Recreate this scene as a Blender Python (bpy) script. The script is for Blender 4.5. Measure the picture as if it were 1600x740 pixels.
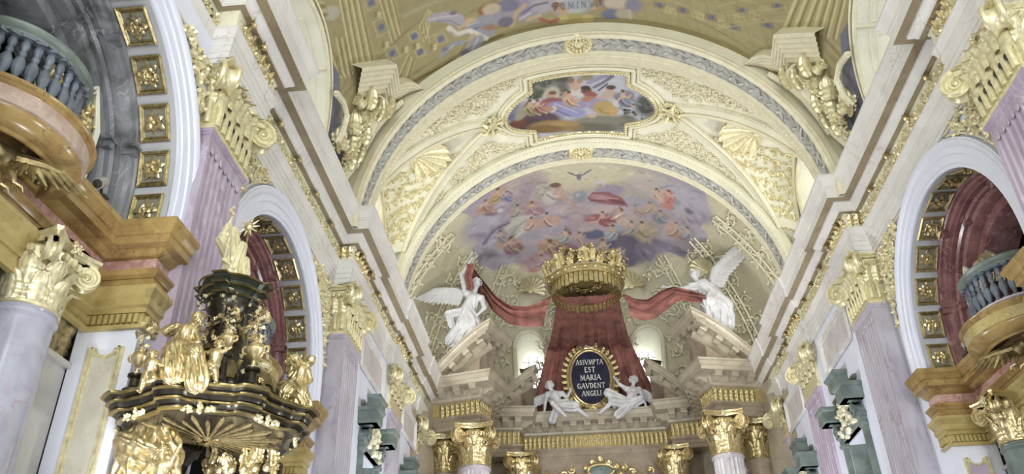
import bpy, math, random
import numpy as np
from math import sin, cos, pi, sqrt, atan2, radians
from mathutils import Vector, Matrix

for o_ in list(bpy.data.objects): bpy.data.objects.remove(o_)
SC = bpy.context.scene
COL = SC.collection
random.seed(7); RNG = np.random.default_rng(7)

# ------------------------------------------------------------------ camera
# heights are measured from the camera's eye level; the floor lies at z = -1.6
F_PX, YAW, PITCH, ROLL, CAMX = 1281.07, -0.0721, 0.551, -0.0268, -0.823
fwd = Vector((sin(YAW)*cos(PITCH), cos(YAW)*cos(PITCH), sin(PITCH)))
rgt = Vector((cos(YAW), -sin(YAW), 0)); upv = rgt.cross(fwd)
r2 = cos(ROLL)*rgt + sin(ROLL)*upv; u2 = -sin(ROLL)*rgt + cos(ROLL)*upv
cd = bpy.data.cameras.new('camera'); cam = bpy.data.objects.new('camera', cd); COL.objects.link(cam)
cd.sensor_fit = 'HORIZONTAL'; cd.sensor_width = 36.0; cd.lens = F_PX/1600*36.0
cd.clip_start = 0.1; cd.clip_end = 200
mw = Matrix(((r2.x, u2.x, -fwd.x, CAMX), (r2.y, u2.y, -fwd.y, 0), (r2.z, u2.z, -fwd.z, 0), (0, 0, 0, 1)))
cam.matrix_world = mw
SC.camera = cam

# ------------------------------------------------------------------ world, light, exposure
SC.view_settings.view_transform = 'Standard'; SC.view_settings.look = 'None'
SC.view_settings.gamma = 1.0; SC.view_settings.use_curve_mapping = False
SC.view_settings.exposure = 0.48
W = bpy.data.worlds.new('world'); SC.world = W; W.use_nodes = True
W.node_tree.nodes['Background'].inputs[0].default_value = (0.80, 0.88, 1.0, 1)
W.node_tree.nodes['Background'].inputs[1].default_value = 1.0
WINDOW_LIGHT = 3.6          # emission of the daylit panes
FACADE_LIGHT = 8.0         # the big west window behind the camera
FILL_LIGHT = 900.0         # added fill lights behind the camera

# ------------------------------------------------------------------ materials
MAT = {}
def nodes_of(name):
    m = bpy.data.materials.new(name); m.use_nodes = True
    nt = m.node_tree; b = nt.nodes['Principled BSDF']
    MAT[name] = m
    return m, nt, b
def texco(nt, scale=1.0):
    tc = nt.nodes.new('ShaderNodeNewGeometry'); mp = nt.nodes.new('ShaderNodeMapping')
    nt.links.new(tc.outputs['Position'], mp.inputs[0])
    mp.inputs['Scale'].default_value = (scale,)*3 if not isinstance(scale, tuple) else scale
    return mp.outputs[0]
def ramp(nt, fac, stops):
    r = nt.nodes.new('ShaderNodeValToRGB'); e = r.color_ramp.elements
    while len(e) < len(stops): e.new(0.5)
    for i, (p, c) in enumerate(stops): e[i].position = p; e[i].color = (*c, 1)
    nt.links.new(fac, r.inputs[0]); return r.outputs[0]
def bump(nt, b, height, strength=0.2, dist=0.02):
    bn = nt.nodes.new('ShaderNodeBump'); bn.inputs['Strength'].default_value = strength; bn.inputs['Distance'].default_value = dist
    nt.links.new(height, bn.inputs['Height']); nt.links.new(bn.outputs[0], b.inputs['Normal'])
def plain(name, c, rough=0.6, metal=0.0, var=0.08, scale=3.0, bmp=0.0):
    m, nt, b = nodes_of(name)
    n = nt.nodes.new('ShaderNodeTexNoise'); n.inputs['Scale'].default_value = 1; n.inputs['Detail'].default_value = 6
    nt.links.new(texco(nt, scale), n.inputs['Vector'])
    lo = tuple(max(0, x*(1-var*2)) for x in c); hi = tuple(min(1, x*(1+var)) for x in c)
    nt.links.new(ramp(nt, n.outputs[0], [(0.3, lo), (0.7, hi)]), b.inputs['Base Color'])
    b.inputs['Roughness'].default_value = rough; b.inputs['Metallic'].default_value = metal
    if bmp: bump(nt, b, n.outputs[0], bmp, 0.03)
    return m
def marble(name, base, alt, vein, scale=1.5, rough=0.22, vein_w=0.05, stretch=(1, 1, 1)):
    m, nt, b = nodes_of(name)
    co = texco(nt, (scale*stretch[0], scale*stretch[1], scale*stretch[2]))
    n1 = nt.nodes.new('ShaderNodeTexNoise'); n1.inputs['Scale'].default_value = 1.0; n1.inputs['Detail'].default_value = 8; n1.inputs['Distortion'].default_value = 1.2
    nt.links.new(co, n1.inputs['Vector'])
    n2 = nt.nodes.new('ShaderNodeTexNoise'); n2.inputs['Scale'].default_value = 1.6; n2.inputs['Detail'].default_value = 3; n2.inputs['Distortion'].default_value = 1.1
    nt.links.new(co, n2.inputs['Vector'])
    cbase = ramp(nt, n1.outputs[0], [(0.32, alt), (0.62, base)])
    vm = nt.nodes.new('ShaderNodeMath'); vm.operation = 'SUBTRACT'; vm.inputs[1].default_value = 0.5; nt.links.new(n2.outputs[0], vm.inputs[0])
    ab = nt.nodes.new('ShaderNodeMath'); ab.operation = 'ABSOLUTE'; nt.links.new(vm.outputs[0], ab.inputs[0])
    mr = nt.nodes.new('ShaderNodeMapRange'); mr.inputs['From Min'].default_value = 0.0; mr.inputs['From Max'].default_value = vein_w
    mr.inputs['To Min'].default_value = 0.8; mr.inputs['To Max'].default_value = 0.0; nt.links.new(ab.outputs[0], mr.inputs[0])
    n3 = nt.nodes.new('ShaderNodeTexNoise'); n3.inputs['Scale'].default_value = 1.1; n3.inputs['Detail'].default_value = 2; nt.links.new(co, n3.inputs['Vector'])
    m3 = nt.nodes.new('ShaderNodeMapRange'); m3.inputs['From Min'].default_value = 0.42; m3.inputs['From Max'].default_value = 0.62; nt.links.new(n3.outputs[0], m3.inputs[0])
    mu = nt.nodes.new('ShaderNodeMath'); mu.operation = 'MULTIPLY'; nt.links.new(mr.outputs[0], mu.inputs[0]); nt.links.new(m3.outputs[0], mu.inputs[1])
    mx = nt.nodes.new('ShaderNodeMix'); mx.data_type = 'RGBA'
    nt.links.new(mu.outputs[0], mx.inputs[0]); nt.links.new(cbase, mx.inputs[6]); mx.inputs[7].default_value = (*vein, 1)
    nt.links.new(mx.outputs[2], b.inputs['Base Color']); b.inputs['Roughness'].default_value = rough
    return m
def painted(name, rough=0.75):
    m, nt, b = nodes_of(name)
    a = nt.nodes.new('ShaderNodeVertexColor'); a.layer_name = 'Col'
    n = nt.nodes.new('ShaderNodeTexNoise'); n.inputs['Scale'].default_value = 1; n.inputs['Detail'].default_value = 8
    nt.links.new(texco(nt, 5.0), n.inputs['Vector'])
    mx = nt.nodes.new('ShaderNodeMix'); mx.data_type = 'RGBA'; mx.blend_type = 'MULTIPLY'; mx.inputs[0].default_value = 0.35
    nt.links.new(a.outputs[0], mx.inputs[6]); nt.links.new(ramp(nt, n.outputs[0], [(0.3, (.72, .72, .74)), (0.65, (1, 1, 1))]), mx.inputs[7])
    nt.links.new(mx.outputs[2], b.inputs['Base Color']); b.inputs['Roughness'].default_value = rough
    return m
def emit(name, c, s):
    m, nt, b = nodes_of(name)
    b.inputs['Base Color'].default_value = (*c, 1); b.inputs['Emission Color'].default_value = (*c, 1); b.inputs['Emission Strength'].default_value = s
    return m

plain('gold', (0.74, 0.62, 0.35), 0.32, 0.80, 0.22, 16)
plain('old_gold', (0.52, 0.43, 0.22), 0.36, 0.80, 0.24, 16)
plain('pale_gold', (0.80, 0.74, 0.49), 0.38, 0.45, 0.12, 12)
plain('cream_gold', (0.77, 0.73, 0.55), 0.48, 0.15, 0.05, 5)
plain('cream', (0.77, 0.755, 0.59), 0.7, 0, 0.05, 1.5)
plain('cream_light', (0.82, 0.805, 0.67), 0.65, 0, 0.05, 1.5)
plain('stucco_grey', (0.50, 0.50, 0.47), 0.65, 0, 0.15, 5)
plain('stucco_white', (0.60, 0.60, 0.62), 0.55, 0, 0.05, 4)
plain('wall_white', (0.75, 0.78, 0.90), 0.5, 0, 0.03, 1.0)
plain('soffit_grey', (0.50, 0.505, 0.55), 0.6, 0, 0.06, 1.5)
plain('coffer_ground', (0.26, 0.26, 0.21), 0.6, 0, 0.1, 4)
plain('slate', (0.26, 0.26, 0.31), 0.6, 0, 0.08, 3)
plain('dark_bronze', (0.055, 0.048, 0.036), 0.25, 0.6, 0.3, 5)
plain('bronze_edge', (0.36, 0.29, 0.13), 0.28, 0.85, 0.2, 6)
plain('green_stone', (0.17, 0.215, 0.20), 0.35, 0, 0.2, 3)
plain('rail_green', (0.20, 0.25, 0.22), 0.35, 0, 0.15, 3)
plain('baluster_blue', (0.16, 0.185, 0.23), 0.3, 0, 0.2, 5)
plain('red_cloth', (0.30, 0.125, 0.105), 0.75, 0, 0.25, 2)
plain('tablet_blue', (0.022, 0.026, 0.055), 0.35, 0, 0.3, 3)
plain('letter_white', (0.9, 0.9, 0.86), 0.5, 0, 0.02, 2)
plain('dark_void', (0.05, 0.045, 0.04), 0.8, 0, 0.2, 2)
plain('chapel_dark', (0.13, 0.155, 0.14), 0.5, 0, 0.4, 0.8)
plain('lamp_grey', (0.45, 0.45, 0.42), 0.4, 0.3, 0.05, 2)
plain('floor_stone', (0.26, 0.24, 0.21), 0.35, 0, 0.1, 1)
plain('window_bar', (0.35, 0.35, 0.33), 0.5, 0.2, 0.05, 3)
marble('purple_marble', (0.47, 0.41, 0.51), (0.36, 0.29, 0.39), (0.58, 0.53, 0.62), 1.6, 0.28, 0.05, (1, 1, .45))
marble('mauve_marble', (0.50, 0.48, 0.55), (0.40, 0.37, 0.44), (0.30, 0.24, 0.28), 1.5, 0.3, 0.03, (1, 1, .4))
marble('pale_marble', (0.66, 0.63, 0.65), (0.50, 0.46, 0.50), (0.36, 0.30, 0.34), 1.3, 0.28, 0.02)
marble('grey_panel_marble', (0.58, 0.57, 0.56), (0.47, 0.46, 0.45), (0.22, 0.20, 0.20), 0.9, 0.25, 0.012)
marble('panel_marble', (0.56, 0.54, 0.46), (0.46, 0.43, 0.36), (0.40, 0.36, 0.28), 2.6, 0.25, 0.02)
marble('violet_column', (0.46, 0.47, 0.56), (0.36, 0.36, 0.45), (0.42, 0.31, 0.37), 1.6, 0.2, 0.03)
marble('yellow_marble', (0.42, 0.30, 0.12), (0.29, 0.18, 0.07), (0.17, 0.10, 0.04), 2.4, 0.22, 0.03)
marble('ochre_marble', (0.52, 0.43, 0.19), (0.40, 0.31, 0.12), (0.30, 0.20, 0.07), 1.8, 0.25, 0.02)
marble('pink_marble', (0.60, 0.38, 0.34), (0.42, 0.20, 0.18), (0.80, 0.66, 0.58), 5.5, 0.25, 0.05)
marble('red_marble', (0.30, 0.15, 0.15), (0.18, 0.08, 0.085), (0.50, 0.36, 0.34), 1.8, 0.25, 0.02)
marble('dark_grey_marble', (0.28, 0.29, 0.32), (0.09, 0.10, 0.10), (0.50, 0.50, 0.54), 2.2, 0.22, 0.03, (1, 1, .5))
marble('cornice_marble', (0.76, 0.75, 0.72), (0.66, 0.64, 0.62), (0.52, 0.47, 0.44), 0.8, 0.35, 0.015)
marble('shaded_soffit', (0.36, 0.30, 0.20), (0.27, 0.22, 0.14), (0.20, 0.15, 0.10), 0.8, 0.4, 0.015)  # cornice marble browned, underside shade and gold bounce put into the colour
marble('altar_marble', (0.45, 0.405, 0.315), (0.35, 0.30, 0.225), (0.25, 0.19, 0.16), 1.1, 0.3, 0.02)
marble('altar_red_marble', (0.36, 0.295, 0.22), (0.28, 0.215, 0.16), (0.20, 0.13, 0.12), 1.3, 0.3, 0.02)
plain('eagle_bronze', (0.34, 0.27, 0.13), 0.38, 0.75, 0.3, 9)
marble('fascia_marble', (0.50, 0.39, 0.33), (0.38, 0.27, 0.22), (0.62, 0.54, 0.48), 3.0, 0.25, 0.03)
painted('fresco_paint')
emit('daylight', (0.92, 0.97, 1.0), WINDOW_LIGHT)
emit('facade_daylight', (0.88, 0.95, 1.0), FACADE_LIGHT)
emit('soft_daylight', (0.95, 0.98, 1.0), WINDOW_LIGHT*.42)
emit('fill_glow', (1.0, 0.93, 0.78), 12.0)  # glowing face of the added fill lights

# ------------------------------------------------------------------ mesh building
class M:
    def __init__(s): s.v = []; s.f = []; s.n = 0
    def add(s, v, f):
        v = np.asarray(v, float).reshape(-1, 3)
        s.v.append(v); k = s.n
        s.f.extend([tuple(i+k for i in q) for q in f]); s.n += len(v); return s
    def box(s, lo, hi):
        x0, y0, z0 = lo; x1, y1, z1 = hi
        return s.add([(x0,y0,z0),(x1,y0,z0),(x1,y1,z0),(x0,y1,z0),(x0,y0,z1),(x1,y0,z1),(x1,y1,z1),(x0,y1,z1)],
              [(0,3,2,1),(4,5,6,7),(0,1,5,4),(1,2,6,5),(2,3,7,6),(3,0,4,7)])
    def cbox(s, c, d): return s.box([c[i]-d[i]/2 for i in range(3)], [c[i]+d[i]/2 for i in range(3)])
    def grid(s, P, close_u=False, close_v=False, flip=False):
        P = np.asarray(P, float); nu, nv = P.shape[:2]; f = []
        for i in range(nu if close_u else nu-1):
            for j in range(nv if close_v else nv-1):
                a, b = i*nv+j, ((i+1) % nu)*nv+j
                c, d = ((i+1) % nu)*nv+(j+1) % nv, i*nv+(j+1) % nv
                f.append((a, d, c, b) if flip else (a, b, c, d))
        return s.add(P.reshape(-1, 3), f)
    def tube(s, pts, r, n=6, flat=1.0, up=None, caps=True):
        pts = np.asarray(pts, float); L = len(pts)
        r = np.full(L, r) if np.isscalar(r) else np.asarray(r, float)
        t = np.gradient(pts, axis=0); t /= np.linalg.norm(t, axis=1)[:, None]+1e-12
        ref = np.array(up if up is not None else ((0, 0, 1) if abs(t[0][2]) < .9 else (1, 0, 0)), float)
        rings = []
        for i in range(L):
            a = ref-t[i]*(ref@t[i]); na = np.linalg.norm(a)
            if na < 1e-6: a = np.cross(t[i], (1, 0, 0)); na = np.linalg.norm(a)+1e-9
            a /= na; b = np.cross(t[i], a)
            if up is None: ref = a
            th = np.arange(n)*2*pi/n
            rings.append(pts[i]+r[i]*(np.cos(th)[:, None]*a*flat+np.sin(th)[:, None]*b))
        k = s.n
        s.grid(np.array(rings), close_v=True)
        if caps:
            s.f.append(tuple(k+j for j in range(n-1, -1, -1))); s.f.append(tuple(k+(L-1)*n+j for j in range(n)))
        return s
    def lathe(s, prof, c=(0, 0, 0), n=24, a0=0, a1=2*pi, flip=False):
        full = abs(a1-a0-2*pi) < 1e-6; th = np.linspace(a0, a1, n, endpoint=not full)
        P = np.array([[(c[0]+r*cos(a), c[1]+r*sin(a), c[2]+z) for r, z in prof] for a in th])
        return s.grid(P, close_u=full, flip=flip)
    def blob(s, c, r, n=6, m=4, R=None):
        r = (r,)*3 if np.isscalar(r) else r; P = []
        for i in range(m+1):
            ph = pi*i/m
            P.append([(r[0]*sin(ph)*cos(2*pi*j/n), r[1]*sin(ph)*sin(2*pi*j/n), r[2]*cos(ph)) for j in range(n)])
        P = np.array(P)
        if R is not None: P = P @ np.asarray(R).T
        return s.grid(P+np.asarray(c), close_v=True, flip=True)
    def mould(s, path, prof, closed=False, caps=True):
        # plan path (x,y); profile (out,z) with out along the left-hand normal
        p = np.asarray(path, float); n = len(p); d = np.roll(p, -1, 0)-p; d /= np.linalg.norm(d, axis=1)[:, None]+1e-12
        if not closed: d[-1] = d[-2]
        nr = np.stack([-d[:, 1], d[:, 0]], 1); mit = []
        for i in range(n):
            a = nr[i-1] if (i > 0 or closed) else nr[i]; b = nr[i]
            mit.append((a+b)/(1+max(-.7, a@b)))
        P = np.array([[(p[i][0]+mit[i][0]*o, p[i][1]+mit[i][1]*o, z) for o, z in prof] for i in range(n)])
        k = s.n; s.grid(P, close_u=closed)
        if caps and not closed:
            m = len(prof); s.f.append(tuple(k+j for j in range(m))); s.f.append(tuple(k+(n-1)*m+j for j in range(m-1, -1, -1)))
        return s
    def xf(s, fn):
        s.v = [fn(np.concatenate(s.v))] if s.v else []; return s
    def mat(s, mtx):
        mtx = np.array(mtx); return s.xf(lambda v: v @ mtx[:3, :3].T+mtx[:3, 3])
    def verts(s): return np.concatenate(s.v) if s.v else np.zeros((0, 3))
    def mesh(s, name, sx=1, sharp=35, smooth=True):
        v = s.verts().copy(); f = s.f
        if sx < 0: v[:, 0] *= -1; f = [q[::-1] for q in f]
        me = bpy.data.meshes.new(name); me.from_pydata(v.tolist(), [], f); 
        if smooth and len(me.polygons):
            me.polygons.foreach_set('use_smooth', [True]*len(me.polygons)); me.set_sharp_from_angle(angle=radians(sharp))
        me.update(); return me
    def build(s, name, mat, parent=None, sx=1, sharp=35, smooth=True, stuff=False):
        return obj(name, s.mesh(name, sx, sharp, smooth), mat, parent, stuff)
def obj(name, me, mat=None, parent=None, stuff=False):
    if mat is not None and not me.materials: me.materials.append(MAT[mat] if isinstance(mat, str) else mat)
    o = bpy.data.objects.new(name, me); COL.objects.link(o)
    if parent is not None: o.parent = parent
    if stuff: o['kind'] = 'stuff'
    return o
def setp(o, loc): o.location = loc; return o
def tag(o, label, cat, group=None):
    o['label'] = label; o['category'] = cat
    if group: o['group'] = group
    return o
def struct(o, label=None):
    o['kind'] = 'structure'
    if label: o['label'] = label
    return o
def thing(name, label, cat, loc=(0, 0, 0), rz=0, group=None):
    o = bpy.data.objects.new(name, None); COL.objects.link(o); o.location = loc; o.rotation_euler = (0, 0, rz); o.empty_display_size = .1
    return tag(o, label, cat, group)
def place(o, parent, mtx):
    o.parent = parent; o.matrix_local = Matrix(mtx) if not isinstance(mtx, Matrix) else mtx; return o
def frame(o, x, y, z):     # 4x4 from origin and three axes
    return Matrix(((x[0], y[0], z[0], o[0]), (x[1], y[1], z[1], o[1]), (x[2], y[2], z[2], o[2]), (0, 0, 0, 1)))
def nrm(a): a = np.asarray(a, float); return a/(np.linalg.norm(a)+1e-12)
def spiral(turns, r0, r1, n=28, a0=0, sgn=1):
    t = np.linspace(0, 1, n); a = a0+sgn*2*pi*turns*t; r = r0*(r1/r0)**t
    return np.stack([r*np.cos(a), r*np.sin(a)], 1)

# ---- reliefs: scrolls, leaves and flowers on a surface map S(u,v,h) -> xyz  (u,v in metres)
def scroll_relief(mb, S, spots, rad=0.03, turns=1.4, n=14, leafy=3, ring=5, rng=random):
    for (u, v, R) in spots:
        sg = rng.choice((-1, 1)); a0 = rng.random()*6.28
        sp = spiral(turns, R, R*.18, n, a0, sg)
        r = np.linspace(rad, rad*.55, n)
        mb.tube([S(u+a, v+b, rad*.55) for a, b in sp], r, ring, caps=False)
        c = S(u, v, rad*1.0); mb.blob(c, rad*1.7, 5, 3)
        for k in range(leafy):
            i = int((k+.4)*n*.6/leafy); a, b = sp[i]; q = math.hypot(a, b)+1e-9; da = atan2(b, a)+sg*.5
            L = R*rng.uniform(.45, .75)
            p0 = (u+a, v+b); p1 = (p0[0]+L*cos(da), p0[1]+L*sin(da)); pm = (p0[0]+L*.55*cos(da-.25*sg), p0[1]+L*.55*sin(da-.25*sg))
            mb.tube([S(*p0, rad*.4), S(*pm, rad*1.3), S(*p1, rad*.35)], [rad*.5, rad*1.25, rad*.2], ring, caps=False)
def fill_spots(inside, u0, u1, v0, v1, R, jit=.35, step=1.5, rng=random):
    out = []; v = v0+R; row = 0
    while v < v1:
        u = u0+R+(row % 2)*R*step/2
        while u < u1:
            a, b = u+rng.uniform(-jit, jit)*R, v+rng.uniform(-jit, jit)*R
            if inside(a, b): out.append((a, b, R*rng.uniform(.75, 1.05)))
            u += R*step
        v += R*step*.9; row += 1
    return out
# ================================================================== painter for frescoes (colours only, sampled to mesh vertices)
class Canvas:
    def __init__(s, u0, u1, v0, v1, nu, nv, base):
        s.b = (u0, u1, v0, v1); u = np.linspace(u0, u1, nu); v = np.linspace(v0, v1, nv)
        s.U, s.V = np.meshgrid(u, v, indexing='ij'); s.A = np.zeros((nu, nv, 3))+np.array(base)
    def win(s, ua, ub, va, vb):
        u0, u1, v0, v1 = s.b; nu, nv = s.A.shape[:2]
        i0 = max(0, int((ua-u0)/(u1-u0)*(nu-1))); i1 = min(nu, int((ub-u0)/(u1-u0)*(nu-1))+2)
        j0 = max(0, int((va-v0)/(v1-v0)*(nv-1))); j1 = min(nv, int((vb-v0)/(v1-v0)*(nv-1))+2)
        if i1 <= i0 or j1 <= j0: return None
        return (slice(i0, i1), slice(j0, j1))
    def mix(s, w, m, c): m = np.clip(m, 0, 1)[..., None]; s.A[w] = s.A[w]*(1-m)+np.array(c)*m
    def ell(s, u, v, a, b, c, rot=0, soft=.25, al=1.0):
        q = max(a, b)*(1+soft) if rot else None
        w = s.win(u-(q or a*(1+soft)), u+(q or a*(1+soft)), v-(q or b*(1+soft)), v+(q or b*(1+soft)))
        if w is None: return
        x, y = s.U[w]-u, s.V[w]-v; cr, sr = cos(rot), sin(rot)
        d = np.sqrt(((x*cr+y*sr)/a)**2+((-x*sr+y*cr)/b)**2)
        s.mix(w, al*(1+soft*.5-d)/max(soft, 1e-3), c)
    def stroke(s, pts, w_, c, soft=.5, al=1.0):
        xs, ys = [p[0] for p in pts], [p[1] for p in pts]; e = w_*(1+soft)
        w = s.win(min(xs)-e, max(xs)+e, min(ys)-e, max(ys)+e)
        if w is None: return
        U, V = s.U[w], s.V[w]; D = np.full(U.shape, 1e9)
        for (x0, y0), (x1, y1) in zip(pts[:-1], pts[1:]):
            dx, dy = x1-x0, y1-y0; t = np.clip(((U-x0)*dx+(V-y0)*dy)/(dx*dx+dy*dy+1e-12), 0, 1)
            D = np.minimum(D, np.hypot(U-x0-t*dx, V-y0-t*dy))
        s.mix(w, al*(w_*(1+soft*.5)-D)/(w_*soft), c)
    def poly(s, pts, c, al=1.0):
        xs, ys = [p[0] for p in pts], [p[1] for p in pts]; w = s.win(min(xs), max(xs), min(ys), max(ys))
        if w is None: return
        U, V = s.U[w], s.V[w]; ins = np.zeros(U.shape, bool); n = len(pts)
        for i in range(n):
            x0, y0 = pts[i]; x1, y1 = pts[(i+1) % n]
            cr = (y0 > V) != (y1 > V)
            ins ^= cr & (U < (x1-x0)*(V-y0)/((y1-y0) if abs(y1-y0) > 1e-9 else 1e-9)+x0)
        s.mix(w, ins*al, c)
    def cloud(s, n, u0, u1, v0, v1, r, cols, al=.6, seed=1):
        g = random.Random(seed)
        for _ in range(n):
            s.ell(g.uniform(u0, u1), g.uniform(v0, v1), r*g.uniform(.5, 1.4), r*g.uniform(.35, .8), g.choice(cols), g.uniform(-.6, .6), .7, al)
    def fig(s, u, v, h, rot, robe, robe2, skin=(.62, .42, .30), hair=(.20, .12, .07), wing=None, seed=0):
        # a small seated or floating figure, h tall, painted with robe, limbs and head
        g = random.Random(seed); cr, sr = cos(rot), sin(rot)
        P = lambda a, b: (u+h*(a*cr-b*sr), v+h*(a*sr+b*cr))
        if wing:
            for k in (-1, 1):
                if g.random() < .8: s.stroke([P(.05*k, .2), P(.35*k, .42), P(.62*k, .30)], h*.09, wing, .6)
        dk = tuple(x*.45 for x in robe); lt = tuple(min(1, x*1.5+.04) for x in robe)
        s.ell(*P(0, -.12), h*.24, h*.34, robe, rot, .3); s.ell(*P(.12, -.34), h*.30, h*.15, robe, rot+.3, .3)
        s.stroke([P(-.15, .1), P(-.05, -.2), P(.05, -.45)], h*.035, dk, .8); s.stroke([P(.1, .05), P(.12, -.2), P(.32, -.4)], h*.03, lt, .8)
        s.stroke([P(-.2, -.05), P(.02, -.16), P(.25, -.1)], h*.05, robe2, .6); s.stroke([P(-.1, -.2), P(.0, -.4)], h*.03, lt, .9)
        k = g.choice((-1, 1))
        s.stroke([P(.12*k, .18), P(.34*k, .10), P(.5*k, .24)], h*.035, skin, .5); s.stroke([P(-.12*k, .16), P(-.26*k, -.02)], h*.038, skin, .5)
        s.stroke([P(.2, -.4), P(.42, -.52)], h*.035, skin, .5)
        s.ell(*P(0, .16), h*.13, h*.15, skin, rot, .3)
        s.ell(*P(.02*k, .38), h*.085, h*.10, skin, rot, .25); s.ell(*P(-.01*k, .43), h*.085, h*.065, hair, rot, .3)
    def sample(s, u, v):
        u0, u1, v0, v1 = s.b; nu, nv = s.A.shape[:2]
        i = np.clip((np.asarray(u)-u0)/(u1-u0)*(nu-1), 0, nu-1.001); j = np.clip((np.asarray(v)-v0)/(v1-v0)*(nv-1), 0, nv-1.001)
        i0, j0 = i.astype(int), j.astype(int); fi, fj = (i-i0)[..., None], (j-j0)[..., None]; A = s.A
        return (A[i0, j0]*(1-fi)*(1-fj)+A[i0+1, j0]*fi*(1-fj)+A[i0, j0+1]*(1-fi)*fj+A[i0+1, j0+1]*fi*fj)
def paint(me, cols):
    at = me.color_attributes.new('Col', 'FLOAT_COLOR', 'POINT')
    at.data.foreach_set('color', np.concatenate([cols, np.ones((len(cols), 1))], 1).astype(np.float32).ravel())

def lin0(c, k=1.0): return tuple(k*((x/255)/12.92 if x/255 < .04045 else ((x/255+.055)/1.055)**2.4) for x in c)
def paint_fig(cv, q, lin, kk):
    _, u0, v0, ax, ay, bx, by, s, c, d, wing = q; m = s/10; sk = (206, 176, 156); dkc = tuple(v*.6 for v in c); ltc = tuple(min(255, v*1.2+12) for v in c)
    P = lambda x, y: (u0+(ax*x*d+bx*y)*m, v0+(ay*x*d+by*y)*m); lu, lv = math.hypot(ax, ay)*m, math.hypot(bx, by)*m; rot = atan2(ay, ax)
    E = lambda x, y, a, b, cc, r_=0, so=.35: cv.ell(*P(x, y), max(.012, a*lu), max(.012, b*lv), lin(cc, kk), rot+r_, so)
    S = lambda pts, w, cc: cv.stroke([P(*p) for p in pts], max(.012, w*.5*(lu+lv)/2), lin(cc, kk), .6)
    if wing: S([(-4, -2), (-14, -9), (-24, -4)], 5, (186, 182, 196))
    E(0, 0, 9, 12, c, .3*d); E(8, 8, 13, 7, c, .2*d)
    S([(-3, -6), (4, 4), (14, 9)], 2.2, ltc); S([(-5, 0), (3, 10)], 2.4, dkc); S([(6, 12), (18, 12)], 2.2, dkc)
    S([(3, -8), (11, -5), (17, -11)], 3.2, sk); S([(-4, -6), (-10, 1)], 3, sk); S([(16, 9), (25, 13)], 3.2, sk)
    E(1, -9, 6, 5, sk); E(2, -17, 4.2, 4.8, sk, 0, .3); E(.5, -19, 4.4, 3.2, (110, 80, 60), 0, .3)
lin = lin0
def draw(cv, shapes, k=1.0, base=(175, 166, 178), mixb=.20):
    lin = lambda c, k_: lin0(tuple(x*(1-mixb)+y*mixb for x, y in zip(c, base)), k_)
    for q in shapes:
        if q[0] == 'e': _, u, v, a, b, c, rot, soft, al = q; cv.ell(u, v, max(a, .012), max(b, .012), lin(c, k), rot, soft, al)
        elif q[0] == 'f': paint_fig(cv, q, lin, k)
        elif q[0] == 's': cv.stroke(q[1], max(q[2], .012), lin(q[3], k), q[4], q[5])
        else: cv.poly(q[1], lin(q[2], k), q[3])
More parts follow.
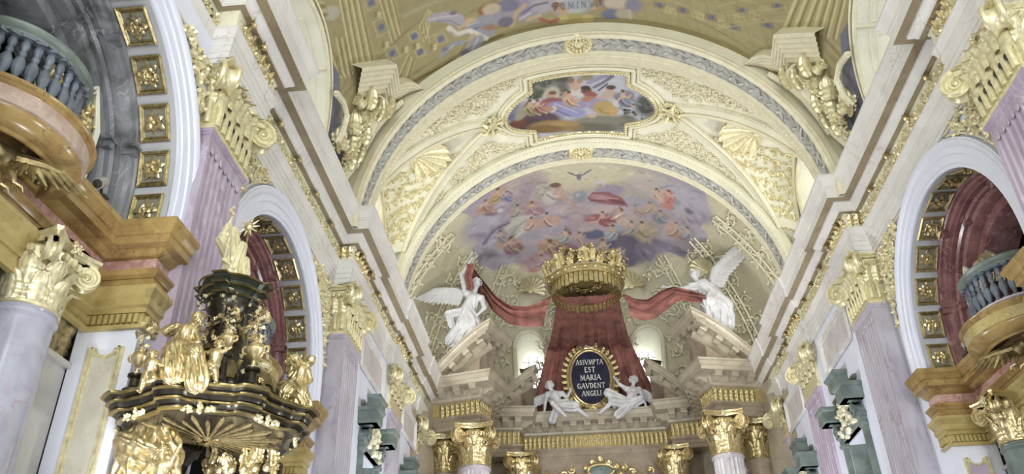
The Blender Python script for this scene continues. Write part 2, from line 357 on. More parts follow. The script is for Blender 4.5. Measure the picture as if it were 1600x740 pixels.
FRESCO_SHAPES=[('p',[(-5.24,27.36),(-4.64,26.88),(-4.05,26.4),(-2.98,26.19),(-1.93,26.29),(-0.47,26.4),(1.1,26.51),(2.51,26.6),(3.69,26.68),(4.49,26.85),(4.96,27.47),(5.1,28.06),(4.9,28.59),(5.09,28.9),(4.89,29.46),(5.07,29.74),(4.87,30.25),(5.12,30.58),(4.6,30.82),(4.21,31.12),(3.62,31.21),(3.15,31.45),(3.01,31.79),(2.45,31.83),(2.23,32.15),(1.59,32.32),(1.17,32.09),(-0.31,32.21),(-1.33,31.99),(-1.94,32.19),(-2.38,32.04),(-2.64,31.62),(-3.21,31.46),(-3.94,31.37),(-4.57,30.62),(-4.7,29.92),(-4.4,29.82),(-4.65,28.95),(-4.49,28.52),(-4.72,27.96)],(172,163,178),1),('e',-4.05,29.21,0.944,0.747,(165,158,180),0.59,0.8,0.9),('e',-3.1,27.46,1.208,0.62,(168,150,165),0.55,0.8,0.9),('e',3.85,27.98,1.087,0.677,(170,165,182),-0.47,0.8,0.9),('e',-0.9,29.98,1.445,0.5,(190,172,182),0.19,0.8,0.9),('e',1.22,30.42,1.838,0.559,(186,168,176),-0.07,0.8,0.9),('e',3.61,30.04,1.121,0.63,(182,170,172),-0.38,0.8,0.9),('e',-3.87,30.77,1.097,0.416,(172,166,182),0.52,0.8,0.9),('e',-2.06,30.96,1.199,0.513,(180,166,176),0.3,0.8,0.9),('e',-0.27,31.6,1.319,0.56,(165,145,158),0.09,0.8,0.9),('e',2.25,31.47,1.216,0.626,(112,106,124),-0.2,0.8,0.9),('e',-2.13,31.79,0.681,0.295,(188,160,162),0.29,0.8,0.9),('e',0.3,27.81,2.904,1.136,(214,208,172),0.06,0.9,1),('e',0.17,27.48,1.753,0.746,(224,220,186),0.09,0.9,1),('e',-2.04,27.99,0.652,0.898,(176,158,170),0.38,0.8,0.8),('e',2.45,28.31,0.809,0.58,(196,186,180),-0.24,0.8,0.8),('e',-0.17,29.74,1.634,0.309,(200,184,190),0.1,0.35,0.85),('e',-0.13,29.98,1.476,0.106,(140,128,146),0.09,0.8,0.6),('e',1.23,29.81,1.329,0.289,(200,184,190),-0.07,0.35,0.85),('e',1.29,30.02,1.2,0.099,(140,128,146),-0.08,0.8,0.6),('e',-1.18,29.79,0.87,0.254,(182,178,192),0.22,0.35,0.85),('e',-1.13,29.99,0.785,0.087,(140,128,146),0.21,0.8,0.6),('e',2.26,29.19,0.481,0.312,(182,178,192),-0.21,0.35,0.85),('e',2.32,29.41,0.435,0.107,(140,128,146),-0.21,0.8,0.6),('e',2.6,29.37,0.62,0.278,(182,178,192),-0.25,0.35,0.85),('e',2.66,29.56,0.56,0.095,(140,128,146),-0.26,0.8,0.6),('e',4.11,28.24,0.549,0.467,(182,178,192),-0.5,0.35,0.85),('e',4.18,28.55,0.497,0.158,(140,128,146),-0.5,0.8,0.6),('e',4.68,28.46,0.594,0.804,(182,178,192),-0.58,0.35,0.85),('e',4.77,29.01,0.539,0.264,(140,128,146),-0.57,0.8,0.6),('e',4.41,29.08,0.559,0.465,(182,178,192),-0.52,0.35,0.85),('e',4.47,29.39,0.506,0.157,(140,128,146),-0.52,0.8,0.6),('e',4.82,29.82,0.427,0.381,(182,178,192),-0.56,0.35,0.85),('e',4.88,30.07,0.386,0.129,(140,128,146),-0.56,0.8,0.6),('e',-4.03,29.04,0.707,0.381,(182,178,192),0.6,0.35,0.85),('e',-4.01,29.36,0.636,0.129,(140,128,146),0.58,0.8,0.6),('e',-4.33,29.19,0.557,0.41,(182,178,192),0.63,0.35,0.85),('e',-4.31,29.53,0.501,0.138,(140,128,146),0.61,0.8,0.6),('e',-3.97,30.41,0.786,0.361,(182,178,192),0.54,0.35,0.85),('e',-3.95,30.71,0.707,0.122,(140,128,146),0.53,0.8,0.6),('e',-2.11,31.52,0.604,0.341,(182,178,192),0.29,0.35,0.85),('e',-2.07,31.79,0.544,0.115,(140,128,146),0.29,0.8,0.6),('e',3.29,30.77,0.637,0.293,(182,178,192),-0.33,0.35,0.85),('e',3.34,30.97,0.575,0.1,(140,128,146),-0.33,0.8,0.6),('s',[(-0.41,27.57),(-0.18,27.74),(0.03,27.85),(0.22,27.76),(0.5,27.5)],0.045,(118,118,130),0.6,1),('e',0.02,27.89,0.103,0.184,(120,120,132),0.1,0.4,1),('e',0.03,28.04,0.069,0.081,(130,130,142),0.1,0.4,1),('s',[(-2.2,27.74),(-1.35,27.98)],0.058,(160,150,138),0.6,1),('s',[(-1.97,27.41),(-1.8,27.88),(-1.76,28.87)],0.072,(172,165,152),0.6,1),('e',-1.74,28.55,0.303,0.569,(192,186,176),0.52,0.4,1),('e',-1.55,28.94,0.289,0.366,(182,178,170),0.29,0.4,1),('e',-1.23,28.89,0.344,0.388,(218,214,208),0.25,0.4,1),('e',-0.84,28.76,0.269,0.357,(206,178,160),0.2,0.4,1),('s',[(-0.67,28.96),(-0.51,29.26),(-0.2,29.58)],0.078,(204,174,156),0.6,1),('e',-0.87,28.33,0.141,0.235,(200,168,148),0.21,0.4,1),('e',-0.99,28.24,0.239,0.148,(112,88,74),0.23,0.4,1),('s',[(-1.39,28.7),(-1.06,29.07),(-0.78,29.14)],0.029,(150,146,146),0.6,1),('s',[(-1.32,28.58),(-1.12,28.82),(-0.91,28.91)],0.036,(235,232,228),0.6,1),('e',0.05,29.03,0.308,0.294,(160,168,184),0.08,0.4,1),('e',-0.06,28.97,0.098,0.111,(190,196,206),0.1,0.4,1),('e',1.28,28.68,0.615,0.321,(172,162,184),-0.08,0.4,1),('e',0.87,28.37,0.205,0.254,(206,204,200),-0.02,0.4,1),('e',0.85,28.47,0.123,0.155,(196,172,156),-0.02,0.4,1),('p',[(0.67,28.12),(1.14,28.19),(1.11,28.33),(0.7,28.4)],(226,224,214),0.7),('p',[(0.32,29.18),(0.55,28.85),(1.24,28.8),(1.82,29.09),(2.05,29.49),(1.45,29.51),(0.89,29.45),(0.51,29.37)],(158,98,104),1),('e',0.9,29.12,0.416,0.145,(196,150,154),0.07,0.6,1),('e',1.58,29.3,0.345,0.107,(122,70,78),0.18,0.7,1),('s',[(0.55,28.99),(1.03,29.16),(1.65,29.15)],0.028,(200,160,165),0.6,1),('s',[(0.48,29.28),(1.1,29.34)],0.028,(112,62,70),0.6,1),('e',-3.36,27.88,0.229,0.412,(192,162,98),0.57,0.4,1),('e',-3.06,28.09,0.286,0.251,(124,126,164),0.51,0.4,1),('e',-3.22,27.65,0.121,0.161,(200,164,138),0.56,0.4,1),('e',-3.93,28.16,0.345,0.299,(182,130,104),0.63,0.4,1),('e',-4.12,28.02,0.143,0.151,(204,166,140),0.66,0.4,1),('e',-3.6,28.63,0.401,0.216,(162,150,148),0.56,0.4,1),('s',[(-4.56,28.28),(-4.23,28.38),(-3.9,28.52)],0.049,(196,160,136),0.6,1),('s',[(-2.86,27.81),(-2.68,28.11),(-2.53,27.98)],0.037,(190,184,190),0.6,1),('e',-3.37,28.77,0.138,0.107,(210,208,214),0.52,0.4,1),('e',-3.78,28.7,0.311,0.124,(128,106,116),0.58,0.7,1),('e',-2.7,29.94,0.633,0.484,(206,205,196),-0.1,0.4,1),('e',-2.94,30.16,0.38,0.312,(190,192,186),0.02,0.4,1),('s',[(-3.09,30.25),(-2.7,29.94),(-2.32,29.75)],0.038,(160,160,158),0.6,1),('s',[(-2.89,30.42),(-2.47,30.2),(-2.13,29.99)],0.03,(228,227,222),0.6,1),('e',-2.06,30.03,0.326,0.276,(200,164,152),0.32,0.4,1),('e',-2.07,29.23,0.367,0.37,(190,150,162),0.34,0.4,1),('e',-2.7,29.15,0.254,0.263,(168,166,160),0.42,0.4,1),('e',-2.19,29.0,0.118,0.144,(196,160,140),0.37,0.4,1),('e',-1.3,30.1,0.482,0.246,(202,168,152),0.23,0.4,1),('e',-1.68,30.33,0.266,0.159,(200,164,146),0.27,0.4,1),('e',-1.8,29.5,0.293,0.207,(172,128,144),0.3,0.4,1),('e',-2.99,29.2,0.136,0.156,(200,170,150),0.46,0.4,1),('s',[(-3.1,29.6),(-3.67,29.59),(-4.21,30.01)],0.076,(112,106,128),0.6,1),('s',[(-3.02,29.54),(-3.51,29.5),(-3.88,29.58)],0.045,(160,154,172),0.6,1),('e',-3.5,30.05,0.309,0.201,(150,150,168),0.49,0.4,1),('e',-3.19,30.56,0.614,0.251,(186,156,140),0.44,0.4,1),('e',-3.02,30.89,0.414,0.257,(128,86,96),0.41,0.4,1),('e',-3.46,30.31,0.232,0.12,(176,150,110),0.48,0.4,1),('e',-2.93,30.83,0.229,0.101,(190,150,120),0.4,0.4,1),('e',0.87,30.26,0.673,0.228,(164,92,94),-0.03,0.4,1),('s',[(0.22,30.48),(0.58,30.41),(1.01,30.44)],0.064,(206,178,166),0.6,1),('e',1.65,29.85,0.237,0.219,(200,168,156),-0.12,0.4,1),('e',1.75,29.73,0.125,0.102,(130,96,80),-0.14,0.4,1),('e',1.29,30.34,0.283,0.145,(128,64,70),-0.08,0.7,1),('e',0.45,30.2,0.213,0.098,(190,130,128),0.02,0.4,1),('e',1.82,30.28,0.281,0.209,(206,182,164),-0.14,0.4,1),('e',3.67,28.38,0.232,0.299,(204,122,112),-0.43,0.4,1),('e',3.58,28.96,0.275,0.247,(198,132,120),-0.4,0.4,1),('e',3.16,28.55,0.19,0.316,(206,184,152),-0.34,0.4,1),('e',3.0,29.34,0.29,0.207,(204,178,156),-0.31,0.4,1),('e',2.67,29.61,0.277,0.169,(196,174,160),-0.26,0.4,1),('e',3.34,29.78,0.306,0.245,(140,148,160),-0.35,0.4,1),('e',3.52,28.29,0.095,0.132,(206,172,150),-0.41,0.4,1),('e',3.2,28.32,0.095,0.114,(140,104,84),-0.36,0.4,1),('s',[(3.84,29.11),(4.16,29.21),(4.43,29.49)],0.048,(196,178,166),0.6,1),('e',4.0,30.03,0.408,0.326,(204,172,146),-0.43,0.4,1),('e',4.14,30.2,0.283,0.181,(190,150,130),-0.45,0.4,1),('e',4.46,28.87,0.167,0.155,(112,108,126),-0.53,0.8,1),('s',[(3.32,28.12),(3.59,27.89),(3.89,27.68)],0.047,(150,152,170),0.6,1),('e',4.38,29.92,0.424,0.309,(160,160,166),-0.49,0.4,1),('e',4.71,30.34,0.429,0.288,(170,164,170),-0.53,0.4,1),('e',2.68,30.61,0.593,0.502,(182,172,146),-0.25,0.4,1),('e',2.54,30.84,0.212,0.373,(202,180,150),-0.23,0.4,1),('e',2.34,30.5,0.282,0.187,(170,172,158),-0.21,0.4,1),('s',[(2.75,30.93),(2.95,30.5),(3.22,30.34)],0.043,(206,184,156),0.6,1),('s',[(2.47,30.55),(2.68,30.88)],0.035,(140,132,116),0.6,1),('e',0.56,30.99,0.504,0.226,(92,98,130),0.0,0.4,1),('e',1.39,30.84,0.37,0.442,(168,178,188),0.31,0.4,1),('e',1.21,31.04,0.172,0.269,(196,202,206),0.33,0.4,1),('e',1.8,31.52,0.933,0.671,(94,90,112),-0.14,0.4,1),('e',1.19,31.62,0.289,0.557,(80,78,104),-0.07,0.4,1),('e',0.9,31.63,0.261,0.46,(174,156,138),-0.04,0.4,1),('e',0.8,31.46,0.202,0.171,(150,140,130),-0.03,0.4,1),('e',1.57,31.79,0.289,0.203,(176,166,150),-0.12,0.4,1),('e',1.88,32.07,0.477,0.181,(88,86,104),-0.15,0.4,1),('e',2.74,31.43,0.429,0.344,(120,114,132),-0.26,0.4,1),('s',[(3.19,30.95),(3.69,30.95),(4.25,30.98)],0.177,(128,122,144),0.6,1),('e',1.39,32.01,0.362,0.145,(104,100,118),-0.1,0.4,1),('e',-0.66,30.88,0.248,0.152,(120,84,66),0.14,0.4,1),('e',-0.73,30.95,0.176,0.12,(202,164,138),0.15,0.4,1),('s',[(-1.55,30.95),(-1.03,30.99),(-0.67,31.06)],0.059,(170,176,170),0.6,1),('e',-0.24,31.1,0.364,0.164,(190,164,150),0.09,0.4,1),('e',-1.39,31.34,0.55,0.327,(176,146,112),0.22,0.4,1),('s',[(-1.96,31.5),(-1.51,31.44),(-1.27,31.24)],0.083,(204,176,148),0.6,1),('e',-0.93,31.62,0.74,0.346,(112,74,92),0.16,0.4,1),('e',-1.24,31.81,0.522,0.202,(92,60,80),0.19,0.4,1),('e',-0.41,31.62,0.294,0.195,(140,100,116),0.11,0.4,1),('e',-1.63,31.08,0.149,0.131,(196,164,132),0.25,0.4,1),('e',-1.91,31.76,0.633,0.266,(188,156,162),0.27,0.4,1),('e',-0.84,31.32,0.25,0.115,(150,112,76),0.16,0.4,1),('e',-1.56,32.08,0.451,0.167,(184,160,150),0.23,0.4,1),('e',-2.23,32.09,0.228,0.088,(196,130,124),0.3,0.8,1),('e',-1.23,30.56,0.66,0.203,(164,164,178),0.21,0.6,0.8),('e',-2.18,30.62,0.449,0.167,(158,160,172),0.32,0.6,0.8),('e',0.21,30.75,0.36,0.124,(200,186,186),0.04,0.6,0.8),('e',2.2,29.97,0.279,0.132,(196,176,170),-0.19,0.6,0.8),('e',-0.19,30.08,0.286,0.166,(206,186,190),0.1,0.6,0.8),('e',-0.74,29.75,0.431,0.154,(212,192,194),0.17,0.6,0.8),('e',0.95,29.86,0.421,0.118,(210,188,190),-0.04,0.6,0.8),('f',-3.38,27.92,0.0065,0.0041,-0.001,0.0097,24,(186,158,100),-1,1),('f',-3.93,28.21,0.0064,0.0046,-0.0011,0.0092,22,(170,128,110),1,1),('f',-3.03,28.18,0.0066,0.0036,-0.0009,0.0095,18,(126,128,164),1,0),('f',-2.07,29.32,0.0069,0.0024,-0.0007,0.0087,24,(184,146,158),1,0),('f',-2.67,29.21,0.0068,0.003,-0.0008,0.0086,22,(170,166,160),-1,0),('f',-1.48,30.1,0.0071,0.0018,-0.0006,0.0081,26,(190,160,150),1,0),('f',-2.14,30.11,0.007,0.0024,-0.0006,0.008,24,(196,166,156),-1,0),('f',0.94,30.32,0.0071,-0.0003,-0.0002,0.008,26,(158,92,94),1,0),('f',1.68,29.97,0.0069,-0.0009,-0.0001,0.0083,22,(190,166,156),-1,1),('f',3.66,28.56,0.0062,-0.0028,0.0004,0.0091,24,(196,120,112),-1,1),('f',3.18,28.61,0.0064,-0.0023,0.0003,0.0092,22,(196,176,150),1,1),('f',2.94,29.41,0.0066,-0.002,0.0002,0.0085,20,(190,168,150),-1,0),('f',3.37,29.73,0.0065,-0.0024,0.0002,0.0082,22,(140,148,160),1,0),('f',4.0,30.07,0.0064,-0.003,0.0002,0.0077,26,(190,160,140),-1,1),('f',2.61,30.59,0.0068,-0.0017,-0.0,0.0076,28,(182,170,146),1,0),('f',2.2,30.61,0.0069,-0.0014,-0.0001,0.0077,24,(166,168,156),-1,0),('f',1.39,30.95,0.0071,-0.0007,-0.0002,0.0075,28,(160,170,182),-1,0),('f',0.9,31.63,0.0072,-0.0003,-0.0003,0.0069,30,(150,138,130),1,0),('f',-0.67,31.05,0.0072,0.001,-0.0005,0.0074,26,(166,172,166),-1,0),('f',-1.4,31.43,0.0073,0.0016,-0.0005,0.007,28,(160,130,110),1,0),('f',-0.71,31.69,0.0073,0.001,-0.0005,0.0068,26,(112,76,92),-1,0),('f',-3.13,30.7,0.007,0.0032,-0.0007,0.0072,26,(170,140,130),1,0),('f',-1.84,31.87,0.0073,0.0019,-0.0006,0.0065,22,(176,148,156),-1,0),('f',1.61,31.78,0.0072,-0.0009,-0.0002,0.0067,24,(104,100,124),1,0),('f',-0.1,31.19,0.0073,0.0005,-0.0004,0.0073,22,(176,156,150),1,1),('f',4.45,30.04,0.0062,-0.0034,0.0002,0.0075,22,(160,156,164),-1,0),('f',-3.51,30.12,0.0068,0.0036,-0.0008,0.0076,22,(156,152,168),1,1),('f',2.34,29.69,0.0068,-0.0015,0.0001,0.0084,18,(190,170,160),1,1)]
OVAL_SHAPES=[('e',1.78,19.58,1.048,0.805,(196,196,210),-0.2,0.6,1),('e',1.26,19.26,0.546,0.297,(206,206,218),-0.11,0.8,1),('e',-1.54,19.9,0.458,0.258,(206,206,212),0.37,0.7,1),('e',-2.11,20.07,0.322,0.31,(160,160,180),0.46,0.7,1),('e',-1.14,19.17,0.433,0.345,(100,108,92),0.3,0.8,0.9),('e',-1.58,19.37,0.487,0.348,(110,118,104),0.37,0.8,0.9),('e',-0.76,19.17,0.424,0.297,(112,116,104),0.24,0.8,0.9),('e',-0.57,19.72,0.285,0.36,(104,104,96),0.21,0.8,0.9),('e',-1.35,19.71,0.448,0.204,(86,94,80),0.34,0.8,0.9),('e',-1.92,19.58,0.233,0.151,(98,106,92),0.42,0.8,0.9),('e',-1.05,19.45,0.145,0.453,(84,82,74),0.29,0.8,0.9),('e',-0.45,19.24,0.209,0.249,(88,86,80),0.19,0.8,0.9),('e',2.11,20.54,0.33,0.427,(74,78,72),-0.27,0.8,0.9),('e',2.06,20.24,0.181,0.262,(84,88,82),-0.26,0.8,0.9),('e',1.56,21.23,0.294,0.225,(84,88,80),-0.19,0.8,0.9),('e',-0.52,19.9,0.08,0.06,(140,144,134),0.2,0.6,0.8),('e',-1.72,19.62,0.112,0.058,(140,144,134),0.4,0.6,0.8),('e',-0.34,20.13,0.054,0.052,(120,128,112),0.17,0.6,0.8),('e',-1.53,19.38,0.08,0.075,(88,98,80),0.36,0.6,0.8),('e',-1.5,18.95,0.08,0.051,(88,98,80),0.35,0.6,0.8),('e',-0.89,19.79,0.109,0.095,(88,98,80),0.27,0.6,0.8),('e',-0.61,19.95,0.085,0.061,(88,98,80),0.22,0.6,0.8),('e',-1.36,19.05,0.098,0.047,(88,98,80),0.33,0.6,0.8),('e',-1.58,19.8,0.063,0.082,(88,98,80),0.38,0.6,0.8),('e',-1.14,19.34,0.061,0.088,(88,98,80),0.3,0.6,0.8),('e',-0.96,19.45,0.092,0.056,(140,144,134),0.27,0.6,0.8),('e',-1.17,19.52,0.119,0.069,(120,128,112),0.31,0.6,0.8),('e',-1.14,19.63,0.1,0.053,(88,98,80),0.3,0.6,0.8),('e',-1.5,19.54,0.104,0.088,(120,128,112),0.36,0.6,0.8),('e',-1.76,19.45,0.103,0.092,(72,80,66),0.4,0.6,0.8),('e',-0.3,19.18,0.099,0.052,(120,128,112),0.16,0.6,0.8),('e',-1.32,19.39,0.082,0.067,(140,144,134),0.33,0.6,0.8),('e',-1.07,19.81,0.122,0.061,(72,80,66),0.29,0.6,0.8),('e',-1.63,19.46,0.078,0.055,(140,144,134),0.38,0.6,0.8),('e',-0.8,19.86,0.089,0.073,(140,144,134),0.25,0.6,0.8),('e',-0.41,19.84,0.104,0.094,(72,80,66),0.18,0.6,0.8),('e',-1.66,19.48,0.101,0.069,(120,128,112),0.38,0.6,0.8),('e',-0.31,19.3,0.05,0.095,(120,128,112),0.16,0.6,0.8),('e',-0.39,20.12,0.114,0.052,(72,80,66),0.18,0.6,0.8),('e',-0.75,19.93,0.064,0.099,(120,128,112),0.24,0.6,0.8),('e',-1.32,19.85,0.116,0.057,(72,80,66),0.34,0.6,0.8),('e',-0.66,19.3,0.064,0.075,(88,98,80),0.22,0.6,0.8),('e',-0.85,19.76,0.12,0.056,(88,98,80),0.26,0.6,0.8),('e',-1.71,18.9,0.096,0.052,(120,128,112),0.38,0.6,0.8),('e',-1.0,19.36,0.111,0.059,(72,80,66),0.28,0.6,0.8),('e',-1.01,19.3,0.053,0.077,(120,128,112),0.28,0.6,0.8),('e',-1.87,18.81,0.082,0.076,(120,128,112),0.41,0.6,0.8),('e',-1.77,18.95,0.075,0.087,(140,144,134),0.39,0.6,0.8),('e',-0.97,19.66,0.11,0.06,(120,128,112),0.28,0.6,0.8),('e',-1.04,19.59,0.112,0.091,(140,144,134),0.29,0.6,0.8),('e',-1.02,19.77,0.106,0.091,(72,80,66),0.29,0.6,0.8),('e',-1.4,19.88,0.125,0.094,(72,80,66),0.35,0.6,0.8),('e',-0.76,19.16,0.093,0.086,(88,98,80),0.24,0.6,0.8),('e',-0.85,19.48,0.102,0.049,(140,144,134),0.26,0.6,0.8),('e',-1.56,19.21,0.067,0.064,(88,98,80),0.37,0.6,0.8),('e',-1.18,19.85,0.054,0.061,(120,128,112),0.31,0.6,0.8),('e',-1.27,19.16,0.063,0.089,(72,80,66),0.32,0.6,0.8),('e',-0.83,19.08,0.069,0.055,(88,98,80),0.25,0.6,0.8),('e',-1.87,19.39,0.065,0.068,(88,98,80),0.41,0.6,0.8),('e',-1.24,19.48,0.115,0.054,(120,128,112),0.32,0.6,0.8),('e',-1.47,19.35,0.058,0.062,(88,98,80),0.35,0.6,0.8),('e',1.52,20.4,0.08,0.071,(54,58,54),-0.17,0.6,0.85),('e',1.41,20.49,0.082,0.051,(96,100,92),-0.15,0.6,0.85),('e',1.76,20.84,0.076,0.073,(54,58,54),-0.22,0.6,0.85),('e',2.24,20.63,0.078,0.06,(66,70,64),-0.3,0.6,0.85),('e',1.86,20.36,0.059,0.063,(66,70,64),-0.23,0.6,0.85),('e',2.09,20.7,0.103,0.069,(66,70,64),-0.27,0.6,0.85),('e',1.72,21.21,0.068,0.055,(96,100,92),-0.21,0.6,0.85),('e',1.54,21.14,0.066,0.087,(66,70,64),-0.18,0.6,0.85),('e',1.7,21.13,0.065,0.047,(96,100,92),-0.21,0.6,0.85),('e',1.73,20.47,0.053,0.055,(66,70,64),-0.21,0.6,0.85),('e',1.48,20.78,0.088,0.078,(54,58,54),-0.16,0.6,0.85),('e',1.9,20.42,0.099,0.087,(96,100,92),-0.24,0.6,0.85),('e',1.49,20.94,0.053,0.08,(54,58,54),-0.17,0.6,0.85),('e',2.31,20.58,0.087,0.078,(66,70,64),-0.31,0.6,0.85),('e',2.31,21.01,0.09,0.055,(96,100,92),-0.32,0.6,0.85),('e',2.2,20.5,0.091,0.088,(96,100,92),-0.29,0.6,0.85),('e',2.06,21.11,0.046,0.091,(96,100,92),-0.28,0.6,0.85),('e',1.58,20.89,0.1,0.076,(96,100,92),-0.19,0.6,0.85),('e',1.48,21.16,0.095,0.064,(96,100,92),-0.17,0.6,0.85),('e',1.61,20.76,0.075,0.049,(54,58,54),-0.19,0.6,0.85),('e',2.26,20.52,0.093,0.054,(96,100,92),-0.3,0.6,0.85),('e',2.14,20.38,0.099,0.066,(96,100,92),-0.28,0.6,0.85),('e',1.82,20.93,0.08,0.078,(96,100,92),-0.23,0.6,0.85),('e',1.38,21.23,0.086,0.046,(54,58,54),-0.15,0.6,0.85),('e',1.56,20.39,0.081,0.054,(54,58,54),-0.18,0.6,0.85),('e',2.21,20.34,0.051,0.047,(54,58,54),-0.29,0.6,0.85),('e',0.77,21.43,1.203,0.344,(132,130,116),-0.03,0.6,1),('e',0.4,21.75,1.107,0.234,(104,102,90),0.04,0.7,1),('e',-1.43,21.04,0.868,0.5,(88,70,84),0.27,0.4,1),('e',-1.82,21.1,0.653,0.333,(72,56,66),0.43,0.5,1),('e',-2.1,20.85,0.291,0.271,(112,66,54),0.47,0.5,1),('e',-0.85,21.46,0.922,0.287,(150,122,80),0.27,0.4,1),('e',-1.16,21.54,0.629,0.207,(128,100,62),0.33,0.5,1),('e',-0.55,21.42,0.453,0.137,(170,142,96),0.22,0.6,1),('e',-2.22,20.45,0.207,0.211,(120,116,150),0.48,0.6,1),('e',-2.22,20.02,0.243,0.257,(140,140,156),0.48,0.5,1),('e',-1.88,20.4,0.2,0.371,(158,156,130),0.63,0.4,1),('e',-1.67,20.09,0.132,0.146,(150,120,96),0.39,0.4,1),('e',-1.4,20.22,0.115,0.148,(176,140,118),0.35,0.4,1),('e',-1.65,20.45,0.157,0.16,(168,140,110),0.4,0.4,1),('e',-0.89,19.88,0.263,0.321,(204,200,180),0.27,0.5,1),('e',-0.89,19.89,0.183,0.228,(170,166,150),0.27,0.4,1),('e',-0.89,19.92,0.124,0.187,(196,160,136),0.27,0.4,1),('e',-0.85,19.82,0.131,0.083,(120,90,66),0.26,0.4,1),('e',-0.87,20.28,0.443,0.234,(140,88,92),0.27,0.4,1),('e',-1.13,20.37,0.264,0.192,(168,110,108),0.31,0.4,1),('e',-0.67,20.55,0.442,0.271,(150,148,184),0.38,0.4,1),('e',-0.25,20.91,0.476,0.244,(148,152,196),0.26,0.4,1),('s',[(-0.81,20.35),(-0.53,20.58),(-0.1,20.93)],0.026,(190,190,214),0.6,1),('s',[(-0.96,20.53),(-0.68,20.77),(-0.32,21.07)],0.022,(104,102,140),0.6,1),('e',-0.87,20.61,0.112,0.163,(206,202,196),0.27,0.4,1),('e',-1.07,20.55,0.227,0.13,(186,140,118),0.3,0.5,1),('e',-0.4,19.99,0.121,0.157,(190,152,126),0.18,0.4,1),('e',-0.37,20.24,0.18,0.181,(204,170,142),0.18,0.4,1),('s',[(-0.37,20.29),(-0.09,20.33),(0.19,20.26)],0.047,(204,170,142),0.6,1),('e',-0.05,19.94,0.268,0.209,(214,210,208),0.12,0.4,1),('e',-0.11,19.65,0.161,0.225,(204,172,148),0.13,0.4,1),('e',-0.23,19.38,0.09,0.121,(150,110,84),0.15,0.4,1),('e',0.03,19.41,0.104,0.131,(176,150,120),0.11,0.4,1),('e',0.27,19.28,0.205,0.15,(160,150,124),0.06,0.4,1),('e',0.23,19.89,0.175,0.187,(120,76,70),0.07,0.4,1),('e',0.2,19.76,0.153,0.103,(70,56,54),0.08,0.4,1),('e',0.37,20.11,0.21,0.158,(150,96,86),0.04,0.4,1),('e',0.3,20.32,0.247,0.16,(176,130,112),0.06,0.4,1),('e',0.05,20.57,0.215,0.185,(154,150,186),0.1,0.4,1),('s',[(0.31,19.53),(0.61,19.34),(1.02,19.15)],0.086,(158,156,184),0.6,1),('s',[(0.48,19.75),(0.75,19.54),(1.05,19.23)],0.059,(120,120,140),0.6,1),('s',[(0.62,19.9),(0.89,19.59)],0.035,(92,92,110),0.6,1),('e',0.96,19.82,0.118,0.175,(196,160,138),-0.06,0.4,1),('e',1.01,19.74,0.152,0.103,(78,66,64),-0.07,0.4,1),('e',0.97,20.1,0.28,0.21,(196,176,160),-0.06,0.4,1),('s',[(0.58,20.22),(0.9,20.26),(1.11,20.2)],0.046,(206,176,154),0.6,1),('e',0.62,20.59,0.355,0.326,(160,154,182),-0.2,0.4,1),('e',0.83,20.75,0.393,0.362,(182,162,104),0.06,0.4,1),('e',1.08,20.85,0.179,0.275,(196,164,110),-0.09,0.4,1),('s',[(0.62,20.76),(0.76,20.98),(0.98,21.02)],0.021,(140,118,70),0.6,1),('e',0.4,21.14,0.145,0.09,(206,176,154),0.04,0.4,1),('e',1.32,20.17,0.211,0.211,(128,130,146),-0.13,0.4,1),('e',1.56,20.08,0.212,0.261,(140,142,156),-0.17,0.4,1),('s',[(1.46,20.15),(1.36,20.43),(1.33,20.71)],0.071,(150,152,164),0.6,1),('s',[(1.6,20.13),(1.78,20.31),(1.96,20.42)],0.043,(134,136,150),0.6,1),('e',1.22,20.5,0.142,0.161,(210,208,212),-0.11,0.4,1),('f',-1.65,20.34,0.0036,0.0015,-0.0004,0.0053,40,(150,140,112),1,0),('f',-1.39,20.39,0.0036,0.0013,-0.0003,0.0053,36,(150,110,100),1,0),('f',-0.34,20.3,0.0035,0.0006,-0.0001,0.0053,40,(190,160,136),1,0),('f',1.39,20.32,0.0035,-0.0005,0.0002,0.0053,44,(132,134,150),1,0)]
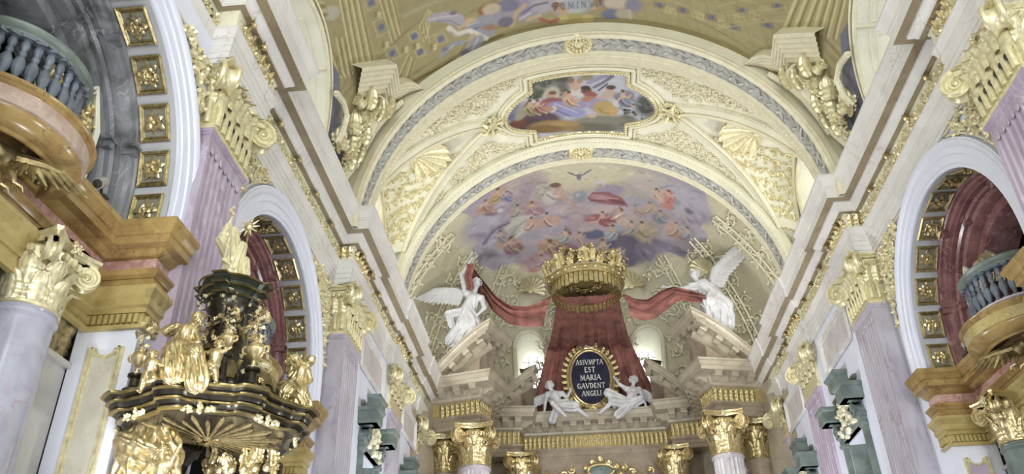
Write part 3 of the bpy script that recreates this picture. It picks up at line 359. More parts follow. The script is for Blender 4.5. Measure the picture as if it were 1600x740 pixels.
NAVE_SHAPES=[('s',[(-6.69,12.83),(-7.05,14.96)],0.033,(208,200,156),0.5,1),('s',[(-6.63,12.88),(-6.99,15.02)],0.021,(132,118,74),0.5,1),('s',[(-6.58,12.93),(-6.92,15.09)],0.021,(172,162,122),0.5,1),('s',[(-6.52,12.97),(-6.86,15.15)],0.033,(208,200,156),0.5,1),('s',[(-6.47,13.02),(-6.8,15.21)],0.021,(132,118,74),0.5,1),('s',[(-6.41,13.06),(-6.73,15.28)],0.021,(172,162,122),0.5,1),('s',[(-6.36,13.11),(-6.67,15.34)],0.033,(208,200,156),0.5,1),('s',[(-6.3,13.15),(-6.61,15.4)],0.021,(132,118,74),0.5,1),('s',[(-6.25,13.19),(-6.54,15.46)],0.021,(172,162,122),0.5,1),('s',[(-6.19,13.24),(-6.45,15.44)],0.033,(208,200,156),0.5,1),('s',[(-6.14,13.28),(-6.36,15.42)],0.021,(132,118,74),0.5,1),('s',[(-6.08,13.32),(-6.26,15.4)],0.021,(172,162,122),0.5,1),('s',[(-5.57,13.72),(-5.57,15.31)],0.021,(208,200,156),0.5,1),('s',[(-5.51,13.76),(-5.52,15.3)],0.021,(132,118,74),0.5,1),('s',[(-5.46,13.8),(-5.47,15.29)],0.02,(172,162,122),0.5,1),('s',[(-5.4,13.84),(-5.42,15.29)],0.02,(208,200,156),0.5,1),('s',[(-5.35,13.88),(-5.37,15.28)],0.02,(132,118,74),0.5,1),('s',[(-5.29,13.92),(-5.32,15.27)],0.02,(172,162,122),0.5,1),('s',[(-5.24,13.96),(-5.27,15.27)],0.02,(208,200,156),0.5,1),('s',[(-5.19,14.0),(-5.22,15.26)],0.02,(132,118,74),0.5,1),('s',[(-5.13,14.04),(-5.17,15.25)],0.02,(172,162,122),0.5,1),('e',-7.07,13.02,0.313,0.161,(188,186,176),0.72,0.5,1),('s',[(-7.2,13.11),(-7.16,12.78)],0.018,(160,156,142),0.7,1),('s',[(-7.18,13.12),(-7.12,12.82)],0.018,(206,204,194),0.7,1),('s',[(-7.17,13.13),(-7.07,12.86)],0.018,(160,156,142),0.7,1),('s',[(-7.15,13.15),(-7.03,12.9)],0.018,(206,204,194),0.7,1),('s',[(-7.14,13.16),(-6.98,12.94)],0.018,(160,156,142),0.7,1),('s',[(-7.12,13.18),(-6.94,12.98)],0.018,(206,204,194),0.7,1),('s',[(-7.1,13.19),(-6.89,13.02)],0.018,(160,156,142),0.7,1),('s',[(-7.09,13.2),(-6.85,13.06)],0.018,(206,204,194),0.7,1),('s',[(-7.07,13.22),(-6.8,13.09)],0.018,(160,156,142),0.7,1),('e',-7.28,12.53,0.129,0.053,(190,180,140),0.72,0.6,1),('e',-7.29,12.64,0.131,0.053,(128,112,72),0.72,0.6,1),('e',-7.31,12.75,0.132,0.054,(190,180,140),0.73,0.6,1),('e',-7.32,12.86,0.133,0.054,(128,112,72),0.73,0.6,1),('e',-7.45,12.87,0.135,0.054,(190,180,140),0.74,0.6,1),('e',-7.47,12.98,0.137,0.054,(128,112,72),0.74,0.6,1),('e',-7.48,13.09,0.138,0.055,(190,180,140),0.75,0.6,1),('e',-7.5,13.21,0.14,0.055,(128,112,72),0.75,0.6,1),('e',-7.64,13.21,0.142,0.055,(190,180,140),0.76,0.6,1),('s',[(-7.7,13.6),(-7.72,14.35),(-7.66,14.6),(-7.22,14.86)],0.028,(208,200,156),0.6,1),('s',[(-7.63,13.71),(-7.64,14.45),(-7.58,14.67),(-7.18,14.88)],0.028,(132,118,74),0.6,1),('s',[(-7.55,13.82),(-7.56,14.55),(-7.5,14.74),(-7.13,14.89)],0.028,(208,200,156),0.6,1),('s',[(-7.47,13.93),(-7.49,14.65),(-7.42,14.81),(-7.09,14.91)],0.028,(132,118,74),0.6,1),('s',[(-7.22,13.7),(-7.41,14.74),(-7.34,14.89),(-7.05,14.92)],0.027,(208,200,156),0.6,1),('s',[(-7.13,13.78),(-7.33,14.84),(-7.26,14.96),(-7.01,14.93)],0.027,(132,118,74),0.6,1),('s',[(-7.05,13.86),(-7.25,14.94),(-7.19,15.03),(-6.97,14.95)],0.027,(208,200,156),0.6,1),('s',[(-6.96,13.94),(-7.18,15.04),(-7.11,15.1),(-6.92,14.96)],0.027,(132,118,74),0.6,1),('p',[(-5.96,14.27),(-5.6,14.4),(-5.55,14.9),(-5.95,14.78)],(150,144,118),1),('s',[(-5.96,14.27),(-5.6,14.4),(-5.55,14.9),(-5.95,14.78),(-5.96,14.27)],0.017,(186,178,140),0.6,1),('e',-5.76,14.6,0.118,0.089,(98,102,146),0.69,0.3,1),('p',[(-6.03,13.45),(-5.71,13.57),(-5.65,13.97),(-6.0,13.84)],(150,144,118),1),('s',[(-6.03,13.45),(-5.71,13.57),(-5.65,13.97),(-6.0,13.84),(-6.03,13.45)],0.016,(186,178,140),0.6,1),('e',-5.84,13.72,0.113,0.083,(98,102,146),0.66,0.3,1),('p',[(-5.87,15.29),(-5.52,15.45),(-5.44,15.91),(-5.83,15.74)],(150,144,118),1),('s',[(-5.87,15.29),(-5.52,15.45),(-5.44,15.91),(-5.83,15.74),(-5.87,15.29)],0.018,(186,178,140),0.6,1),('e',-5.66,15.61,0.125,0.096,(98,102,146),0.71,0.3,1),('p',[(-5.03,15.4),(-4.75,15.5),(-4.68,15.85),(-4.98,15.75)],(150,144,118),1),('s',[(-5.03,15.4),(-4.75,15.5),(-4.68,15.85),(-4.98,15.75),(-5.03,15.4)],0.017,(186,178,140),0.6,1),('e',-4.86,15.63,0.116,0.099,(98,102,146),0.64,0.3,1),('p',[(-4.96,16.03),(-4.7,16.12),(-4.63,16.48),(-4.92,16.39)],(150,144,118),1),('s',[(-4.96,16.03),(-4.7,16.12),(-4.63,16.48),(-4.92,16.39),(-4.96,16.03)],0.017,(186,178,140),0.6,1),('e',-4.8,16.26,0.12,0.104,(98,102,146),0.66,0.3,1),('p',[(-4.27,16.04),(-3.98,16.13),(-3.89,16.5),(-4.2,16.42)],(150,144,118),1),('s',[(-4.27,16.04),(-3.98,16.13),(-3.89,16.5),(-4.2,16.42),(-4.27,16.04)],0.016,(186,178,140),0.6,1),('e',-4.08,16.28,0.112,0.107,(98,102,146),0.59,0.3,1),('s',[(-4.25,15.1),(-4.64,15.45)],0.018,(208,200,156),0.5,1),('s',[(-4.62,15.42),(-4.6,16.06)],0.019,(208,200,156),0.5,1),('s',[(-4.23,15.14),(-4.62,15.58)],0.018,(172,162,122),0.5,1),('s',[(-4.58,15.46),(-4.57,16.09)],0.019,(132,118,74),0.5,1),('s',[(-4.21,15.18),(-4.59,15.72)],0.018,(208,200,156),0.5,1),('s',[(-4.53,15.49),(-4.53,16.11)],0.019,(208,200,156),0.5,1),('s',[(-4.19,15.23),(-4.56,15.86)],0.018,(172,162,122),0.5,1),('s',[(-4.48,15.53),(-4.5,16.14)],0.019,(132,118,74),0.5,1),('s',[(-4.17,15.27),(-4.54,16.0)],0.018,(208,200,156),0.5,1),('s',[(-4.43,15.56),(-4.46,16.17)],0.019,(208,200,156),0.5,1),('s',[(-5.18,16.06),(-5.69,16.48)],0.023,(208,200,156),0.5,1),('s',[(-5.15,16.13),(-5.62,16.56)],0.023,(132,118,74),0.5,1),('s',[(-5.11,16.19),(-5.54,16.64)],0.023,(172,162,122),0.5,1),('s',[(-5.08,16.26),(-5.46,16.72)],0.023,(208,200,156),0.5,1),('s',[(-5.05,16.32),(-5.38,16.8)],0.023,(132,118,74),0.5,1),('s',[(-5.02,16.39),(-5.3,16.88)],0.023,(172,162,122),0.5,1),('e',-5.83,15.09,0.082,0.046,(132,118,74),0.71,0.5,1),('e',-5.73,15.17,0.082,0.046,(208,200,156),0.7,0.5,1),('e',-5.86,15.17,0.083,0.046,(132,118,74),0.71,0.5,1),('e',-5.76,15.26,0.082,0.047,(208,200,156),0.7,0.5,1),('e',-5.79,14.09,0.077,0.043,(132,118,74),0.67,0.5,1),('e',-5.7,14.17,0.076,0.043,(208,200,156),0.67,0.5,1),('e',-5.82,14.17,0.077,0.043,(132,118,74),0.68,0.5,1),('e',-5.72,14.25,0.077,0.043,(208,200,156),0.67,0.5,1),('e',-5.29,15.73,0.081,0.049,(132,118,74),0.68,0.5,1),('e',-5.19,15.81,0.081,0.05,(208,200,156),0.68,0.5,1),('e',-5.31,15.82,0.082,0.049,(132,118,74),0.69,0.5,1),('e',-5.21,15.91,0.081,0.05,(208,200,156),0.68,0.5,1),('e',-4.91,15.91,0.079,0.051,(132,118,74),0.66,0.5,1),('e',-4.81,15.98,0.079,0.051,(208,200,156),0.65,0.5,1),('e',-4.93,16.0,0.08,0.051,(132,118,74),0.66,0.5,1),('e',-4.83,16.08,0.079,0.051,(208,200,156),0.65,0.5,1),('e',-4.41,16.3,0.077,0.053,(132,118,74),0.62,0.5,1),('e',-4.3,16.38,0.077,0.054,(208,200,156),0.61,0.5,1),('e',-4.43,16.41,0.078,0.053,(132,118,74),0.63,0.5,1),('e',-4.33,16.48,0.077,0.054,(208,200,156),0.62,0.5,1),('s',[(-5.34,17.06),(-4.28,17.28),(-3.07,17.21),(-2.24,17.15)],0.072,(112,96,56),0.8,0.8),('s',[(-4.98,14.8),(-4.24,14.95),(-3.37,15.11)],0.07,(168,164,134),0.8,0.7),('s',[(-4.76,16.7),(-3.84,16.64),(-3.0,16.68)],0.051,(158,148,104),0.8,0.6),('p',[(-4.39,15.35),(-4.19,15.3),(-3.87,15.42),(-3.53,15.58),(-3.29,15.88),(-3.26,16.12),(-3.44,16.3),(-3.63,16.03),(-3.86,15.8),(-4.12,15.61),(-4.31,15.51)],(172,167,188),1),('s',[(-4.3,15.42),(-3.86,15.6),(-3.48,15.78)],0.023,(204,200,214),0.6,1),('s',[(-4.08,15.61),(-3.7,15.84),(-3.42,16.2)],0.018,(130,124,150),0.6,1),('e',-3.56,15.64,0.13,0.069,(112,108,128),0.52,0.6,1),('e',-3.08,16.25,0.266,0.156,(196,172,142),0.49,0.4,1),('s',[(-3.47,16.24),(-3.26,16.22),(-3.02,16.23)],0.049,(198,172,144),0.6,1),('e',-2.7,15.99,0.14,0.163,(132,90,60),0.44,0.4,1),('e',-2.55,16.07,0.131,0.146,(206,172,148),0.43,0.4,1),('e',-2.53,16.17,0.082,0.065,(206,172,148),0.43,0.4,1),('e',-2.86,16.53,0.428,0.235,(134,140,170),0.27,0.4,1),('e',-2.51,16.37,0.249,0.187,(150,156,182),0.43,0.4,1),('e',-2.77,16.8,0.387,0.192,(150,150,176),0.47,0.4,1),('s',[(-3.23,16.31),(-2.87,16.35),(-2.56,16.4)],0.031,(176,180,202),0.6,1),('s',[(-3.19,16.53),(-2.86,16.55)],0.026,(92,96,128),0.6,1),('e',-2.59,16.69,0.211,0.115,(150,110,104),0.44,0.7,1),('s',[(-3.78,16.06),(-3.59,16.41),(-3.18,16.51),(-2.86,16.9),(-2.72,17.08)],0.076,(222,218,216),0.6,1),('s',[(-3.76,16.21),(-3.56,16.54),(-3.28,16.59)],0.023,(160,156,160),0.6,1),('s',[(-3.11,16.75),(-3.48,17.07),(-3.81,17.34)],0.088,(188,168,136),0.6,1),('s',[(-3.33,16.91),(-3.68,17.21),(-4.02,17.36)],0.045,(140,120,88),0.6,1),('s',[(-3.81,17.34),(-3.92,17.43)],0.063,(136,106,78),0.6,1),('s',[(-4.01,17.31),(-4.17,17.46)],0.059,(132,102,76),0.6,1),('e',-3.32,17.3,0.286,0.177,(98,102,132),0.54,0.4,1),('e',-3.05,17.06,0.223,0.291,(146,150,176),0.9,0.4,1),('s',[(-3.44,16.84),(-3.68,16.69),(-3.95,16.77),(-4.2,16.91)],0.068,(142,152,178),0.6,1),('s',[(-3.73,16.76),(-4.01,16.83)],0.028,(190,196,214),0.6,1),('e',-4.03,16.72,0.143,0.083,(110,118,146),0.6,0.6,1),('s',[(-2.95,16.91),(-3.2,17.24)],0.026,(196,198,214),0.6,1),('e',-2.29,16.09,0.202,0.184,(92,92,124),0.4,0.4,1),('s',[(-2.39,16.33),(-2.17,16.13)],0.049,(120,120,156),0.6,1),('e',-0.15,16.29,0.654,0.657,(196,200,210),0.13,0.4,1),('e',-0.15,16.24,0.544,0.537,(184,194,210),0.13,0.4,1),('s',[(-0.78,16.4),(-0.57,16.8),(-0.17,17.01),(0.24,16.91),(0.49,16.54)],0.028,(150,160,176),0.6,1),('e',-0.06,17.1,0.486,0.199,(176,160,100),0.12,0.4,1),('e',-0.4,17.08,0.17,0.174,(196,182,124),0.16,0.4,1),('e',0.31,17.16,0.167,0.175,(196,182,124),0.06,0.4,1),('e',-0.09,17.45,0.265,0.178,(168,148,92),0.12,0.4,1),('s',[(-0.2,17.34),(-0.34,17.54)],0.015,(206,192,136),0.6,1),('s',[(-0.16,17.34),(-0.26,17.56)],0.015,(130,112,66),0.6,1),('s',[(-0.12,17.35),(-0.17,17.57)],0.015,(206,192,136),0.6,1),('s',[(-0.09,17.35),(-0.09,17.58)],0.015,(130,112,66),0.6,1),('s',[(-0.05,17.35),(-0.01,17.59)],0.015,(206,192,136),0.6,1),('s',[(-0.01,17.36),(0.08,17.6)],0.015,(130,112,66),0.6,1),('s',[(0.03,17.36),(0.16,17.61)],0.015,(206,192,136),0.6,1),('e',-1.33,16.42,0.497,0.471,(150,142,176),0.28,0.4,1),('e',-0.96,16.38,0.375,0.329,(172,168,190),0.24,0.4,1),('s',[(-1.91,16.91),(-1.75,16.48),(-1.47,16.29)],0.07,(190,166,142),0.6,1),('s',[(-1.4,16.84),(-1.09,16.78)],0.078,(196,172,150),0.6,1),('s',[(-1.59,16.58),(-1.2,16.37),(-0.83,16.36)],0.039,(100,96,130),0.6,1),('s',[(-1.66,16.76),(-1.31,16.62)],0.03,(206,202,216),0.6,1),('e',-0.53,16.57,0.167,0.167,(192,150,124),0.18,0.4,1),('e',-0.6,16.51,0.111,0.119,(130,86,60),0.19,0.4,1),('s',[(-1.05,16.94),(-0.77,17.13),(-0.55,17.05)],0.058,(164,90,76),0.6,1),('e',-0.39,16.76,0.149,0.121,(200,164,138),0.16,0.4,1),('e',0.8,16.59,0.289,0.215,(160,128,92),-0.01,0.4,1),('e',0.71,16.52,0.108,0.119,(150,104,76),0.01,0.4,1),('e',1.11,16.53,0.361,0.237,(196,182,170),-0.05,0.4,1),('e',0.99,16.97,0.293,0.196,(98,106,140),-0.03,0.4,1),('e',1.36,16.95,0.257,0.195,(172,166,150),-0.09,0.4,1),('s',[(0.44,16.77),(0.71,16.68)],0.037,(196,166,140),0.6,1),('e',1.62,16.58,0.254,0.237,(120,124,154),-0.12,0.4,1),('s',[(1.5,16.79),(1.55,17.13)],0.037,(190,180,160),0.6,1),('e',-2.24,16.34,0.401,0.324,(150,146,172),0.4,0.4,1),('e',-1.93,16.13,0.312,0.229,(110,112,150),0.36,0.4,1),('e',-2.44,16.06,0.281,0.181,(196,180,160),0.41,0.4,1),('e',-2.08,16.7,0.242,0.19,(100,100,128),0.38,0.4,1),('e',-2.63,16.36,0.289,0.138,(150,150,176),0.44,0.4,1),('p',[(2.82,16.36),(3.18,16.35),(3.21,16.57),(2.84,16.59)],(128,122,96),1),('e',3.01,16.47,0.084,0.092,(84,88,128),-0.31,0.4,1),('p',[(3.63,16.34),(4.0,16.28),(4.03,16.5),(3.66,16.56)],(128,122,96),1),('e',3.83,16.42,0.088,0.09,(84,88,128),-0.41,0.4,1),('p',[(4.32,16.38),(4.69,16.28),(4.73,16.49),(4.35,16.59)],(128,122,96),1),('e',4.52,16.44,0.092,0.088,(84,88,128),-0.49,0.4,1),('p',[(4.44,15.72),(4.81,15.63),(4.84,15.83),(4.48,15.93)],(128,122,96),1),('e',4.64,15.78,0.089,0.083,(84,88,128),-0.48,0.4,1),('p',[(5.23,15.8),(5.6,15.66),(5.65,15.85),(5.27,16.0)],(128,122,96),1),('e',5.44,15.83,0.095,0.081,(84,88,128),-0.57,0.4,1),('p',[(2.15,16.34),(2.51,16.36),(2.53,16.58),(2.16,16.56)],(128,122,96),1),('e',2.33,16.46,0.082,0.093,(84,88,128),-0.22,0.4,1),('p',[(5.39,15.07),(5.75,14.94),(5.8,15.12),(5.43,15.26)],(128,122,96),1),('e',5.59,15.1,0.092,0.076,(84,88,128),-0.56,0.4,1),('s',[(2.52,16.49),(2.81,16.5),(2.83,16.69),(2.53,16.68),(2.52,16.49)],0.018,(190,178,128),0.6,1),('e',2.67,16.59,0.075,0.07,(176,164,116),-0.27,0.4,1),('s',[(3.3,16.44),(3.6,16.41),(3.62,16.6),(3.33,16.63),(3.3,16.44)],0.019,(190,178,128),0.6,1),('e',3.46,16.52,0.077,0.068,(176,164,116),-0.37,0.4,1),('s',[(4.05,16.41),(4.35,16.35),(4.38,16.53),(4.08,16.6),(4.05,16.41)],0.02,(190,178,128),0.6,1),('e',4.22,16.48,0.08,0.067,(176,164,116),-0.46,0.4,1),('s',[(4.46,16.05),(4.75,15.98),(4.79,16.15),(4.49,16.23),(4.46,16.05)],0.02,(190,178,128),0.6,1),('e',4.62,16.11,0.081,0.064,(176,164,116),-0.49,0.4,1),('s',[(4.87,15.74),(5.16,15.66),(5.2,15.82),(4.9,15.92),(4.87,15.74)],0.02,(190,178,128),0.6,1),('e',5.03,15.79,0.081,0.062,(176,164,116),-0.53,0.4,1),('s',[(2.01,17.16),(3.49,16.97),(4.89,17.09)],0.014,(168,156,108),0.7,0.8),('s',[(2.01,17.18),(3.5,17.0),(4.9,17.12)],0.014,(132,120,76),0.7,0.8),('s',[(2.01,17.21),(3.5,17.04),(4.9,17.15)],0.014,(168,156,108),0.7,0.8),('s',[(2.01,17.24),(3.51,17.08),(4.91,17.17)],0.014,(132,120,76),0.7,0.8),('s',[(2.02,17.27),(3.51,17.12),(4.91,17.2)],0.014,(168,156,108),0.7,0.8),('s',[(2.02,17.3),(3.52,17.15),(4.92,17.23)],0.014,(132,120,76),0.7,0.8),('s',[(2.02,17.33),(3.52,17.19),(4.92,17.25)],0.014,(168,156,108),0.7,0.8),('s',[(2.02,17.36),(3.52,17.23),(4.93,17.28)],0.014,(132,120,76),0.7,0.8),('s',[(2.02,17.39),(3.53,17.27),(4.93,17.31)],0.014,(168,156,108),0.7,0.8),('s',[(2.02,17.42),(3.53,17.31),(4.94,17.34)],0.014,(132,120,76),0.7,0.8),('s',[(6.05,14.47),(5.91,15.81)],0.046,(208,200,156),0.5,1),('s',[(6.14,14.42),(6.0,15.74)],0.03,(132,118,74),0.5,1),('s',[(6.22,14.36),(6.1,15.67)],0.031,(172,162,122),0.5,1),('s',[(6.31,14.3),(6.19,15.6)],0.046,(208,200,156),0.5,1),('s',[(6.39,14.24),(6.29,15.53)],0.031,(132,118,74),0.5,1),('s',[(6.47,14.19),(6.39,15.46)],0.031,(172,162,122),0.5,1),('s',[(6.56,14.13),(6.48,15.37)],0.046,(208,200,156),0.5,1),('s',[(6.64,14.07),(6.57,15.28)],0.031,(132,118,74),0.5,1),('s',[(6.73,14.01),(6.66,15.19)],0.031,(172,162,122),0.5,1),('s',[(6.81,13.95),(6.75,15.09)],0.047,(208,200,156),0.5,1),('s',[(6.89,13.89),(6.84,15.0)],0.031,(132,118,74),0.5,1),('s',[(6.98,13.82),(6.93,14.91)],0.031,(172,162,122),0.5,1),('s',[(7.33,13.56),(7.44,14.78)],0.032,(208,200,156),0.5,1),('s',[(7.26,13.61),(7.37,14.82)],0.032,(132,118,74),0.5,1),('s',[(7.2,13.66),(7.29,14.87)],0.032,(172,162,122),0.5,1),('s',[(7.13,13.71),(7.21,14.91)],0.031,(208,200,156),0.5,1),('s',[(7.06,13.76),(7.14,14.95)],0.031,(132,118,74),0.5,1),('s',[(7.0,13.81),(7.06,14.99)],0.031,(172,162,122),0.5,1),('s',[(6.93,13.86),(6.98,15.03)],0.031,(208,200,156),0.5,1),('s',[(6.86,13.91),(6.91,15.08)],0.031,(132,118,74),0.5,1),('s',[(6.79,13.96),(6.83,15.11)],0.031,(172,162,122),0.5,1),('s',[(6.73,14.01),(6.75,15.15)],0.031,(208,200,156),0.5,1),('s',[(3.94,15.98),(5.77,14.61)],0.019,(176,166,122),0.6,0.7),('s',[(3.96,16.17),(5.82,14.79)],0.019,(150,138,92),0.6,0.7),('s',[(3.99,16.37),(5.86,14.97)],0.02,(176,166,122),0.6,0.7),('s',[(4.02,16.57),(5.91,15.15)],0.02,(150,138,92),0.6,0.7),('s',[(4.05,16.77),(5.95,15.33)],0.02,(176,166,122),0.6,0.7),('s',[(1.79,16.37),(2.22,17.51)],0.014,(140,128,84),0.7,0.6),('s',[(2.23,16.3),(2.71,17.49)],0.015,(140,128,84),0.7,0.6),('s',[(2.68,16.19),(3.2,17.43)],0.015,(140,128,84),0.7,0.6),('s',[(3.12,16.06),(3.69,17.33)],0.015,(140,128,84),0.7,0.6),('s',[(3.56,15.91),(4.18,17.19)],0.015,(140,128,84),0.7,0.6),('s',[(4.0,15.73),(4.68,17.02)],0.015,(140,128,84),0.7,0.6),('s',[(4.43,15.53),(5.17,16.82)],0.015,(140,128,84),0.7,0.6),('s',[(4.86,15.31),(5.67,16.58)],0.016,(140,128,84),0.7,0.6)]

# ================================================================== dimensions
ZC = 11.25            # centre height of all vault curves
R_NAVE, R_ARCH, R_CHOIR, R_APSE = 6.58, 6.05, 6.30, 8.7
Y_A, Y_B, Y_APSE = 17.3, 22.25, 27.0
FLOOR = -1.6
WALLX = {(1, 0): 6.75, (-1, 0): 6.62, (1, 1): 6.75, (-1, 1): 6.75}
BAY_Y = {0: 7.2, 1: 14.6}
ARCH_R, ARCH_Z = 2.47, 7.0
PIER = 0.88           # depth of the arcade piers
CHOIR_X = 6.42        # chancel wall plane

def parch(r, th, y):  # point on a transverse arch: th measured from the apex, to the right
    return (r*sin(th), y, ZC+r*cos(th))
def arch_sweep(prof, n=72, t0=-pi/2, t1=pi/2):
    m = M(); th = np.linspace(t0, t1, n)
    m.grid(np.array([[parch(r, t, y) for r, y in prof] for t in th])); return m

# ------------------------------------------------------------------ floor and the unseen nave behind the camera
m = M(); m.box((-11, -16, FLOOR-.3), (11, 38, FLOOR)); struct(m.build('floor', 'floor_stone', smooth=False), 'pale stone church floor')

def wall_bay(mb, s, y0, y1, z0, z1, x, yc, r, zs, depth, zbot):
    """a wall strip in the plane |X| = x with a round-headed opening, its thickness going outward"""
    xb = x+depth
    for X, fl in ((x, 0), (xb, 1)):
        def q(a, b, c, d): mb.add([(s*X, *a), (s*X, *b), (s*X, *c), (s*X, *d)], [(0, 1, 2, 3)])
        q((y0, z0), (yc-r, z0), (yc-r, z1), (y0, z1)); q((yc+r, z0), (y1, z0), (y1, z1), (yc+r, z1))
        th = np.linspace(pi, 0, 33)
        for a, b in zip(th[:-1], th[1:]):
            pa, pb = (yc+r*cos(a), zs+r*sin(a)), (yc+r*cos(b), zs+r*sin(b))
            q(pa, pb, (pb[0], z1), (pa[0], z1))
    th = np.linspace(pi, 0, 33); pr = [(yc-r, zbot)]+[(yc+r*cos(a), zs+r*sin(a)) for a in th]+[(yc+r, zbot)]
    mb.grid(np.array([[(s*x, *p), (s*xb, *p)] for p in pr]))
    # end faces
    for y in (y0, y1): mb.add([(s*x, y, z0), (s*xb, y, z0), (s*xb, y, z1), (s*x, y, z1)], [(0, 1, 2, 3)])

WALLS = {}
for s, nm in ((1, 'wall_right'), (-1, 'wall_left')):
    mb = M()
    wall_bay(mb, s, 3.4, 10.75, FLOOR, 11.2, WALLX[s, 0], BAY_Y[0], ARCH_R, ARCH_Z, PIER, FLOOR)
    wall_bay(mb, s, 10.75, 18.3, FLOOR, 11.2, WALLX[s, 1], BAY_Y[1], ARCH_R, ARCH_Z, PIER, FLOOR)
    # nave wall behind the camera, chancel wall, wall above the cornice
    mb.add([(s*6.75, -16, FLOOR), (s*6.75, 3.4, FLOOR), (s*6.75, 3.4, 11.2), (s*6.75, -16, 11.2)], [(0, 1, 2, 3)])
    WALLS[s] = struct(mb.build(nm, 'wall_white', smooth=False, sharp=20), 'white church wall with tall arched chapel openings, %s side' % ('right' if s > 0 else 'left'))
    # chapel behind: back wall, ends, ceiling (one shell)
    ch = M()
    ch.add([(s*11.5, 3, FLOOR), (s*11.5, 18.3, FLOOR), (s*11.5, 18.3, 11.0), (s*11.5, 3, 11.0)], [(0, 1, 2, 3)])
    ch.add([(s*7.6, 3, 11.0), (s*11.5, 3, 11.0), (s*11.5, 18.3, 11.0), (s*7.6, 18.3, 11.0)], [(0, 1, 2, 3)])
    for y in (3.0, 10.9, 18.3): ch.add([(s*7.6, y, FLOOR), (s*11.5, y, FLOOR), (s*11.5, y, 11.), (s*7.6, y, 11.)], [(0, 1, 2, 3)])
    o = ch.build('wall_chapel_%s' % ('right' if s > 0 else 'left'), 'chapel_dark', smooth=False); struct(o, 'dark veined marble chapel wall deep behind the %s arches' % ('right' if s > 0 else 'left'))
    # chancel wall with two tall window recesses per side
    cw = M(); Xc = CHOIR_X; ys = [(18.3, None), (20.55, 22.35), (25.55, 27.15)]
    def qq(y0, y1, z0, z1): cw.add([(s*Xc, y0, z0), (s*Xc, y1, z0), (s*Xc, y1, z1), (s*Xc, y0, z1)], [(0, 1, 2, 3)])
    edges = [18.0, 20.6, 22.2, 25.75, 27.15, 34.5]
    for i in range(5):
        y0, y1 = edges[i], edges[i+1]
        if i % 2 == 0: qq(y0, y1, FLOOR, 10.1)
        else:
            qq(y0, y1, 6.5, 10.1); qq(y0, y1, FLOOR, 3.0)
            for y in (y0, y1): cw.add([(s*Xc, y, 3), (s*(Xc+.8), y, 3), (s*(Xc+.8), y, 6.5), (s*Xc, y, 6.5)], [(0, 1, 2, 3)])
            for z in (3.0, 6.5): cw.add([(s*Xc, y0, z), (s*(Xc+.8), y0, z), (s*(Xc+.8), y1, z), (s*Xc, y1, z)], [(0, 1, 2, 3)])
    # corner between nave wall and chancel wall
    cw.add([(s*6.75, 18.0, FLOOR), (s*Xc, 18.0, FLOOR), (s*Xc, 18.0, 10.1), (s*6.75, 18.0, 10.1)], [(0, 1, 2, 3)])
    o = cw.build('wall_chancel_%s' % ('right' if s > 0 else 'left'), 'wall_white', smooth=False); struct(o, 'white chancel wall between fluted pilasters, %s side' % ('right' if s > 0 else 'left'))

# facade wall behind the camera with its great window (the nave's main daylight)
mb = M()
for (x0, x1, z0, z1) in ((-6.75, -3.2, FLOOR, 18), (3.2, 6.75, FLOOR, 18), (-3.2, 3.2, FLOOR, 3.0), (-3.2, 3.2, 14.5, 18)):
    mb.add([(x0, -16, z0), (x1, -16, z0), (x1, -16, z1), (x0, -16, z1)], [(0, 1, 2, 3)])
struct(mb.build('wall_facade', 'stucco_grey', smooth=False), 'white entrance wall with a tall window behind the viewer')
w = struct(thing('window_1', 'tall daylit window in the entrance wall', 'window')); del w['category']
mb = M(); mb.add([(-3.2, -16.1, 3), (3.2, -16.1, 3), (3.2, -16.1, 14.5), (-3.2, -16.1, 14.5)], [(0, 1, 2, 3)]); mb.build('pane', 'facade_daylight', w, smooth=False)
mb = M()
for x in np.linspace(-3.2, 3.2, 7): mb.box((x-.05, -16.08, 3), (x+.05, -15.98, 14.5))
for z in np.linspace(3, 14.5, 9): mb.box((-3.2, -16.08, z-.05), (3.2, -15.98, z+.05))
mb.build('glazing_bars', 'window_bar', w, smooth=False)

# ------------------------------------------------------------------ vault caps over the windows
def cap_off(th, th0, th1, w, p=.9):
    return w*np.clip((abs(th)-th0)/(th1-th0), 0, 1)**p
def vault_cap(s, R, yc, th0, th1, w, xw, zs, wl, zcrown, p=.9, n=17, m=12):
    """ruled penetration between the two groins on a barrel of radius R and the lunette arch on the wall"""
    G, Lc = [], []
    for i in range(2*n-1):
        k = (i-(n-1))/(n-1); t = abs(k); sg = -1 if k < 0 else 1
        th = th0+(th1-th0)*t; off = w*t**p
        G.append((s*R*sin(th), yc+sg*off, ZC+R*cos(th)))
        a = pi/2*(1-t)
        Lc.append((s*xw, yc+sg*wl*cos(a), zs+(zcrown-zs)*sin(a)))
    G, Lc = np.array(G), np.array(Lc); tt = np.linspace(0, 1, m)[None, :, None]
    P = G[:, None]*(1-tt)+Lc[:, None]*tt
    bul = np.sin(pi*tt[..., 0])*.12; P[..., 2] += bul
    return P, G, Lc
CAPS = {'nave': dict(R=R_NAVE, yc=14.6, th0=radians(50), th1=radians(76), w=1.95, xw=6.78, zs=13.2, wl=1.95, zcrown=16.1),
        'choir': dict(R=R_CHOIR, yc=20.45, th0=radians(29), th1=radians(70), w=1.75, xw=6.55, zs=13.0, wl=1.70, zcrown=15.4),
        'apse': dict(R=R_APSE, yc=26.6, th0=radians(40), th1=radians(68), w=2.0, xw=8.75, zs=13.2, wl=1.9, zcrown=16.9)}
def warp(n, c):
    s_ = np.linspace(-1, 1, n); return pi/2*(c*s_+(1-c)*s_**3)
LUN = dict(yc=12.7, hw=2.6, z0=12.0, H=1.95)
BAYS = (12.7, 5.2, -2.3, -9.8)
def lun_z(y, yc): return LUN['z0']+LUN['H']*np.sqrt(np.clip(1-((y-yc)/LUN['hw'])**2, 0, 1))
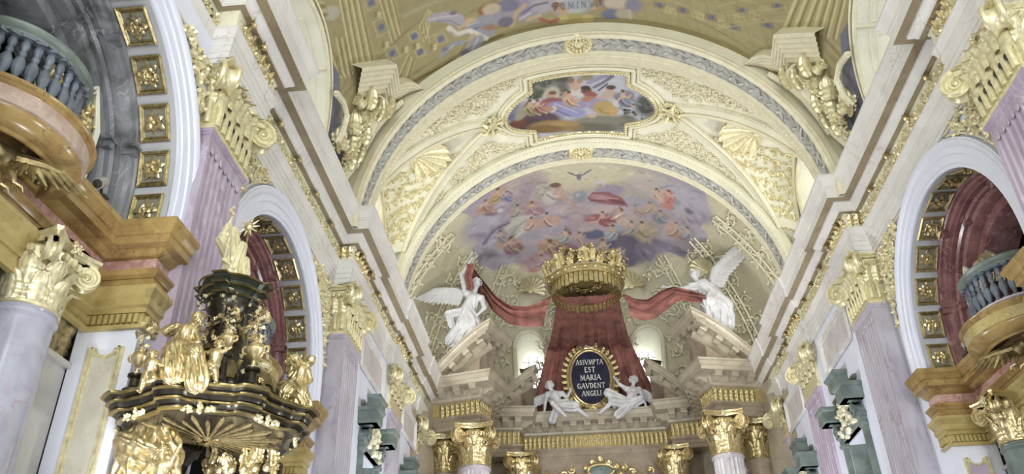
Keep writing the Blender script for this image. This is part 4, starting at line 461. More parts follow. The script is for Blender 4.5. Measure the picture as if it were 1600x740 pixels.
def lun_cut(x, y, z):
    out = np.zeros(np.shape(y), bool)
    for yc in BAYS: out |= (abs(y-yc) < LUN['hw']) & (z < lun_z(y, yc))
    return out
def barrel(R, y0, y1, nth, ny, caps, c=1.0, cut=None):
    th = warp(nth, c); y = np.linspace(y0, y1, ny); TH, Y = np.meshgrid(th, y, indexing='ij')
    P = np.stack([R*np.sin(TH), Y, ZC+R*np.cos(TH)], -1); mb = M(); mb.grid(P)
    tc, yc_ = (TH[:-1, :-1]+TH[1:, 1:])/2, (Y[:-1, :-1]+Y[1:, 1:])/2; kill = np.zeros(tc.shape, bool)
    for c in caps:
        inn = (abs(tc) > c['th0']) & (abs(yc_-c['yc']) < cap_off(tc, c['th0'], c['th1'], c['w'])*1.0); kill |= inn
    if cut is not None: kill |= cut(R*np.sin(tc), yc_, ZC+R*np.cos(tc))
    kf = kill.ravel(); mb.f = [q for q, k in zip(mb.f, kf) if not k]
    return mb, TH.ravel(), Y.ravel()

# ------------------------------------------------------------------ nave vault with painted architecture
cv = Canvas(-10.4, 10.4, 9.9, 17.35, 1000, 340, lin((162, 152, 114), .98))
g = random.Random(3)
for k in range(160):   # brushwork streaks along the vault
    y = g.uniform(10.5, 17.3); u = g.uniform(-9.5, 9.5); cv.ell(u, y, g.uniform(.3, 1.4), g.uniform(.015, .06), lin((176, 166, 128) if k % 2 else (136, 124, 84), .95), g.uniform(-.25, .25), .8, .6)
draw(cv, NAVE_SHAPES, 1.0, (170, 161, 126), .2)
for sg in (-1, 1):
    cv.poly([(sg*R_NAVE*radians(q), v) for q, v in ((66.6, 14.0), (65.5, 14.6), (67.5, 15.0), (71.5, 15.9), (76, 16.6), (86, 16.7), (90, 15.4), (78, 15.2), (72, 14.85), (68.3, 14.2))], lin((118, 118, 132)))
mb, th, yy = barrel(R_NAVE, -16, 9.9, 200, 120, [], cut=lun_cut)
CEIL = struct(mb.build('ceiling', 'cream', sharp=60), 'barrel vault of the nave with painted architecture and angels')
mb, th, yy = barrel(R_NAVE, 9.9, Y_A, 700, 250, [], cut=lun_cut)
me = mb.mesh('painted_vault', sharp=60); paint(me, cv.sample(R_NAVE*th, yy)); fv = obj('painted_vault', me, 'fresco_paint', CEIL)
# ------------------------------------------------------------------ wall above the cornice with deep window niches
def niche(s, xw, yc, hw, z0, zsp, depth, y0, y1, zt, name_n, label, wallmat, jamb='cream_light', rise=None):
    """upper wall with a round-headed niche, splayed jambs with stucco panels and a glazed pane at the back"""
    rise = rise or hw
    t = struct(thing('window_%d' % name_n, label, 'window')); del t['category']
    th = np.linspace(pi, 0, 25); arc = [(yc+hw*cos(a), zsp+rise*sin(a)) for a in th]
    mb = M(); X = s*xw
    for (a, b) in ((y0, yc-hw), (yc+hw, y1)): mb.add([(X, a, z0), (X, b, z0), (X, b, zt), (X, a, zt)], [(0, 1, 2, 3)])
    for p, q in zip(arc[:-1], arc[1:]): mb.add([(X, *p), (X, *q), (X, q[0], zt), (X, p[0], zt)], [(0, 1, 2, 3)])
    mb.build('surround_wall', wallmat, t, smooth=False)
    pr = [(yc-hw, z0)]+arc+[(yc+hw, z0)]; k = .90
    inn = [(yc+(y-yc)*k, z0+(z-z0)*(.96 if z > zsp else 1)) for y, z in pr]
    mb = M(); mb.grid(np.array([[(X, *p), (s*(xw+depth), *q)] for p, q in zip(pr, inn)])); mb.build('reveal', jamb, t, sharp=50)
    mb = M(); mb.tube([(X-s*.03, *p) for p in pr], .07, 6); mb.tube([(X-s*.02, yc+(y-yc)*1.09, z+.08*(z > zsp)) for y, z in pr], .045, 6); mb.build('frame', 'cream_gold', t)
    # stucco panels on the far jamb, thin raised borders with a scroll
    for sgn in (1, -1):
        ya, yb = yc+sgn*hw, yc+sgn*hw*k
        def J(a, b, h, sgn=sgn, ya=ya, yb=yb): return (s*(xw+depth*a), ya+(yb-ya)*a-sgn*h, b)
        for (b0, b1) in ((z0+.5, zsp-.25),):
            mb = M(); mb.tube([J(.2, b0, .01), J(.2, b1, .01), J(.85, b1, .01), J(.85, b0, .01), J(.2, b0, .01)], .022, 4)
            for q in range(4):
                zc_ = b0+.4+q*.55
                if zc_ < b1-.2: scroll_relief(mb, lambda u, v, h, zc_=zc_: J(.52+u/depth, zc_+v, h*.4), [(0, 0, .18)], .02, 1.3, 12, 2)
            mb.build('jamb_panel', jamb, t)
    mb = M(); mb.add([(s*(xw+depth), *p) for p in inn], [tuple(range(len(inn)))]); mb.build('pane', 'soft_daylight', t, smooth=False)
    mb = M(); xx = s*(xw+depth-.04)
    for f in (-.5, 0, .5): mb.tube([(xx, yc+f*hw*k, z0), (xx, yc+f*hw*k, zsp+rise*.7)], .03, 4)
    for z in np.arange(z0+.5, zsp+rise*.6, .6): mb.tube([(xx, yc-hw*k, z), (xx, yc+hw*k, z)], .025, 4)
    mb.build('glazing_bars', 'window_bar', t, smooth=False)
    return t
def lunette(s, name_n, label, depth=2.2, yc=12.7):
    t = struct(thing('window_%d' % name_n, label, 'window')); del t['category']
    a_ = np.linspace(0, pi, 49); edge = [(yc-LUN['hw']*cos(q), LUN['z0']+LUN['H']*sin(q)) for q in a_]; edge = [(edge[0][0], 11.7)]+edge+[(edge[-1][0], 11.7)]
    bx_ = lambda z: sqrt(R_NAVE**2-(z-ZC)**2)
    inn = [(yc+(y-yc)*.93, 11.7+(z-11.7)*.97) for y, z in edge]
    mb = M(); mb.grid(np.array([[(s*(bx_(p[1])*(1-f)+(6.6+depth)*f), p[0]*(1-f)+q[0]*f, p[1]*(1-f)+q[1]*f) for f in np.linspace(0, 1, 7)] for p, q in zip(edge, inn)])); mb.build('reveal', 'cream_light', t, sharp=50)
    for o, r_ in ((.0, .05), (.12, .035)):
        mb = M(); mb.tube([(s*(bx_(z+o*(z > 12))-.03), yc+(y-yc)*(1+o/2.6), z+o*(z > 12)) for y, z in edge], r_, 6); mb.build('frame', 'cream_gold', t)
    # raised panels with scrolls on the far jamb
    def J(f, k, h): i = 1+k*48; i0 = int(min(47, i)); w = i-i0; y = edge[i0][0]*(1-w)+edge[i0+1][0]*w; z = edge[i0][1]*(1-w)+edge[i0+1][1]*w; return np.array((s*(bx_(z)*(1-f)+(6.6+depth)*f), y-.07*f*(y-yc)-h*np.sign(y-yc)*.8, z-h*.5-.03*f*(z-11.7)))
    for k0, k1 in ((.50, .66), (.69, .83), (.85, .97)):
        mb = M()
        for ins in (0, .06): mb.tube([J(.12+ins, k0+ins*.2, .02)]+[J(.12+ins, k, .02) for k in np.linspace(k0+ins*.2, k1-ins*.2, 8)]+[J(.80-ins, k, .02) for k in np.linspace(k1-ins*.2, k0+ins*.2, 8)]+[J(.12+ins, k0+ins*.2, .02)], .018, 5)
        for q in (.3, .5, .7): scroll_relief(mb, lambda u, v, h: J(.46+u/1.8, k0+(k1-k0)*q+v/6.5, h*.6+.01), [(0, 0, .2)], .03, 1.4, 14, 3, 5)
        mb.build('jamb_panel', 'cream_light', t, stuff=True)
    mb = M(); mb.tube([J(f, .675, .03) for f in np.linspace(0, 1, 8)], .035, 6); mb.build('impost_strip', 'cream_gold', t)
    mb = M(); mb.add([(s*(6.6+depth), *p) for p in inn], [tuple(range(len(inn)))]); mb.build('pane', 'soft_daylight' if yc > 10 else 'daylight', t, smooth=False)
    mb = M(); xx = s*(6.6+depth-.05)
    for f in np.linspace(-.8, .8, 7): mb.tube([(xx, yc+f*LUN['hw']*.93, 11.7), (xx, yc+f*LUN['hw']*.93, lun_z(yc+f*LUN['hw'], yc)-.05)], .03, 4)
    for z in (12.2, 12.7, 13.2): mb.tube([(xx, yc-2.2, z), (xx, yc+2.2, z)], .025, 4)
    mb.build('glazing_bars', 'window_bar', t, smooth=False); return t
n = 2
for s, sd in ((1, 'right'), (-1, 'left')):
    lunette(s, n, 'deep white upper window niche above the nave cornice, %s side' % sd); n += 1
    niche(s, 6.58, 20.45, 1.25, 11.8, 13.9, 2.0, 18.5, 22.35, 16.3, n, 'upper window niche below the shell of the chancel vault, %s side' % sd, 'stucco_grey', rise=1.1); n += 1
    niche(s, 8.78, 26.6, 1.35, 11.8, 14.6, 1.6, 23.4, 29.5, 17.2, n, 'narrow upper window niche beside the apse vault, %s side' % sd, 'stucco_grey', rise=1.3); n += 1
for s in (1, -1):   # the wall strips and windows further back, behind the camera
    mb = M(); mb.add([(s*6.62, -16, 11.1), (s*6.62, 17.3, 11.1), (s*6.62, 17.3, 11.75), (s*6.62, -16, 11.75)], [(0, 1, 2, 3)])
    struct(mb.build('wall_attic_%s' % ('right' if s > 0 else 'left'), 'cream', smooth=False), 'cream attic wall under the vault, %s side' % ('right' if s > 0 else 'left'))
for s, sd in ((1, 'right'), (-1, 'left')):
    for k, yc in enumerate(BAYS[1:]): lunette(s, n, 'upper nave window niche behind the viewer, bay %s on the %s' % (('one', 'two', 'three')[k], sd), yc=yc); n += 1
WIN_N = n

# ------------------------------------------------------------------ transverse arches
TRIMS = {}
def transverse(y, name, label, front):
    t = struct(thing(name, label, 'arch')); del t['category']
    rz = R_ARCH
    if front:
        arch_sweep([(7.4, y-.0), (rz+.30, y), (rz+.30, y-.03), (rz+.14, y-.03)]).build('arch_face', 'cream', t)
        arch_sweep([(rz+.14, y), (rz+.14, y-.07), (rz+.09, y-.08), (rz+.06, y-.05), (rz+.0, y-.05), (rz-.03, y), (rz-.03, y+.08), (rz+.02, y+.10)]).build('outer_moulding', 'cream_gold', t)
    else:
        arch_sweep([(R_CHOIR+.05, y-.02), (rz+.15, y-.02), (rz+.12, y-.08), (rz+.05, y-.08), (rz, y), (rz-.03, y+.05), (rz-.03, y+.3), (rz+.02, y+.33)]).build('outer_moulding', 'cream', t)
    b0, b1 = (y+.10, y+.62) if front else (y+.33, y+.90)
    arch_sweep([(rz+.02, b0), (rz+.05, b0+.01), (rz+.05, b1-.01), (rz+.02, b1)]).build('grey_band', 'stucco_grey', t)
    e = y+1.4 if front else y+1.27
    pr = [(rz+.02, b1), (rz-.03, b1+.02), (rz-.03, b1+.09), (rz+.02, b1+.11), (rz+.02, b1+.2), (rz-.01, b1+.22), (rz-.01, b1+.30), (rz+.06, b1+.34), (rz+.06, e-.2), (rz+.12, e-.17), (rz+.12, e-.1), (R_CHOIR+.05, e)]
    if not front: pr = [(rz+.02, b1), (rz-.03, b1+.02), (rz-.03, b1+.1), (rz+.04, b1+.14), (rz+.0, b1+.2), (rz+.0, b1+.27), (R_CHOIR+.02, b1+.37)]
    arch_sweep(pr).build('inner_moulding', 'cream_gold', t)
    # laurel relief running along the grey band
    mb = M(); yc = (b0+b1)/2; hw = (b1-b0)/2-.05; rr = rz+.05
    k = 0
    for th in np.arange(-1.5, 1.5, .028):
        if abs(th) < .075: continue
        S = lambda u, v, h: parch(rr-h, th+u/rz, yc+v)
        d = 1 if th < 0 else -1; v = hw*(.55 if k % 2 else -.55)
        mb.tube([S(0, v*.2, .01), S(.10*d, v*.8, .05), S(.19*d, v*1.5, .015)], [.03, .055, .015], 4, caps=False)
        if k % 5 == 0: mb.tube([S(-.05, -hw*.9, .02), S(.05, 0, .06), S(.12, hw*.9, .02)], .035, 4, caps=False)
        k += 1
    mb.build('laurel_relief', 'stucco_grey', t, stuff=True)
    # beads on the near edge
    mb = M(); yb = b1+.26 if front else y+.02
    for th in np.arange(-1.5, 1.5, .022): mb.blob(parch(rz-.02, th, yb), .035, 5, 3)
    mb.build('bead_row', 'cream_gold', t, stuff=True)
    return t, (yc, rr)
TA, bandA = transverse(Y_A, 'trim_1', 'broad transverse arch with grey laurel band at the start of the chancel', True)
TB, bandB = transverse(Y_B, 'trim_2', 'second transverse arch with grey laurel band before the apse', False)

# ------------------------------------------------------------------ chancel vault: barrel, caps, ribs, stucco fields
mb, th, yy = barrel(R_CHOIR, Y_A+1.2, Y_B+.1, 160, 60, [CAPS['choir']])
CHV = struct(mb.build('ceiling', 'cream_light', sharp=60), 'cream stucco vault of the chancel with gilded reliefs')
def groin_strip(G, w, off, s, R):
    pass
def cap_dressing(s, cap, parent, shell=True, relief='pale_gold'):
    P, G, Lc = vault_cap(s, **cap)
    mb = M(); mb.grid(P, flip=s > 0); mb.build('vault_cap', 'cream_light', parent, sharp=70)
    mb = M(); mb.tube(G+np.array((0, 0, -.03)), .075, 8); mb.build('groin_rib', 'cream_gold', parent)
    # flat pale band on the barrel outside each groin and its bead line
    R = cap['R']; n = 26
    for sg, lab in ((-1, 'near'), (1, 'far')):
        rows = []
        for i in range(n):
            t = i/(n-1); th = cap['th0']+(cap['th1']-cap['th0'])*t-.02; off = cap['w']*t**.9
            rows.append([(s*(R-h)*sin(th), cap['yc']+sg*(off+b), ZC+(R-h)*cos(th)) for b, h in ((.04, 0), (.06, .05), (.30, .05), (.32, .02), (.36, .06), (.42, .06), (.44, 0))])
        mb = M(); mb.grid(np.array(rows), flip=(s*sg < 0)); mb.build('groin_band', 'cream', parent, sharp=30)
        mb = M()
        for i in range(2, 60):
            t = i/59; th = cap['th0']+(cap['th1']-cap['th0'])*t-.02; off = cap['w']*t**.9
            mb.blob((s*(R-.07)*sin(th), cap['yc']+sg*(off+.39), ZC+(R-.07)*cos(th)), .032, 5, 3)
        mb.build('bead_line', 'cream_gold', parent, stuff=True)
    mb = M(); mb.tube(Lc+np.array((-s*.05, 0, -.04)), .06, 6); mb.build('lunette_moulding', 'cream_gold', parent)
    # scrolls over the cap
    mb = M(); nu, nv = P.shape[:2]
    def S(u, v, h):
        i = np.clip((u*.5+.5)*(nu-1), 0, nu-1.01); j = np.clip(v*(nv-1), 0, nv-1.01); i0, j0 = int(i), int(j); a, b = i-i0, j-j0
        q = P[i0, j0]*(1-a)*(1-b)+P[i0+1, j0]*a*(1-b)+P[i0, j0+1]*(1-a)*b+P[i0+1, j0+1]*a*b
        return q+np.array((-s*.35, 0, -.9))*h
    sp = []
    for k in (.26, .38, .50, .62, .74, .86):
        for v in np.linspace(.10, .92, 6): sp += [(-k+.03*random.random(), v, .075), (k, v, .075)]
    def S2(u, v, h): return S(u, v, h*1.2)
    for (u, v, r) in sp: scroll_relief(mb, lambda a, b, h, u=u, v=v: S(u+a*.55, v+b*1.0, h), [(0, 0, r*1.15)], .042, 1.4, 13, 3)
    mb.build('scroll_relief', relief, parent, stuff=True)
    return P, G, Lc
CAPGEO = {}
for s in (1, -1): CAPGEO[s] = cap_dressing(s, CAPS['choir'], CHV)

# relief fields between the arches, the groins and the painting frame
def field(parent, inside, t0, t1, y0, y1, R, rad, spot, mat, name='scroll_relief'):
    mb = M(); S = lambda u, v, h: parch(R-h, u/R, v)
    sp = fill_spots(inside, t0*R, t1*R, y0, y1, spot)
    scroll_relief(mb, S, sp, rad, 1.4, 13, 3); return mb.build(name, mat, parent, stuff=True)
OV = dict(y=20.52, a=2.55, b=1.38)
def choir_in(u, v):
    th = u/R_CHOIR; x = R_CHOIR*th
    if (x/(OV['a']+.75))**2+((v-OV['y'])/(OV['b']+.42))**2 < 1.05: return False
    off = cap_off(th, CAPS['choir']['th0'], CAPS['choir']['th1'], CAPS['choir']['w'])
    if abs(th) > CAPS['choir']['th0']-.06 and abs(v-CAPS['choir']['yc']) < off+.62: return False
    return Y_A+1.50 < v < Y_B-.16 and abs(th) < 1.2 and abs(th) > .27
field(CHV, choir_in, -1.2, 1.2, Y_A+1.4, Y_B, R_CHOIR, .036, .15, 'cream_gold')

# ------------------------------------------------------------------ apse: short barrel and half dome with the big fresco
fc = Canvas(-6.2, 6.2, 24.2, 33.4, 900, 800, (.60, .565, .41))
draw(fc, FRESCO_SHAPES, .98)
gx = random.Random(21)
for k in range(240):   # broken brushwork, clouds' edges
    u, v = gx.uniform(-4.9, 4.9), gx.uniform(26.0, 32.2); i = int((u+6.2)/12.4*899); j = int((v-24.2)/9.2*799); c0 = fc.A[i, j].copy()
    if abs(c0[0]-.60) < .01 and abs(c0[2]-.41) < .01: continue
    kk = gx.choice((.72, .85, 1.12, 1.25)); fc.ell(u, v, gx.uniform(.05, .28), gx.uniform(.03, .10), tuple(np.clip(c0*kk, 0, 1)), gx.uniform(-.9, .9), .7, .6)
# barrel + dome on one unrolled chart: (arc length across from the crown, arc length along)
def dome_pts(nth, nph, c=(0, Y_APSE, ZC), R=R_APSE):
    th = warp(nth, .5); ph = np.linspace(0, 1, nph)**1.25*pi/2   # ph: turn from the transverse plane towards the altar
    TH, PH = np.meshgrid(th, ph, indexing='ij')
    x = R*np.sin(TH); q = R*np.cos(TH)
    return np.stack([x, c[1]+q*np.sin(PH), c[2]+q*np.cos(PH)], -1), TH, PH
mb, th, yy = barrel(R_APSE, Y_B+1.2, Y_APSE, 520, 110, [CAPS['apse']], .5)
me = mb.mesh('ceiling', sharp=60); paint(me, fc.sample(R_APSE*np.sin(th), yy))
APV = struct(obj('ceiling', me, 'fresco_paint'), 'apse vault covered by a cloudy fresco of many figures')
P, TH, PH = dome_pts(520, 300)
APWIN = [(-2.60, 15.12), (2.63, 15.05)]    # apse windows beside the drapery
mb = M(); mb.grid(P)
pc = (P[:-1, :-1]+P[1:, 1:])/2; kill = np.zeros(pc.shape[:2], bool)
def ap_in(x, z, x0, z0=15.1, hw=.70): return (abs(x-x0) < hw) & (z > z0-1.6) & ((z < z0) | ((x-x0)**2+(z-z0)**2 < hw*hw))
for x0, z0 in APWIN: kill |= ap_in(pc[..., 0], pc[..., 2], x0, z0) & (pc[..., 1] > 30)
mb.f = [q for q, k in zip(mb.f, kill.ravel()) if not k]
me = mb.mesh('half_dome', sharp=60); V = P.reshape(-1, 3); paint(me, fc.sample(V[:, 0], V[:, 1])); dome = obj('half_dome', me, 'fresco_paint', APV)
# wall of the apse below the dome
mb = M(); th = np.linspace(0, pi, 41); mb.grid(np.array([[(6.42*cos(a), Y_APSE+9.2*sin(a), z) for z in (FLOOR, ZC+.05)] for a in th])); struct(mb.build('wall_apse', 'altar_marble', sharp=60), 'curved apse wall behind the high altar')
# apse windows: arched embrasures opening outward
for i, (x0, z0) in enumerate(APWIN):
    t = struct(thing('window_%d' % WIN_N, 'small arched apse window on the %s of the red drapery' % ('left' if x0 < 0 else 'right'), 'window')); del t['category']; WIN_N += 1
    hw = .70; pr = [(x0-hw, z0-1.6)]+[(x0+hw*cos(a), z0+hw*sin(a)) for a in np.linspace(pi, 0, 17)]+[(x0+hw, z0-1.6)]
    def on_dome(x, z): return Y_APSE+sqrt(max(.1, R_APSE**2-x*x-(z-ZC)**2))
    mb = M(); mb.grid(np.array([[(x, on_dome(x, z)-.04, z), (x0+(x-x0)*.8, 36.4, z-.05)] for x, z in pr])); mb.build('reveal', 'cream_light', t, sharp=50)
    mb = M(); mb.tube([(x, on_dome(x, z)-.05, z) for x, z in pr], .10, 8); mb.build('frame', 'cream_gold', t)
    mb = M(); mb.add([(x0+(x-x0)*.8, 36.4, z-.05) for x, z in pr], [tuple(range(len(pr)))[::-1]]); mb.build('pane', 'soft_daylight', t, smooth=False)
    mb = M()
    for f in (-.3, .3): mb.tube([(x0+f*hw, 36.33, z0-1.6), (x0+f*hw, 36.33, z0+.5)], .025, 4)
    for z in np.arange(z0-1.4, z0+.4, .4): mb.tube([(x0-hw*.8, 36.33, z), (x0+hw*.8, 36.33, z)], .022, 4)
    mb.build('glazing_bars', 'window_bar', t, smooth=False)
for s in (1, -1): cap_dressing(s, CAPS['apse'], APV)
# ribs, shells' ground and scrolls on the dome below the fresco
mb = M(); mbb = M()
for az in (-74, -56, -38, -7, 7, 38, 56, 74):
    a = radians(az); pts = []
    for el in np.linspace(2, 50, 24):
        e = radians(el); pts.append((R_APSE*.99*cos(e)*sin(a), Y_APSE+R_APSE*.99*cos(e)*cos(a), ZC+R_APSE*.99*sin(e)))
    pts = np.array(pts); side = np.array((cos(a), -sin(a), 0))*.16
    mb.tube(pts+side, .05, 5); mb.tube(pts-side, .05, 5)
    for p in pts[::1]: mbb.blob(p, .06, 5, 3)
mb.build('dome_rib', 'cream_gold', APV); mbb.build('bead_line', 'cream_gold', APV, stuff=True)
mb = M()
def SD(a, e, h): r = R_APSE*.995-h; return (r*cos(e)*sin(a), Y_APSE+r*cos(e)*cos(a), ZC+r*sin(e))
for az in np.linspace(-77, 77, 8):
    for el in (16, 22, 28, 34, 40, 46):
        a, e = radians(az), radians(el)
        x, y, z = SD(a, e, 0)
        if any(abs(x-x0) < .95 and z < 15.8 for x0, _ in APWIN): continue
        for d in (-.075, .0, .075): scroll_relief(mb, lambda u, v, h, a=a+d, e=e: SD(a+u/R_APSE/cos(e), e+v/R_APSE, h), [(0, 0, .34)], .05, 1.4, 14, 4)
mb.build('scroll_relief', 'cream_gold', APV, stuff=True)
# ================================================================== classical order: entablatures, pilasters, capitals
SHARE = {}
def shared(key, fn):
    if key not in SHARE: SHARE[key] = fn()
    return SHARE[key]
SIDE = {1: 'right', -1: 'left'}

# ---- leaf, volute, rosette, shell meshes (local: x across, y outward, z up)
def leaf_m(w, h, curl=.35, lobes=4, nu=11, nv=17):
    P = []
    for j in range(nv):
        t = j/(nv-1); lob = .74+.26*abs(cos(t*lobes*pi)); wd = w*.5*(.62+.55*sin(pi*min(1, t*1.05)**.8))*(1 if t < .8 else (1-t)/.2*.75+.25)
        a = max(0, t-.62)/.38; y = .10*h*t+curl*h*a*a*.9; z = h*(t if t < .72 else .72+.28*sin((t-.72)/.28*pi*.75)); row = []
        for k in np.linspace(-1, 1, nu):
            e = abs(k); q = 1 if e < .55 else lob+(1-lob)*(1-(e-.55)/.45)
            row.append((k*wd*q, y+.09*w*(1-e)-.12*w*e**2+.035*w*cos(k*12)+.05*w*sin(t*lobes*2*pi+1)*e, z-.03*h*e*abs(sin(t*lobes*pi))))
        P.append(row)
    m = M(); m.grid(np.array(P)); P2 = np.array(P); P2[..., 1] -= .05*w; m.grid(P2, flip=True); return m
def volute_m(R, th, turns=2.2):
    m = M()
    sp = spiral(turns, R*.86, R*.14, 40, pi/2, -1); rr = np.linspace(R*.16, R*.07, 40)
    for sg in (-1, 1): m.tube([(a, sg*th*.42, b) for a, b in sp], rr, 6)
    n = 24; prof = [(-th*.42, R*.80), (-th*.2, R*.62), (0, R*.56), (th*.2, R*.62), (th*.42, R*.80)]
    P = np.array([[(r*cos(a), y, r*sin(a)) for y, r in prof] for a in np.arange(n)*2*pi/n]); m.grid(P, close_u=True)
    for sg in (-1, 1):
        m.add([(0, sg*th*.40, 0)]+[(R*.8*cos(a), sg*th*.40, R*.8*sin(a)) for a in np.arange(n)*2*pi/n], [((0, i+1, (i+1) % n+1) if sg < 0 else (0, (i+1) % n+1, i+1)) for i in range(n)])
        m.blob((0, sg*th*.45, 0), R*.17, 7, 4)
    return m
def rosette_m(R, kind=0):      # flat flower in the xy plane, facing +z
    m = M(); g = random.Random(40+kind)
    def petal(a, L, w, h0, h1):
        c, s_ = cos(a), sin(a); rows = []
        for t in np.linspace(.12, 1, 6):
            wd = w*sin(pi*min(.97, t*.9+.06))**.7; z = h0+(h1-h0)*sin(t*pi*.8)
            rows.append([(c*L*t-s_*wd*k, s_*L*t+c*wd*k, z-abs(k)*.04*R) for k in (-1, -.4, .4, 1)])
        m.grid(np.array(rows))
    n = (8, 6, 8, 10, 7)[kind % 5]
    for i in range(n): petal(2*pi*i/n, R*(1 if i % 2 == 0 else .82), R*.26, .02*R, .26*R)
    if kind % 5 in (0, 2, 4):
        for i in range(n//2+1): petal(2*pi*(i+.5)/(n//2+1), R*.62, R*.22, .12*R, .42*R)
    if kind % 5 == 4:
        for i in range(14): m.blob((g.uniform(-.6, .6)*R, g.uniform(-.7, .7)*R, .3*R), R*g.uniform(.13, .2), 6, 3)
    if kind % 5 == 3:
        for i in range(6): m.blob((R*.4*cos(i), R*.5*sin(i*1.7), .25*R), R*.16, 6, 3)
    m.blob((0, 0, .30*R), (R*.2, R*.2, R*.17), 8, 4)
    return m
def shell_m(R, ribs=11, depth=.45):   # scallop: hinge at origin, fanning along +y, concave towards +z
    P = []; nr = ribs*4+1
    for i in range(nr):
        a = radians(-100)+radians(200)*i/(nr-1); rb = abs(sin((i/(nr-1))*ribs*pi)); row = []
        for t in np.linspace(.08, 1, 9):
            L = R*t*(1+.07*(rb if t > .9 else 0))*(1-.12*abs(a)**2/3)
            z = depth*R*(.15+.85*t*t)*.55*(1)+.10*R*t*rb
            row.append((L*sin(a)*.92, L*cos(a), z))
        P.append(row)
    m = M(); m.grid(np.array(P)); Q = np.array(P); Q[..., 2] -= .05*R; m.grid(Q, flip=True)
    m.blob((0, -.02*R, .10*R), (.20*R, .14*R, .14*R), 8, 5)
    return m
def medallion_m(R):
    m = M(); m.lathe([(0, .12*R), (R*.12, .2*R), (R*.2, .1*R), (R*.3, .06*R), (R*.62, .05*R), (R*.72, .14*R), (R*.84, .16*R), (R*.92, .08*R), (R, 0)], n=32)
    for q, (rad, cnt, sz) in enumerate(((.42, 10, .13), (.58, 16, .10), (.8, 28, .075))):
        for i in range(cnt): a = 2*pi*(i+.5*q)/cnt; m.blob((R*rad*cos(a), R*rad*sin(a), .13*R), (sz*R,)*3, 6, 4)
    return m

# ---- pilaster capital: local x along the wall, y towards the nave, z up, face plane y = 0
def pilaster_capital(parent, w, d, h, mtx, mat='gold', far=False):
    t = bpy.data.objects.new('capital', None); COL.objects.link(t); t.parent = parent; t.matrix_local = mtx; t.empty_display_size = .1
    def mk_bell():
        m = M(); path = [(w/2, -d), (w/2, 0), (-w/2, 0), (-w/2, -d)]
        m.mould([(x, y) for x, y in path][::-1], [(0, 0), (.05, .0), (.05, .06*h), (.0, .09*h), (.0, .62*h), (.05, .70*h), (.05, .74*h), (.11, .82*h), (.13, .86*h), (0, .86*h)]); return m.mesh('bell')
    def mk_flutes():
        m = M()
        for i in range(7):
            x = -w/2+.1+i*(w-.2)/6; m.tube([(x, .02, .10*h), (x, .035, .30*h), (x, .04, .42*h), (x, .03, .47*h)], [.062, .062, .06, .02], 8)
        for sx in (-1, 1):
            for y in (-.10, -.27): m.tube([(sx*(w/2+.02), y, .1*h), (sx*(w/2+.035), y, .42*h), (sx*(w/2+.03), y, .47*h)], [.06, .06, .02], 8)
        return m.mesh('flute_row')
    def mk_holes():
        m = M()
        for i in range(6): m.blob((-w/2+.1+(i+.5)*(w-.2)/6, .035, .34*h), (.05, .05, .06), 8, 5)
        return m.mesh('drill_hole_row')
    def mk_eggs():
        m = M()
        for i in range(9): m.blob((-w/2+.12+i*(w-.24)/8, .13, .79*h), (.055, .05, .075), 7, 5)
        for sx in (-1, 1):
            for y in (-.05, -.2, -.35): m.blob((sx*(w/2+.12), y, .79*h), (.05, .055, .075), 7, 5)
        return m.mesh('egg_row')
    def mk_abacus():
        m = M(); n = 9; pts = []
        e = .20
        for k in np.linspace(-1, 1, n): pts.append((k*(w/2+e), e-.17*(1-k*k)))
        rp = [(w/2+e-.13*(1-k*k)*0, -d+(e+d)*k) for k in (0, .5)]
        path = [(w/2+.10, -d)]+[(w/2+.06, -d*.4)]+pts[::-1]+[(-w/2-.06, -d*.4)]+[(-w/2-.10, -d)]
        m.mould(path[::-1], [(-.3, .90*h), (-.03, .90*h), (.0, .915*h), (.0, .945*h), (.04, .97*h), (.05, h), (-.5, h)]); return m.mesh('abacus')
    k = ('pcap', round(w, 2), round(d, 2), round(h, 2))
    obj('bell', shared(k+('b',), mk_bell), mat, t)
    if not far: obj('flute_row', shared(k+('f',), mk_flutes), mat, t, True); obj('drill_hole_row', shared(k+('o',), mk_holes), 'dark_void', t, True)
    obj('egg_row', shared(k+('e',), mk_eggs), mat, t, True); obj('abacus', shared(k+('a',), mk_abacus), mat, t)
    lf = shared(k+('l',), lambda: leaf_m(w*.26, h*.42, .42).mesh('leaf', sharp=90))
    lf2 = shared(k+('l2',), lambda: leaf_m(w*.19, h*.34, .5).mesh('leaf', sharp=90))
    for i, x in enumerate(np.linspace(-w*.40, w*.40, 4)):
        place(obj('leaf', lf, mat), t, Matrix.Translation((x, .03, .36*h)))
    for i, x in enumerate(np.linspace(-w*.28, w*.28, 3)):
        place(obj('leaf', lf2, mat), t, Matrix.Translation((x, .08, .50*h)))
    for sx in (-1, 1):
        for yy in (-.12, -.34):
            if abs(yy) < d: place(obj('leaf', lf2, mat), t, Matrix.Translation((sx*(w/2+.03), yy, .40*h)) @ Matrix.Rotation(-sx*pi/2, 4, 'Z'))
    vo = shared(k+('v',), lambda: volute_m(.25*h, .30).mesh('volute', sharp=50))
    for sx in (-1, 1): place(obj('volute', vo, mat), t, Matrix.Translation((sx*(w/2+.10), .12, .745*h)) @ Matrix.Rotation(sx*pi/4, 4, 'Z') @ (Matrix.Identity(4) if sx > 0 else Matrix.Rotation(pi, 4, 'Z') @ Matrix.Identity(4)))
    fl = shared(('fleuron',), lambda: rosette_m(.14, 4).mesh('fleuron', sharp=60))
    place(obj('fleuron', fl, mat), t, Matrix.Translation((0, .10, .93*h)) @ Matrix.Rotation(-pi/2, 4, 'X'))
    return t
